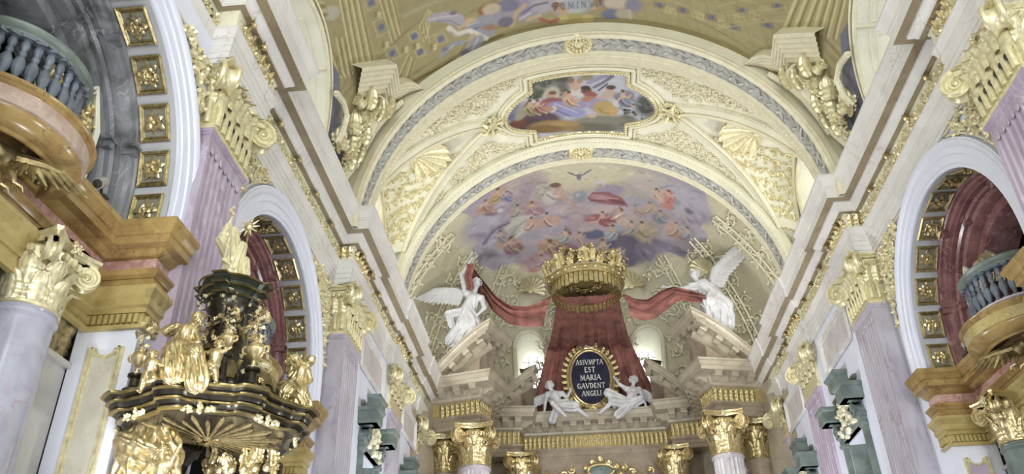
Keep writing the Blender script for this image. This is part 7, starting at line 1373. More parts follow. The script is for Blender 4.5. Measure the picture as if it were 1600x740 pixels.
J_angelL = dict(haR=(-4.658, 29.000, 16.855), elR=(-5.037, 29.100, 16.276), shR=(-4.874, 29.100, 15.497), head=(-4.405, 29.100, 15.817), chest=(-4.561, 29.100, 15.100), pelvis=(-4.739, 29.100, 14.598), shL=(-4.199, 29.100, 15.162), elL=(-4.076, 28.900, 14.597), haL=(-4.287, 28.750, 14.284), kn1=(-4.842, 28.950, 13.917), ft1=(-5.362, 29.100, 13.361), kn2=(-4.501, 28.850, 13.848), ft2=(-5.020, 29.000, 13.295), flare=(-5.516, 29.150, 14.532), wr=(-4.986, 29.350, 15.548), wt=(-6.086, 29.450, 15.793), wb=(-5.514, 29.400, 15.259))
J_angelR = dict(head=(4.288, 29.100, 15.591), chest=(4.577, 29.100, 15.082), shL=(4.128, 29.100, 15.084), elL=(3.612, 28.900, 14.900), haL=(3.059, 28.750, 14.943), pelvis=(4.836, 29.100, 14.639), shR=(4.902, 29.100, 15.088), elR=(5.106, 29.100, 14.790), haR=(4.941, 29.100, 14.352), kn1=(4.632, 28.800, 14.165), ft1=(4.661, 29.100, 13.464), kn2=(5.214, 28.900, 14.067), ft2=(5.189, 29.100, 13.430), wr=(4.977, 29.350, 15.389), wt=(6.108, 29.400, 16.726), wb=(5.267, 29.400, 15.107))
J_youthL = dict(head=(-1.794, 33.200, 12.898), chest=(-1.581, 33.250, 12.446), pelvis=(-1.469, 33.250, 11.987), shR=(-1.902, 33.250, 12.550), elR=(-2.000, 33.250, 12.185), haR=(-2.043, 33.250, 11.822), shL=(-1.249, 33.250, 12.542), elL=(-1.072, 33.250, 12.305), haL=(-0.948, 33.300, 12.602), kn1=(-1.693, 32.830, 11.987), ft1=(-1.117, 32.800, 11.311), kn2=(-0.772, 32.950, 11.814), ft2=(-0.224, 32.850, 11.281), hem=(-1.732, 32.950, 11.286), wr=(-1.717, 33.400, 12.567), wt=(-2.552, 33.450, 12.317))
J_youthR = dict(head=(1.795, 33.250, 12.946), chest=(1.688, 33.250, 12.408), pelvis=(1.532, 33.250, 11.909), shL=(1.412, 33.250, 12.623), elL=(1.186, 33.250, 12.807), haL=(1.051, 33.350, 13.086), shR=(1.969, 33.250, 12.534), elR=(2.094, 33.250, 12.187), haR=(2.188, 33.250, 11.818), kn1=(0.654, 32.900, 12.333), ft1=(0.866, 32.950, 11.698), kn2=(0.803, 32.830, 11.907), ft2=(0.208, 32.830, 11.416), hem=(0.968, 32.950, 11.362), wr=(2.033, 33.400, 12.559), wt=(2.640, 33.450, 12.175))
J_womanL = dict(head=(-5.464, 8.950, 4.616), chest=(-5.559, 8.950, 4.420), pelvis=(-5.607, 8.950, 4.198), shR=(-5.698, 8.950, 4.499), elR=(-5.814, 8.950, 4.462), haR=(-5.967, 8.950, 4.480), shL=(-5.463, 8.950, 4.431), elL=(-5.361, 8.900, 4.255), haL=(-5.463, 8.830, 4.188), kn1=(-5.592, 8.750, 4.052), ft1=(-5.539, 8.750, 3.787), kn2=(-5.294, 8.730, 4.025), ft2=(-5.198, 8.730, 3.671))
J_putto = dict(head=(-5.066, 8.850, 4.185), chest=(-5.081, 8.850, 4.056), pelvis=(-5.085, 8.850, 3.940), shR=(-5.144, 8.850, 4.101), haR=(-5.215, 8.850, 4.097), shL=(-5.032, 8.850, 4.094), haL=(-4.949, 8.850, 4.123), kn1=(-5.049, 8.850, 3.823), ft1=(-5.019, 8.850, 3.692), kn2=(-5.097, 8.800, 3.854), ft2=(-5.113, 8.850, 3.786))
J_puttoL = dict(head=(-5.742, 8.600, 3.988), chest=(-5.719, 8.600, 3.865), pelvis=(-5.734, 8.600, 3.754), shR=(-5.782, 8.600, 3.901), haR=(-5.840, 8.600, 3.848), shL=(-5.670, 8.600, 3.886), haL=(-5.592, 8.600, 3.849), kn1=(-5.749, 8.540, 3.636), ft1=(-5.760, 8.540, 3.512), kn2=(-5.634, 8.540, 3.669), ft2=(-5.714, 8.550, 3.630))
J_statue = dict(head=(-5.657, 10.020, 6.262), chest=(-5.668, 10.060, 6.112), pelvis=(-5.664, 10.060, 5.907), base=(-5.658, 10.060, 5.696), shR=(-5.776, 10.060, 6.185), elR=(-5.889, 10.060, 6.459), haR=(-5.807, 10.060, 6.862), shL=(-5.577, 10.060, 6.149), elL=(-5.749, 9.980, 6.093), haL=(-5.614, 9.940, 5.943), sun=(-5.534, 10.110, 6.712), shl2=(-5.567, 10.060, 6.335), top=(-5.730, 10.060, 6.627))
J_womanR = dict(head=(-4.411, 10.350, 4.573), chest=(-4.529, 10.350, 4.418), pelvis=(-4.592, 10.350, 4.179), shR=(-4.439, 10.350, 4.413), elR=(-4.388, 10.350, 4.279), haR=(-4.424, 10.270, 4.176), shL=(-4.624, 10.350, 4.452), elL=(-4.702, 10.350, 4.353), haL=(-4.661, 10.350, 4.617), kn1=(-4.648, 10.230, 4.082), ft1=(-4.726, 10.250, 3.949), kn2=(-4.456, 10.200, 4.024), ft2=(-4.418, 10.250, 3.861))
J_drapeL = dict(a=(-1.388, 28.300, 14.646), b=(-2.213, 28.600, 14.352), c=(-2.985, 28.900, 14.553), d=(-3.645, 29.250, 15.289), e=(-4.269, 29.500, 16.261), f=(-4.604, 29.200, 16.813), A=(-1.736, 28.300, 13.493), B=(-2.486, 28.600, 13.629), C=(-3.125, 28.900, 13.922), D=(-3.782, 29.250, 14.638), E=(-4.167, 29.500, 15.453), F=(-4.772, 29.500, 15.848))
J_drapeR = dict(a=(1.320, 28.300, 14.574), b=(1.731, 28.300, 14.270), c=(2.208, 28.300, 14.184), d=(2.785, 28.300, 14.558), e=(3.266, 28.500, 14.769), f=(3.806, 28.650, 14.671), g=(4.462, 28.800, 14.342), A=(1.546, 28.300, 13.631), B=(2.002, 28.300, 13.387), C=(2.412, 28.300, 13.414), D=(3.010, 28.300, 13.804), E=(3.438, 28.500, 14.203), F=(3.930, 28.650, 14.136), G=(4.487, 28.800, 14.175))
J_drapeTop = dict(l=(-1.256, 28.600, 14.567), r=(1.224, 28.600, 14.513), m=(-0.090, 28.600, 14.490))
J_drapeBot = dict(l=(-2.356, 33.400, 13.066), r=(3.001, 33.400, 13.933), rl=(2.463, 33.400, 12.794), l2=(-2.126, 33.400, 13.938))
a = np.array
t = statue('angel_statue', 'white angel standing on the left pediment, raising the red drapery', J_angelL, .215, (.35, -.85, -.25), 'stucco_white', 'white altar angels', seed=3, bare_legs=False,
   robe=[('chest', 'pelvis', 1.28, 1.35, 9, .14, 3), ('pelvis', 'kn1', 1.35, 1.5, 9, .22, 3), ('kn1', 'ft1', 1.35, 1.25, 8, .24, 4), ('pelvis', 'kn2', 1.3, 1.3, 8, .22, 2), ('kn2', 'ft2', 1.2, 1.25, 8, .24, 3), ('pelvis', 'flare', 1.0, .75, 7, .25, 3), ('flare', (-5.4, 29.15, 14.0), .75, .45, 6, .25, 3)])
wing_on(t, J_angelL['wr'], J_angelL['wt'], a(J_angelL['wb'])+a((-.1, 0, -.4)), 'stucco_white')
wing_on(t, a(J_angelL['wr'])+a((.35, .1, 0)), a(J_angelL['wr'])+a((.75, .9, .45)), a(J_angelL['wr'])+a((.7, .8, -.35)), 'stucco_white')
t = statue('angel_statue', 'white angel crouching on the right pediment with one wing raised high', J_angelR, .215, (-.75, -.6, -.15), 'stucco_white', 'white altar angels', seed=9, bare_legs=False,
   robe=[('chest', 'pelvis', 1.40, 1.5, 9, .15, 3), ('pelvis', 'kn1', 1.6, 1.5, 8, .24, 2), ('kn1', 'ft1', 1.5, 1.6, 8, .26, 3), ('pelvis', 'kn2', 1.5, 1.4, 8, .24, 3), ('kn2', 'ft2', 1.4, 1.5, 8, .26, 3), ('chest', 'shL', 1.2, .8, 7, .14, 3)])
wing_on(t, J_angelR['wr'], J_angelR['wt'], a(J_angelR['wb'])+a((.55, 0, .15)), 'stucco_white', nf=10)
t = statue('angel_statue', 'white winged youth seated left of the inscription tablet, looking down', J_youthL, .185, (-.30, -.85, -.35), 'stucco_white', 'white seated youths', seed=12,
   robe=[('pelvis', 'kn2', 1.25, 1.15, 8, .2, 3), ('pelvis', 'hem', .9, .75, 7, .22, 3), ('pelvis', tuple(a(J_youthL['pelvis'])+a((.36, -.1, .09))), 1.2, .9, 7, .2, 2), ('chest', 'pelvis', .9, 1.3, 8, .12, 2)])
wing_on(t, J_youthL['wr'], J_youthL['wt'], a(J_youthL['wt'])+a((.25, 0, -.35)), 'stucco_white', nf=7)
t = statue('angel_statue', 'white winged youth reclining right of the inscription tablet', J_youthR, .185, (-.15, -.95, .0), 'stucco_white', 'white seated youths', seed=15,
   robe=[('pelvis', 'kn1', 1.1, .9, 8, .18, 3), ('pelvis', 'hem', 1.1, .8, 7, .22, 3), ('pelvis', tuple(a(J_youthR['pelvis'])+a((.45, -.15, .12))), 1.2, .9, 7, .2, 2), ('shR', tuple(a(J_youthR['pelvis'])+a((.05, -.2, .27))), .7, .8, 6, .14, 2), ('pelvis', 'kn2', 1.15, .95, 7, .2, 2)])
wing_on(t, J_youthR['wr'], J_youthR['wt'], a(J_youthR['wt'])+a((-.25, 0, -.35)), 'stucco_white', nf=7)
# ================================================================== high altar
EDGE = [(6.6, 28.95), (6.1, 28.8), (3.80, 28.2), (3.20, 30.12), (3.72, 32.25), (2.36, 32.45), (2.33, 33.2)]
EDGE = EDGE+[(-x, y) for x, y in EDGE[::-1]]
t = thing('altar_entablature', 'brownish marble entablature of the high altar with gilded leaf frieze', 'entablature', (0, 33.2, 9.8)); L = np.array(t.location); ALT = t
def ap(nm, mt, prof, **k):
    m = M(); m.mould(EDGE, prof, caps=False); m.xf(lambda v: v-L); return m.build(nm, mt, t, **k)
ap('cornice', 'altar_marble', [(-1.6, 11.77), (0, 11.77), (0, 11.70), (-.05, 11.67), (-.08, 11.58), (-.11, 11.52), (-.13, 11.52), (-.13, 11.37), (-.20, 11.36), (-.58, 11.36)])
ap('bed_moulding', 'altar_marble', [(-.58, 11.36), (-.58, 11.08), (-.63, 11.05), (-.66, 10.98), (-.72, 10.95), (-.78, 10.93)])
ap('frieze', 'ochre_marble', [(-.78, 10.93), (-.78, 10.37)])
ap('architrave', 'altar_red_marble', [(-.78, 10.37), (-.66, 10.37), (-.66, 10.31), (-.70, 10.26), (-.72, 10.22), (-.74, 10.22), (-.74, 10.06), (-.76, 10.05), (-.76, 9.88), (-1.5, 9.88)])
def seg_walk(path, prof_out, step, ends=.25):
    """points with direction and outward normal along the offset of a plan path"""
    p = np.asarray(path, float); d0 = np.diff(p, axis=0); d0 /= np.linalg.norm(d0, axis=1)[:, None]; n0 = np.stack([-d0[:, 1], d0[:, 0]], 1)
    q = []
    for i in range(len(p)): a_ = n0[max(0, i-1)]; b_ = n0[min(len(n0)-1, i)]; q.append(p[i]+(a_+b_)/(1+max(-.7, a_@b_))*prof_out)
    q = np.array(q)
    for i in range(len(q)-1):
        d = q[i+1]-q[i]; Ls = np.linalg.norm(d)
        if Ls < .6 or d@d0[i] < 0: continue
        d /= Ls; nv = n0[i]; lo, hi = ends, Ls-ends
        if hi <= lo: lo = hi = Ls/2
        n = max(1, int(round((hi-lo)/step))+1)
        for f in np.linspace(lo, hi, n): yield q[i]+d*f, d, nv, i
def mod_mesh():
    m = M(); P = [(0, 0), (0, .29), (.38, .29), (.38, .22), (.34, .17), (.24, .13), (.14, .04), (.06, .0)]   # side profile (out, z)
    for x in (-.13, .13): m.add([(x, -y, z) for y, z in P], [tuple(range(len(P)))[::(1 if x > 0 else -1)]])
    m.grid(np.array([[(-.13, -y, z), (.13, -y, z)] for y, z in P+[P[0]]])); m.box((-.16, -.41, .26), (.16, 0, .30)); m.tube([(-.14, -.30, .16), (.14, -.30, .16)], .055, 8); return m.mesh('modillion', sharp=30)
MOD = shared(('mod',), mod_mesh)
for p, d, nv, i in seg_walk(EDGE, -.58, .56, .26):
    place(obj('modillion', MOD, 'altar_marble'), t, frame(np.array((p[0], p[1], 11.07))-L, (-d[0], -d[1], 0), (-nv[0], -nv[1], 0), (0, 0, 1)))
lf = shared(('altleaf',), lambda: leaf_m(.20, .50, .10).mesh('leaf', sharp=60))
for p, d, nv, i in seg_walk(EDGE, -.775, .19, .10):
    place(obj('leaf', lf, 'old_gold'), t, frame(np.array((p[0], p[1], 10.40))-L, (-d[0], -d[1], 0), (nv[0], nv[1], 0), (0, 0, 1)))

# ---- broken pediments: a cornice rising in a curve, then returning flat
def pediment(sx, path, zf, label, dep=1.2, sc=1.0, zb=11.78):
    n0 = 15; P0, P1, P2 = [np.array(q, float) for q in path]
    plan = [P0+(P1-P0)*f for f in np.linspace(0, 1, n0)]+[P1+(P2-P1)*f for f in (.5, 1.0)]; zz = [zf(f) for f in np.linspace(0, 1, n0)]+[zf(1)]*2
    t = thing('pediment', label, 'pediment', (sx*P1[0], P1[1], zb), group='broken pediments'); L = np.array(t.location)
    p = np.array(plan); d = np.diff(p, axis=0); d = np.vstack([d, d[-1]]); d /= np.linalg.norm(d, axis=1)[:, None]; nr = np.stack([-d[:, 1], d[:, 0]], 1)
    mit = []
    for i in range(len(p)): a_ = nr[i-1] if i else nr[i]; mit.append((a_+nr[i])/(1+max(-.6, a_@nr[i])))
    def part(nm, mt, prof):
        G = np.array([[(p[i][0]+mit[i][0]*o*sc, p[i][1]+mit[i][1]*o*sc, zz[i]+z*sc) for o, z in prof] for i in range(len(p))]); m = M(); m.grid(G); k = m.n; mm = len(prof)
        m.f.append(tuple((len(p)-1)*mm+j for j in range(mm-1, -1, -1)))
        if sx < 0: m.xf(lambda v: v*np.array((-1, 1, 1))); m.f = [q[::-1] for q in m.f]
        m.xf(lambda v: v-L); return m.build(nm, mt, t)
    part('raking_cornice', 'altar_marble', [(-dep, .0), (0, .0), (0, -.08), (-.06, -.12), (-.09, -.22), (-.13, -.28), (-.15, -.28), (-.15, -.44), (-.55, -.46)])
    part('bed_moulding', 'altar_marble', [(-.55, -.46), (-.55, -.74), (-.62, -.78), (-.70, -.84), (-.80, -.86)])
    # tympanum: from the moulding down to the entablature
    G = np.array([[(p[i][0]+mit[i][0]*-.78*sc, p[i][1]+mit[i][1]*-.78*sc, z) for z in (max(zb-.1, zz[i]-.85*sc), zb-.1)] for i in range(len(p))]); m = M(); m.grid(G, flip=False)
    if sx < 0: m.xf(lambda v: v*np.array((-1, 1, 1))); m.f = [q[::-1] for q in m.f]
    m.xf(lambda v: v-L); m.build('tympanum', 'altar_red_marble', t)
    q0 = np.concatenate([[0], np.cumsum(np.linalg.norm(np.diff(p, axis=0), axis=1))]); Lt = q0[-1]
    for f in np.arange(.55*sc, Lt-.2, .56*sc):
        i = min(len(p)-2, int(np.searchsorted(q0, f))-1); w = (f-q0[i])/(q0[i+1]-q0[i]+1e-9); b = p[i]*(1-w)+p[i+1]*w+nr[i]*(-.55*sc); z = zz[i]*(1-w)+zz[i+1]*w-.75*sc
        if z < zb+.02: continue
        tz = (zz[i+1]-zz[i])/(q0[i+1]-q0[i]+1e-9); xa = nrm((-d[i][0]*sx, -d[i][1], -tz)); ya = np.array((-nr[i][0]*sx, -nr[i][1], 0)); za = np.cross(xa, ya) if sx > 0 else np.cross(xa, ya)
        if za[2] < 0: xa = -xa; za = -za
        place(obj('modillion', MOD, 'altar_marble'), t, Matrix(frame(np.array((b[0]*sx, b[1], z))-L, xa*sc, ya*sc, za*sc)))
    return t
zo = lambda f: 11.85+1.95*sin(f*1.15)/sin(1.15)
for sx in (1, -1):
    pediment(sx, [(6.35, 28.85), (3.78, 28.15), (3.12, 30.2)], zo, 'large broken curved pediment on the %s of the high altar' % SIDE[sx])
    pediment(sx, [(3.70, 32.2), (2.28, 32.4), (2.26, 33.3)], lambda f: 12.35+1.25*sin(f*1.1)/sin(1.1), 'smaller broken pediment just %s of the inscription tablet' % SIDE[sx], .9, .85)

# ---- altar columns and pilasters
for sx in (1, -1):
    column(sx*4.48, 29.25, .52, 9.88, 1.52, 'pale_marble', 'tall fluted altar column with gilded capital, %s side' % SIDE[sx], 'gold', 22, 'altar columns')
    column(sx*3.05, 32.95, .44, 9.88, 1.35, 'altar_red_marble', 'inner altar column with gilded capital, %s side' % SIDE[sx], 'gold', 0, 'inner altar columns')
    column(sx*5.75, 30.2, .42, 9.88, 1.45, 'altar_red_marble', 'shaded column with gilded capital behind the outer %s altar column' % SIDE[sx], 'old_gold', 0, 'rear altar columns')
# back wall of the altar below the entablature with gilded openwork and the top of the arched altarpiece frame
m = M(); m.add([(-6, 33.9, FLOOR), (6, 33.9, FLOOR), (6, 33.9, 9.9), (-6, 33.9, 9.9)], [(0, 1, 2, 3)])
tb = tag(m.build('altar_wall', 'altar_red_marble', smooth=False), 'reddish marble wall behind the altar columns', 'wall')
for sx in (1, -1):
    m = M(); S = lambda u, v, h: (sx*(5.75)+u, 30.75-h, v); scroll_relief(m, S, [(x, z, .22) for x in (-.35, .05, .45) for z in (7.2, 7.65, 8.1, 8.5)], .05, 1.4, 14, 3, 5)
    tt = thing('scrollwork_grille', 'silvery scrollwork grille beside the %s altar column' % SIDE[sx], 'grille', (sx*5.75, 30.8, 7.0), group='silvery scroll panels'); L2 = np.array(tt.location)
    m.xf(lambda v: v-L2); m.build('scrollwork', 'stucco_grey', tt, stuff=True); m = M(); m.box((-.7, .0, -.3), (.7, .05, 2.0)); m.build('ground', 'pale_marble', tt, smooth=False)
tt = thing('altarpiece_frame', 'arched top of the altarpiece frame with gilded cartouche', 'frame', (0, 33.6, 8.4)); 
m = M()
for r_, q in ((2.35, .10), (2.15, .07)): m.tube([(r_*cos(a_), 0, -1.75+r_*sin(a_)) for a_ in np.linspace(.15, pi-.15, 40)], q, 7)
m.build('arch', 'stucco_white', tt)
m = M(); scroll_relief(m, lambda u, v, h: (u, -h-.05, v), [(sx*x, z, .17) for sx in (1, -1) for x, z in ((1.4, .75), (1.75, .5), (2.1, .8), (2.15, .3), (1.05, .95))], .045, 1.4, 13, 3, 5); m.build('spandrel_scrolls', 'gold', tt, stuff=True)
c = bpy.data.objects.new('cartouche', None); COL.objects.link(c); c.parent = tt; c.location = (.12, -.25, .82); c.empty_display_size = .1
m = M(); m.lathe([(0, .03), (.45, .02), (.5, 0)], n=32); m.xf(lambda v: np.stack([v[:, 0], -v[:, 2], v[:, 1]*.38], 1)); m.build('field', 'green_stone', c)
m = M(); m.tube([(.52*cos(q), -.03, .24*sin(q)) for q in np.linspace(0, 2*pi, 40)], .05, 6); m.build('rim', 'gold', c)
m = M(); scroll_relief(m, lambda u, v, h: (u, -h-.02, v), [(-.6, .1, .14), (.6, .1, .14), (-.35, .32, .13), (.35, .32, .13), (0, .42, .14), (-.8, -.2, .15), (.8, -.2, .15)], .05, 1.3, 12, 3, 5); m.build('scrolls', 'gold', c, stuff=True)

# ---- inscription tablet
tt = thing('inscription_tablet', 'oval dark blue tablet with white letters in a gilded shell-topped frame', 'tablet', (0.0, 33.68, 13.35)); tt.rotation_euler = (radians(-4), 0, 0)
A_, B_ = .82, 1.24
m = M(); n = 48; m.add([(0, .0, 0)]+[(A_*cos(q), 0, B_*sin(q)) for q in np.arange(n)*2*pi/n], [(0, i+1, (i+1) % n+1) for i in range(n)]); m.add([(A_*cos(q), 0, B_*sin(q)) for q in np.arange(n)*2*pi/n]+[(A_*cos(q), .12, B_*sin(q)) for q in np.arange(n)*2*pi/n], [(i, (i+1) % n, n+(i+1) % n, n+i) for i in range(n)]); m.build('field', 'tablet_blue', tt, smooth=False)
for o, q, nm in ((.05, .055, 'inner_ring'), (.17, .06, 'outer_ring')):
    m = M(); m.tube([((A_+o)*cos(f), -.03, (B_+o)*sin(f)) for f in np.linspace(0, 2*pi, 65)], q, 8); m.build(nm, 'gold', tt)
m = M(); m.add([x for i in range(n) for x in (((A_+.02)*cos(i*2*pi/n), -.0, (B_+.02)*sin(i*2*pi/n)), ((A_+.25)*cos(i*2*pi/n), .02, (B_+.25)*sin(i*2*pi/n)))], [(2*i, 2*i+1, (2*i+3) % (2*n), (2*i+2) % (2*n)) for i in range(n)]); m.build('band', 'old_gold', tt, smooth=False)
lfm = shared(('tabl',), lambda: leaf_m(.20, .26, .3).mesh('leaf', sharp=60))
for i in range(34):
    f = 2*pi*(i+.5)/34
    if 1.3 < f < 1.84: continue
    p = ((A_+.20)*cos(f), -.02, (B_+.20)*sin(f)); dz = nrm((cos(f)*1.1+.5*sin(f)*(1 if cos(f) > 0 else -1)*0, 0, sin(f))); xx = np.cross((0, -1, 0), dz)
    place(obj('leaf', lfm, 'old_gold'), tt, frame(p, xx, (0, -1, 0), dz))
place(obj('shell', shared(('tabsh',), lambda: shell_m(.46, 9).mesh('shell', sharp=50)), 'pale_gold'), tt, frame((0, -.10, 1.42), (1, 0, 0), (0, 0, 1), (0, -1, 0)))
m = M(); scroll_relief(m, lambda u, v, h: (u, -h-.08, v), [(-.3, 1.38, .14), (.3, 1.38, .14), (-.22, -1.42, .16), (.22, -1.42, .16), (0, -1.52, .15), (-.5, -1.32, .13), (.5, -1.32, .13)], .055, 1.3, 13, 3, 5); m.build('scrolls', 'gold', tt, stuff=True)
# roman lettering built from broad and thin strokes with serifs (unit height)
GL = {'A': (.95, [((.05, 0), (.46, 1), .07), ((.50, 1), (.88, 0), .14), ((.2, .36), (.72, .36), .07)], [.05, .88]), 'S': (.62, [((.52, .86), (.34, .97), .08), ((.34, .97), (.14, .86), .09), ((.14, .86), (.16, .64), .12), ((.16, .64), (.46, .40), .14), ((.46, .40), (.48, .16), .12), ((.48, .16), (.28, .03), .09), ((.28, .03), (.06, .14), .08)], []),
 'V': (.92, [((.05, 1), (.44, 0), .14), ((.46, 0), (.86, 1), .07)], ['t.05', 't.86']), 'M': (1.12, [((.10, 0), (.18, 1), .07), ((.20, 1), (.55, .05), .14), ((.56, .05), (.90, 1), .07), ((.90, 1), (.98, 0), .14)], [.10, .98]), 'P': (.70, [((.14, 0), (.14, 1), .14), ((.14, .96), (.44, .96), .08), ((.44, .96), (.58, .76), .13), ((.58, .76), (.44, .52), .12), ((.44, .52), (.14, .50), .07)], [.14]),
 'T': (.80, [((.40, 0), (.40, 1), .14), ((.06, .96), (.74, .96), .08), ((.07, .96), (.05, .80), .06), ((.73, .96), (.75, .80), .06)], [.40]), 'E': (.68, [((.14, 0), (.14, 1), .14), ((.14, .96), (.56, .96), .08), ((.14, .52), (.46, .52), .07), ((.14, .04), (.60, .04), .08), ((.56, .96), (.57, .82), .06), ((.60, .04), (.61, .2), .06)], []),
 'R': (.84, [((.14, 0), (.14, 1), .14), ((.14, .96), (.42, .96), .08), ((.42, .96), (.56, .78), .13), ((.56, .78), (.42, .54), .12), ((.42, .54), (.14, .52), .07), ((.36, .52), (.74, .0), .13)], [.14, .76]), 'I': (.36, [((.17, 0), (.17, 1), .14)], [.17, 't.17']), 'G': (.88, [((.76, .86), (.48, .98), .08), ((.48, .98), (.20, .80), .11), ((.20, .80), (.10, .48), .14), ((.10, .48), (.24, .14), .13), ((.24, .14), (.52, .02), .10), ((.52, .02), (.74, .12), .09), ((.74, .12), (.74, .44), .13), ((.60, .44), (.84, .44), .06)], []),
 'D': (.88, [((.14, 0), (.14, 1), .14), ((.14, .96), (.46, .94), .08), ((.46, .94), (.72, .70), .12), ((.72, .70), (.74, .36), .14), ((.74, .36), (.48, .06), .12), ((.48, .06), (.14, .04), .08)], []), 'N': (.95, [((.14, 0), (.14, 1), .07), ((.14, 1), (.78, .02), .14), ((.78, 0), (.78, 1), .07)], [.14, 't.78']), 'C': (.82, [((.72, .86), (.46, .98), .08), ((.46, .98), (.18, .80), .11), ((.18, .80), (.10, .48), .14), ((.10, .48), (.22, .16), .13), ((.22, .16), (.50, .02), .10), ((.50, .02), (.74, .14), .08)], []), 'L': (.66, [((.14, 0), (.14, 1), .14), ((.14, .04), (.56, .04), .08), ((.56, .04), (.58, .2), .06)], ['t.14']),
 'O': (.9, [((.44, .98), (.18, .82), .10), ((.18, .82), (.09, .5), .14), ((.09, .5), (.18, .18), .13), ((.18, .18), (.44, .02), .10), ((.44, .02), (.70, .18), .10), ((.70, .18), (.79, .5), .14), ((.79, .5), (.70, .82), .13), ((.70, .82), (.44, .98), .10)], [])}
def letters(text, h, width=1.0):
    m = M(); x = 0; adv = .10
    for ch in text:
        w, st, ser = GL[ch]
        for (x0, z0), (x1, z1), wd in st:
            d = nrm((x1-x0, z1-z0, 0)); nx, nz = -d[1]*wd/2, d[0]*wd/2; e = .02; q = [(x0-d[0]*e+nx, z0-d[1]*e+nz), (x1+d[0]*e+nx, z1+d[1]*e+nz), (x1+d[0]*e-nx, z1+d[1]*e-nz), (x0-d[0]*e-nx, z0-d[1]*e-nz)]
            m.add([((x+a_)*h*width, y_, b_*h) for y_ in (0, -.018) for a_, b_ in q], [(0, 1, 2, 3), (7, 6, 5, 4), (0, 4, 5, 1), (1, 5, 6, 2), (2, 6, 7, 3), (3, 7, 4, 0)])
        for sr in ser:
            top = isinstance(sr, str); sx_ = float(sr[1:]) if top else sr; z = 1.0 if top else 0.0
            m.box(((x+sx_-.13)*h*width, -.018, (z-.03)*h), ((x+sx_+.13)*h*width, 0, (z+.03)*h))
        x += w+adv
    tot = (x-adv)*h*width; m.xf(lambda v: v-np.array((tot/2, 0, 0))); return m
for txt, z, h_, wd in (('ASSVMPTA', .62, .23, .70), ('EST', .25, .25, .82), ('MARIA', -.12, .24, .80), ('GAVDENT', -.50, .23, .78), ('ANGELI', -.86, .23, .74)):
    ln = bpy.data.objects.new('text_line', None); COL.objects.link(ln); ln.parent = tt; ln.location = (0.0, -.012, z); ln.empty_display_size = .1
    x0 = -sum((GL[c_][0]+.10)*h_*wd for c_ in txt)/2
    for c_ in txt:
        o = shared(('gl', c_, h_, wd), lambda: letters(c_, h_, wd).mesh('letter', smooth=False)); w_ = GL[c_][0]*h_*wd
        place(obj('letter', o, 'letter_white'), ln, Matrix.Translation((x0+w_/2, 0, 0))); x0 += (GL[c_][0]+.10)*h_*wd

# painted word on the shield at the crown of the nave vault
x0 = -.62
for c_ in 'DOMINVM':
    wl = GL[c_][0]*.24*.72; o = shared(('gv', c_), lambda: letters(c_, .24, .72).mesh('painted_letter', smooth=False))
    place(obj('painted_letter', o, 'slate'), CEIL, frame((x0+wl/2-.06, 16.68, ZC+R_NAVE-.025-((x0+wl/2)**2)/2/R_NAVE), (1, 0, 0), (0, 0, 1), (0, -1, 0))); x0 += wl+.06
# ---- crown, red drapery
cr = thing('crown', 'large gilded crown hanging above the red drapery', 'crown', (-.05, 28.15, 14.45)); R_ = 1.46
M().lathe([(R_-.10, .40), (R_, .40), (R_+.04, .43), (R_+.02, .47), (R_-.02, .48), (R_-.02, .60), (R_+.04, .63), (R_+.04, .68), (R_-.04, .70), (R_-.12, .68), (R_-.12, .42)], n=56).build('ring', 'old_gold', cr)
for i in range(24):
    q = 2*pi*i/24; m = M(); m.blob(((R_-.01)*cos(q), (R_-.01)*sin(q), .54), (.05, .05, .045), 8, 5); m.build('jewel', 'pale_gold', cr)
lfm = shared(('crl',), lambda: leaf_m(.42, .62, .30).mesh('leaf', sharp=60)); lfs = shared(('crs',), lambda: leaf_m(.24, .34, .35).mesh('leaf', sharp=60))
for i in range(16):
    q = 2*pi*i/16; place(obj('leaf', lfm if i % 2 == 0 else lfs, 'gold'), cr, Matrix.Translation((R_*cos(q), R_*sin(q), .70)) @ Matrix.Rotation(q-pi/2, 4, 'Z'))
for i in range(8):     # bows rising to the orb, beaded
    q = 2*pi*(i+.25)/8; prof = [(R_*.98, .8), (R_*1.10, 1.15), (R_*.95, 1.48), (R_*.62, 1.62), (R_*.32, 1.72), (R_*.10, 1.92)]
    m = M(); m.tube([(r_*cos(q), r_*sin(q), z) for r_, z in prof], [.13, .12, .11, .10, .09, .06], 8); 
    for (ra, za), (rb, zb) in zip(prof[:-1], prof[1:]):
        for f in (.25, .75): m.blob(((ra+(rb-ra)*f+.09)*cos(q), (ra+(rb-ra)*f+.09)*sin(q), za+(zb-za)*f+.06), .055, 6, 4)
    m.build('bow', 'old_gold', cr)
    m = M(); scroll_relief(m, lambda u, v, h: ((R_*1.02+h)*cos(q+.38+u/R_), (R_*1.02+h)*sin(q+.38+u/R_), 1.05+v), [(-.16, 0, .2), (.16, 0, .2)], .05, 1.4, 12, 2, 5); m.build('scroll', 'old_gold', cr, stuff=True)
m = M(); m.lathe([(.02, 1.85), (.16, 1.9), (.22, 2.0), (.16, 2.12), (.03, 2.17), (.025, 2.42), (0, 2.42)], n=20); m.build('orb', 'gold', cr)
nf = 44     # valance with hanging tassel strips inside the ring
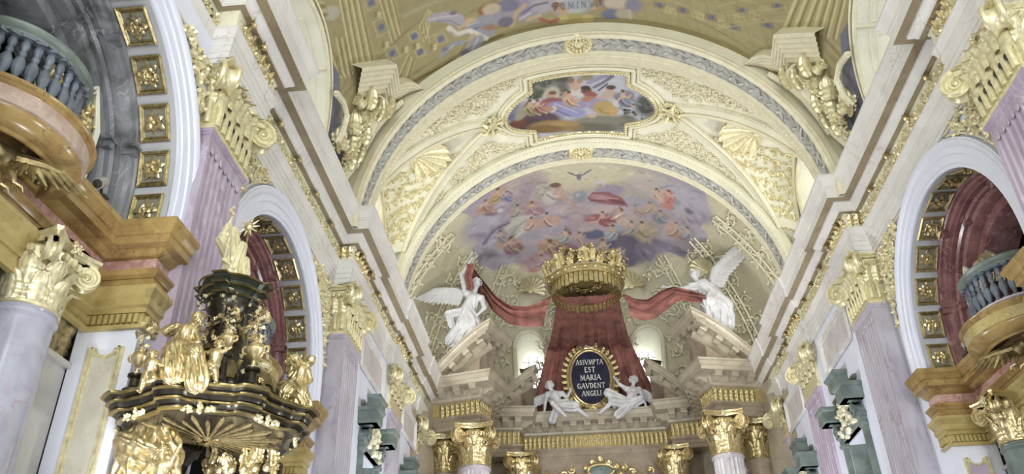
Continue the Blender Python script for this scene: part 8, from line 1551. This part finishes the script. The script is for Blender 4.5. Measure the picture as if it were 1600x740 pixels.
for i in range(nf):
    q = 2*pi*i/nf; m = M(); r_ = R_-.16; w_ = pi*r_/nf*.86; d = np.array((-sin(q), cos(q), 0)); o = np.array((r_*cos(q), r_*sin(q), 0)); nn = np.array((cos(q), sin(q), 0))*.03
    zb = .0-.05*(i % 2); m.add([o-d*w_, o+d*w_, o+d*w_*.95+(0, 0, 0), o-d*w_*.95]+np.array([(0, 0, .5), (0, 0, .5), (0, 0, zb), (0, 0, zb)]), [(0, 1, 2, 3)]); m.add([o-d*w_+nn, o+d*w_+nn, o+d*w_*.95+nn, o-d*w_*.95+nn]+np.array([(0, 0, .5), (0, 0, .5), (0, 0, zb), (0, 0, zb)]), [(0, 3, 2, 1)])
    for z in (.36, .22): m.box(tuple(np.minimum(o-d*w_-nn*1.4, o+d*w_+nn*1.4)+(0, 0, z)), tuple(np.maximum(o-d*w_-nn*1.4, o+d*w_+nn*1.4)+(0, 0, z+.03)))
    m.build('tassel_strip', 'old_gold', cr, smooth=False)
m = M(); m.lathe([(R_-.2, .52), (R_*.6, .66), (R_*.3, .72), (0, .74)], n=40); m.build('inner_dome', 'old_gold', cr)
m = M()
for i in range(12): scroll_relief(m, lambda u, v, h: (R_*.45*cos(i*.5236)+u, R_*.45*sin(i*.5236)+v, .62-h), [(0, 0, .2)], .04, 1.3, 12, 2)
m.build('inner_scrolls', 'old_gold', cr, stuff=True)
# drapery: a fan from the crown back to the altar, and a swag to each angel
dr = thing('red_drapery', 'dark red cloth falling from the crown behind the tablet, caught up by two angels', 'drapery', (0, 30.5, 12.0)); L = np.array(dr.location)
nu, nv_ = 150, 46; P = np.zeros((nu, nv_, 3))
for i in range(nu):
    u = i/(nu-1); k = 2*u-1
    fold = lambda s_: .16*sin(u*46+1.4*sin(u*11))+.09*sin(u*95+2)
    for j in range(nv_):
        v = j/(nv_-1); x = (1.22*k)*(1-v)+(2.55*k+.25*k*abs(k))*v+.14*v; w1 = min(1, v/.42); w2 = max(0, (v-.42)/.58); zb = 11.9+.25*abs(k)
        y = 28.75+5.25*w1**.85+.15*w2; z = 14.78+.10*w1-.25*sin(pi*w1)*(1-.4*k*k)+(zb-14.88)*w2
        P[i, j] = (x+.05*fold(0)*v, y+fold(0)*(.2+.8*w2), z+fold(0)*.5*w1*(1-w2))
m = M(); m.grid(P); m.xf(lambda v: v-L); m.build('back_cloth', 'red_cloth', dr, sharp=80)
def swag(top, bot, nm, y0=28.35, nacross=26, nal=60, ph=0):
    top, bot = np.array(top), np.array(bot); s_ = np.linspace(0, 1, len(top)); q = np.linspace(0, 1, nal)
    def sm(C):
        out = np.stack([np.interp(q, s_, C[:, i]) for i in range(3)], 1)
        for _ in range(6): out[1:-1] = out[1:-1]*.5+.25*(out[:-2]+out[2:])
        return out
    T, B = sm(top), sm(bot); G = np.zeros((nal, nacross, 3))
    for j in range(nacross):
        v = j/(nacross-1); G[:, j] = T*(1-v)+B*v; w = .13*np.sin(v*21+ph+2.2*q)+.06*np.sin(v*39+3*q); G[:, j, 1] += w-.35*sin(pi*v); G[:, j, 2] += .05*np.cos(v*21+ph+2.2*q)
    m = M(); m.grid(G); m.xf(lambda v: v-L); return m.build(nm, 'red_cloth', dr, sharp=80)
D = J_drapeL; swag([D[k] for k in 'abcdef'], [D[k] for k in 'ABCDEF'], 'side_swag')
D = J_drapeR; swag([D[k] for k in 'abcdefg'], [D[k] for k in 'ABCDEFG'], 'side_swag', ph=1.3)
m = M(); m.grid(np.array([[(x+.04*sin(z*7), 28.62+.06*sin(x*40), z) for x in np.linspace(-4.80, -4.50, 12)] for z in np.linspace(15.3, 16.5, 16)])); m.xf(lambda v: v-L); m.build('loose_end', 'red_cloth', dr, sharp=80)
# ================================================================== pulpit canopy with its carved figures
PC = np.array((-5.58, 10.08, 0.0))
t = thing('pulpit', 'dark bronze pulpit canopy with gilded mouldings and a ribbed sunburst underside', 'pulpit', (PC[0], PC[1], 3.2)); L = np.array((PC[0], PC[1], 3.2)); PUL = t
def lobe(phi):       # mixtilinear plan: eight bays, corners stepping forward
    q = (phi*8/(2*pi)) % 1.0; d = abs(q-.5)*2
    return 1+.085*(1/(1+math.exp(-(d-.62)*26)))-.045*(1-d)**2*(d < .62)+.02*cos(phi*4)
def ring(prof, nm, mt, n=192, zo=0):
    rows = []
    for i in range(n):
        f = 2*pi*i/n; k = lobe(f); rows.append([(r*k*cos(f), r*k*sin(f), z-3.2) for r, z in prof])
    m = M(); m.grid(np.array(rows), close_u=True); return m.build(nm, mt, PUL, sharp=28)
ring([(.2, 3.755), (1.26, 3.755), (1.29, 3.74), (1.29, 3.72), (1.255, 3.705)], 'top_edge', 'bronze_edge')
ring([(1.255, 3.705), (1.23, 3.69), (1.205, 3.675), (1.20, 3.66)], 'upper_cyma', 'dark_bronze')
ring([(1.20, 3.66), (1.225, 3.65), (1.225, 3.635), (1.19, 3.625)], 'upper_fillet', 'bronze_edge')
ring([(1.19, 3.625), (1.175, 3.60), (1.165, 3.57), (1.14, 3.56)], 'fascia', 'dark_bronze')
ring([(1.14, 3.56), (1.165, 3.55), (1.165, 3.535), (1.12, 3.525)], 'lower_fillet', 'bronze_edge')
ring([(1.12, 3.525), (1.09, 3.50), (1.06, 3.485), (1.06, 3.47)], 'lower_cyma', 'dark_bronze')
ring([(1.06, 3.47), (1.08, 3.46), (1.07, 3.445), (1.01, 3.435)], 'bottom_fillet', 'bronze_edge')
ring([(1.01, 3.435), (.96, 3.43), (.90, 3.44), (.55, 3.43), (.25, 3.42), (.02, 3.42)], 'underside', 'dark_bronze')
rib = shared(('rib',), lambda: (lambda m: (m.tube([(.16, 0, .215), (.45, 0, .220), (.85, 0, .225), (.93, 0, .225)], [.012, .022, .034, .01], 6), m)[1])(M()).mesh('rib'))
for i in range(32): place(obj('rib', rib, 'bronze_edge' if i % 2 else 'old_gold'), PUL, Matrix.Rotation(2*pi*i/32, 4, 'Z') @ Matrix.Scale(1 if i % 2 else .82, 4, (1, 0, 0)))
m = M(); scroll_relief(m, lambda u, v, h: (u, v, .215-h), [(.12*cos(k), .12*sin(k), .07) for k in range(6)], .02, 1.3, 10, 2); m.build('underside_boss', 'old_gold', PUL, stuff=True)
gr = shared(('grot',), lambda: (lambda m: (scroll_relief(m, lambda u, v, h: (u, -h, v), [(-.10, 0, .05), (.10, 0, .05), (0, .03, .045), (0, -.03, .04), (-.17, .0, .035), (.17, 0, .035)], .018, 1.2, 9, 2), m)[1])(M()).mesh('mask'))
for i in range(8):
    f = 2*pi*(i+.5)/8-.1; place(obj('mask', gr, 'pale_gold', None, True), PUL, Matrix.Translation((1.08*cos(f), 1.08*sin(f), .26)) @ Matrix.Rotation(f+pi/2, 4, 'Z'))
# body above the ring: dark violet dome with volutes, then a lantern and its little cornice
ZS = lambda m: m.xf(lambda v: np.stack([v[:, 0], v[:, 1], .54+(v[:, 2]-.54)*1.30], 1))
m = M(); m.lathe([(.62, .54), (.62, .62), (.56, .68), (.60, .85), (.58, 1.0), (.46, 1.15), (.34, 1.25), (.26, 1.45), (.25, 1.62), (.34, 1.72), (.34, 1.76), (0, 1.78)], n=40); ZS(m); m.build('dome', 'dark_bronze', PUL)
vo = shared(('pv',), lambda: volute_m(.17, .22).mesh('volute', sharp=50)); vb = shared(('pvb',), lambda: (lambda m: (m.tube([(0, 0, 0), (-.12, 0, .28), (-.40, 0, .45), (-.62, 0, .8), (-.66, 0, 1.1)], [.14, .12, .09, .08, .07], 8), m)[1])(M()).mesh('scroll_bracket'))
for i in range(8):
    f = 2*pi*(i+.5)/8+.2; mt = Matrix.Rotation(f, 4, 'Z') @ Matrix.Translation((.80, 0, .72)) @ Matrix.Scale(.85, 4)
    place(obj('volute', vo, 'dark_bronze'), PUL, mt); place(obj('scroll_bracket', vb, 'dark_bronze' if i % 2 else 'bronze_edge'), PUL, mt)
def ringz(prof, nm, mt, n=96):
    rows = []
    for i in range(n):
        f = 2*pi*i/n; q = (f*4/(2*pi)) % 1; k = 1+.16*(abs(q-.5) > .34); rows.append([(r*k*cos(f), r*k*sin(f), z) for r, z in prof])
    m = M(); m.grid(np.array(rows), close_u=True); ZS(m); return m.build(nm, mt, PUL, sharp=25)
plain('dark_green', (0.055, 0.065, 0.05), 0.3, 0.3, 0.3, 6)
ringz([(.24, 1.72), (.30, 1.75), (.30, 1.80), (.34, 1.83), (.34, 1.87), (.40, 1.91), (.40, 1.95), (.44, 1.98), (.44, 2.02), (.36, 2.03), (0, 2.03)], 'lantern_cornice', 'dark_green')
ringz([(.22, 1.25), (.27, 1.3), (.25, 1.4), (.25, 1.65), (.28, 1.72)], 'lantern', 'dark_bronze')
for k, z in enumerate((1.80, 1.90, 2.0)):
    ringz([(.40+.035*k, z-.012), (.425+.035*k, z), (.40+.035*k, z+.012)], 'gilt_fillet', 'bronze_edge')
# garlands of flowers round the dome
def posy(R, n, seed):
    g = random.Random(seed); m = M()
    for i in range(n):
        d = nrm((g.gauss(0, 1), g.gauss(0, 1), g.gauss(0, 1))); p = d*R*g.uniform(.6, 1); 
        q = rosette_m(R*g.uniform(.26, .40), 1 if i % 2 else 0); z = d; x = nrm(np.cross((.3, .8, .2), z)); y = np.cross(z, x); q.mat(np.array(frame(p, x, y, z))); m.add(q.verts(), q.f)
    return m
ps = [posy(.15, 9, k).mesh('flower_cluster', sharp=90) for k in range(3)]
g = random.Random(12)
for i in range(30):
    f = 2*pi*i/30; z = 1.22+.42*sin(i*2.3); r = .66-.30*(z-.95)
    place(obj('flower_cluster', ps[i % 3], ('pale_gold', 'old_gold', 'gold')[i % 3], None, True), PUL, Matrix.Translation((r*cos(f), r*sin(f), z)) @ Matrix.Rotation(i, 4, 'Z'))
for i in range(18):
    f = 2*pi*(i+.3)/18; place(obj('flower_cluster', ps[(i+1) % 3], ('old_gold', 'pale_gold')[i % 2], None, True), PUL, Matrix.Translation((.40*cos(f), .40*sin(f), 1.90+.22*sin(i*1.9))) @ Matrix.Rotation(i*2, 4, 'X') @ Matrix.Scale(.8, 4))
m = M(); m.tube([(-.3, .2, .3), (-.6, .4, .1), (-.8, .5, -.6)], [.2, .2, .2], 8); m.build('wall_bracket', 'dark_bronze', PUL)
# ---- flower vases
def vase(p, label, sc=1.0):
    v = thing('flower_vase', label, 'vase', p, group='gilded flower vases'); 
    M().lathe([(.085*sc, 0), (.085*sc, .02*sc), (.03*sc, .05*sc), (.03*sc, .10*sc), (.10*sc, .18*sc), (.125*sc, .26*sc), (.10*sc, .32*sc), (.06*sc, .35*sc), (.08*sc, .39*sc), (0, .39*sc)], n=18).build('bowl', 'gold', v)
    dz = 3.755-p[2]; M().lathe([(.13, dz), (.13, dz+.04), (.07, dz+.09), (.06, -.06), (.10, -.03), (.10, 0), (0, 0)], n=16).build('pedestal', 'dark_bronze', v)
    for sx in (1, -1): m = M(); sp = spiral(1.1, .09*sc, .02*sc, 14, pi, 1); m.tube([(sx*(.13*sc+a_*.8), 0, .27*sc+b_) for a_, b_ in sp], .018*sc, 6); m.build('handle', 'gold', v)
    for k in range(9):
        f = k*2.4; r = .10*sc*(.4+.6*(k % 3)/2); place(obj('flower_cluster', ps[k % 3], ('pale_gold', 'gold', 'old_gold')[k % 3], None, True), v, Matrix.Translation((r*cos(f), r*sin(f), (.44+.045*k)*sc)) @ Matrix.Rotation(k, 4, 'Y') @ Matrix.Scale(.55*sc, 4))
    return v
vase((-6.24, 9.2, 4.0), 'gilded flower vase at the left end of the pulpit canopy', .9); vase((-4.79, 9.3, 4.04), 'gilded flower vase at the right front of the pulpit canopy', 1.0); vase((-5.12, 9.15, 4.2), 'smaller gilded flower vase above the standing child', .8)
# ---- carved people
statue('gilded_statue', 'gilded veiled woman seated on the pulpit canopy, arm stretched to the vase', J_womanL, .088, (.25, -.9, -.1), 'gold', 'gilded pulpit women', veil=True, hair=False, seed=4,
   robe=[('chest', 'pelvis', 1.35, 1.6, 8, .16, 3), ('pelvis', 'kn1', 1.7, 1.3, 8, .2, 2), ('pelvis', 'kn2', 1.7, 1.3, 8, .2, 2), ('kn1', 'ft1', 1.25, 1.35, 8, .24, 3), ('kn2', 'ft2', 1.25, 1.5, 8, .24, 2), ((-5.55, 8.75, 4.1), (-5.48, 8.72, 3.82), 1.5, 1.7, 10, .26, 2), ('shR', 'elR', .8, .75, 6, .14, 3)])
statue('gilded_statue', 'gilded woman with windblown cloak at the right end of the pulpit canopy', J_womanR, .072, (.85, -.4, -.35), 'gold', 'gilded pulpit women', veil=True, hair=False, seed=6,
   robe=[('chest', 'pelvis', 1.4, 1.7, 8, .18, 3), ('pelvis', 'kn1', 1.8, 1.5, 8, .24, 3), ('pelvis', 'kn2', 1.8, 1.5, 8, .24, 2), ('kn1', 'ft1', 1.5, 1.5, 8, .26, 3), ('kn2', 'ft2', 1.5, 1.6, 8, .26, 2), ('chest', 'haL', 1.0, .9, 6, .3, 3), ('haL', tuple(np.array(J_womanR['haL'])+np.array((-.1, 0, -.06))), .9, .4, 6, .3, 2), ('pelvis', tuple(np.array(J_womanR['pelvis'])+np.array((-.17, 0, 0.02))), 1.6, 1.2, 7, .3, 3)])
statue('gilded_putto', 'gilded naked child standing at the front of the pulpit canopy', J_putto, .058, (.2, -.9, -.1), 'gold', 'gilded children', seed=7, chubby=1.12, hairkw=dict(n=30, size=.3), robe=[('pelvis', (-5.10, 8.83, 3.90), 1.25, 1.2, 6, .2, 2)])
statue('gilded_putto', 'gilded child clinging to the left rim of the pulpit canopy', J_puttoL, .060, (.1, -.9, .1), 'gold', 'gilded children', seed=8, chubby=1.1, hairkw=dict(n=30, size=.3))
J = dict(J_statue); J['elL'] = (-5.75, 9.93, 6.05)
ts = statue('gilded_statue', 'gilded mitred bishop on top of the pulpit with one arm raised', J, .074, (.1, -.9, -.35), 'pale_gold', seed=5, hair=False,
   robe=[('chest', 'pelvis', 1.5, 1.7, 8, .16, 2), ('pelvis', 'base', 1.8, 2.3, 10, .22, 2), ('shR', 'elR', 1.0, 1.1, 6, .2, 2), ('elR', tuple(np.array(J_statue['haR'])+np.array((-.02, 0, -.16))), 1.1, .7, 6, .2, 3), ('elR', 'chest', 1.3, 1.4, 7, .2, 3), ('top', 'chest', .9, 1.9, 8, .2, 2), ('shl2', 'pelvis', 1.1, 1.7, 7, .24, 2), ((-5.50, 10.09, 6.1), (-5.48, 10.09, 5.72), 1.0, 1.2, 7, .25, 2)])
lt = np.array(ts.location); H = np.array(J['head']); m = M(); 
pr = [(0.062, .02), (.070, .06), (.072, .10), (.050, .16), (.012, .21), (0, .215)]
m.lathe(pr, n=20); m.xf(lambda v: v*np.array((1, .8, 1))+H-lt+np.array((0, .01, .02))); m.build('mitre', 'pale_gold', ts)
m = M()
for k in range(5): m.blob(np.array(J['haR'])+np.array((.03*cos(k*1.3), -.02, .05+.03*k))-lt, .028, 6, 4)
m.build('raised_emblem', 'pale_gold', ts)
sn = thing('sun_emblem', 'gilded sun face with rays beside the mitred bishop', 'emblem', J['sun']); M().blob((0, 0, 0), (.075, .05, .08), 14, 9).build('face', 'gold', sn)
for k in range(10):
    f = 2*pi*k/10; m = M(); m.tube([(.06*cos(f), 0, .06*sin(f)), (.17*cos(f), 0, .17*sin(f))], [.018, .006], 5); m.build('ray', 'pale_gold', sn)
m = M(); m.tube([(0, .01, -.05), (.0, .02, -.35), (.02, .0, -.88)], .014, 6); m.build('staff', 'old_gold', sn)
# ---- gilded drapery and foliage hanging below the canopy
def drape_fig(name, label, caps_, mat='gold'):
    c = Clay()
    for q in caps_: c.cap(*q[:4], .3, *q[4:])
    o = thing(name, label, 'drapery', caps_[0][0], group='gilded pulpit drapery'); me = c.mesh('cloth', .017); me.transform(Matrix.Translation(-o.location)); obj('cloth', me, mat, o); return o
o = drape_fig('gilded_drapery', 'gilded hanging drapery under the left of the pulpit canopy', [((-6.20, 9.55, 3.46), (-6.25, 9.6, 3.2), .13, .22, 8, .05, 3), ((-6.25, 9.6, 3.2), (-6.22, 9.6, 2.6), .22, .24, 9, .05, 4), ((-5.95, 9.6, 3.42), (-5.88, 9.65, 3.1), .14, .18, 7, .045, 3), ((-5.88, 9.65, 3.1), (-5.85, 9.7, 2.5), .18, .20, 8, .05, 3), ((-6.35, 9.45, 3.25), (-5.8, 9.5, 2.95), .12, .09, 6, .04, 5), ((-6.3, 9.45, 3.05), (-5.8, 9.5, 2.75), .11, .09, 6, .04, 5)])
J = dict(head=(-5.80, 9.4, 3.08), chest=(-5.80, 9.45, 2.9), pelvis=(-5.80, 9.45, 2.65), shL=(-5.68, 9.43, 2.95), shR=(-5.93, 9.43, 2.95), haL=(-5.58, 9.35, 3.1), haR=(-6.0, 9.35, 2.75))
statue('gilded_putto', 'gilded child emerging from the drapery under the pulpit canopy', J, .07, (.2, -.9, -.2), 'gold', 'gilded children', bare_legs=False, seed=14, chubby=1.1, hairkw=dict(n=30, size=.3))
o = thing('gilded_foliage', 'gilded leafy crest at the bottom of the pulpit canopy', 'foliage', (-5.30, 10.6, 3.02)); lf = shared(('fol',), lambda: leaf_m(.16, .24, .4).mesh('leaf', sharp=60)); g = random.Random(3)
for i in range(22):
    place(obj('leaf', lf, ('gold', 'pale_gold', 'old_gold')[i % 3]), o, Matrix.Translation((g.uniform(-.45, .45), g.uniform(-.12, .12), g.uniform(0, .26))) @ Matrix.Rotation(pi+g.uniform(-.9, .9), 4, 'Z') @ Matrix.Rotation(g.uniform(-.7, .7), 4, 'Y'))
m = M(); m.box((-.5, .1, -.6), (.5, .2, .25)); m.build('backing', 'dark_bronze', o, smooth=False)
for i in range(6): m = M(); m.blob((-.4+.16*i, -.12, .12), (.06, .05, .06), 8, 5); m.build('fruit', 'gold', o)
# ================================================================== added fill lights, unseen, each built with a small housing
def fill_light(p, aim, power, label, size=.5, col=(1.0, .96, .88)):
    t = thing('fill_light', label, 'lamp', p, group='added fill lights'); d = nrm(np.array(aim)-np.array(p)); x = nrm(np.cross(d, (0, 0, 1))); y = np.cross(d, x)
    fr = frame((0, 0, 0), x, y, d)
    m = M(); w = size/2+.04; m.box((-w, -w, -.22), (w, w, -.02)); o = m.build('housing', 'dark_void', t, smooth=False); o.matrix_local = fr
    m = M(); m.add([(-size/2, -size/2, 0), (size/2, -size/2, 0), (size/2, size/2, 0), (-size/2, size/2, 0)], [(0, 1, 2, 3)]); o = m.build('lens', 'fill_glow', t, smooth=False); o.matrix_local = Matrix(fr) @ Matrix.Translation((0, 0, -.015))
    m = M(); m.tube([(0, 0, -.35), (0, 0, 0)], .03, 6); m.build('stand', 'dark_void', t)
    l = bpy.data.lights.new('fill_area', 'AREA'); l.energy = power; l.size = size; l.color = col; lo = bpy.data.objects.new('fill_area', l); COL.objects.link(lo); lo.parent = t
    lo.matrix_local = Matrix(frame((0, 0, 0), x, -y, -d)) @ Matrix.Translation((0, 0, -.03))
    return t
for s in (1, -1):
    for k, (y, pw) in enumerate(((19.0, 30), (24.0, 130))):  # unseen cornice fill, added to brighten vault and apse
        fill_light((s*6.25, y, 12.25), (s*-1.5, y+(4.5 if k else 1.5), 18.0), pw, 'added fill light on the chancel cornice, number %s from the arch on the %s' % (('one', 'two')[k], SIDE[s]))
    fill_light((s*6.2, -4.0, 5.0), (s*-3.0, 24, 9.0), 160, 'large added fill light behind the viewer, %s side' % SIDE[s], 1.0)  # added fill from behind the camera, also the next one
    fill_light((s*3.0, -9.0, 4.0), (0, 28, 10.5), 260, 'large added fill light farther behind the viewer, %s side' % SIDE[s], 1.0)

for s in (1, -1):      # added low fill lights, unseen, each brightening the opposite wall
    fill_light((s*5.3, 21.0, 2.2), (-s*6.4, 24.5, 8.5), 400, 'added fill light low in the chancel, %s side' % SIDE[s], .6, (.96, .97, 1.0))
    fill_light((s*5.6, 8.0, 1.0), (-s*6.7, 14.0, 8.5), 210, 'added fill light low in the nave, %s side' % SIDE[s], .6, (.96, .97, 1.0))
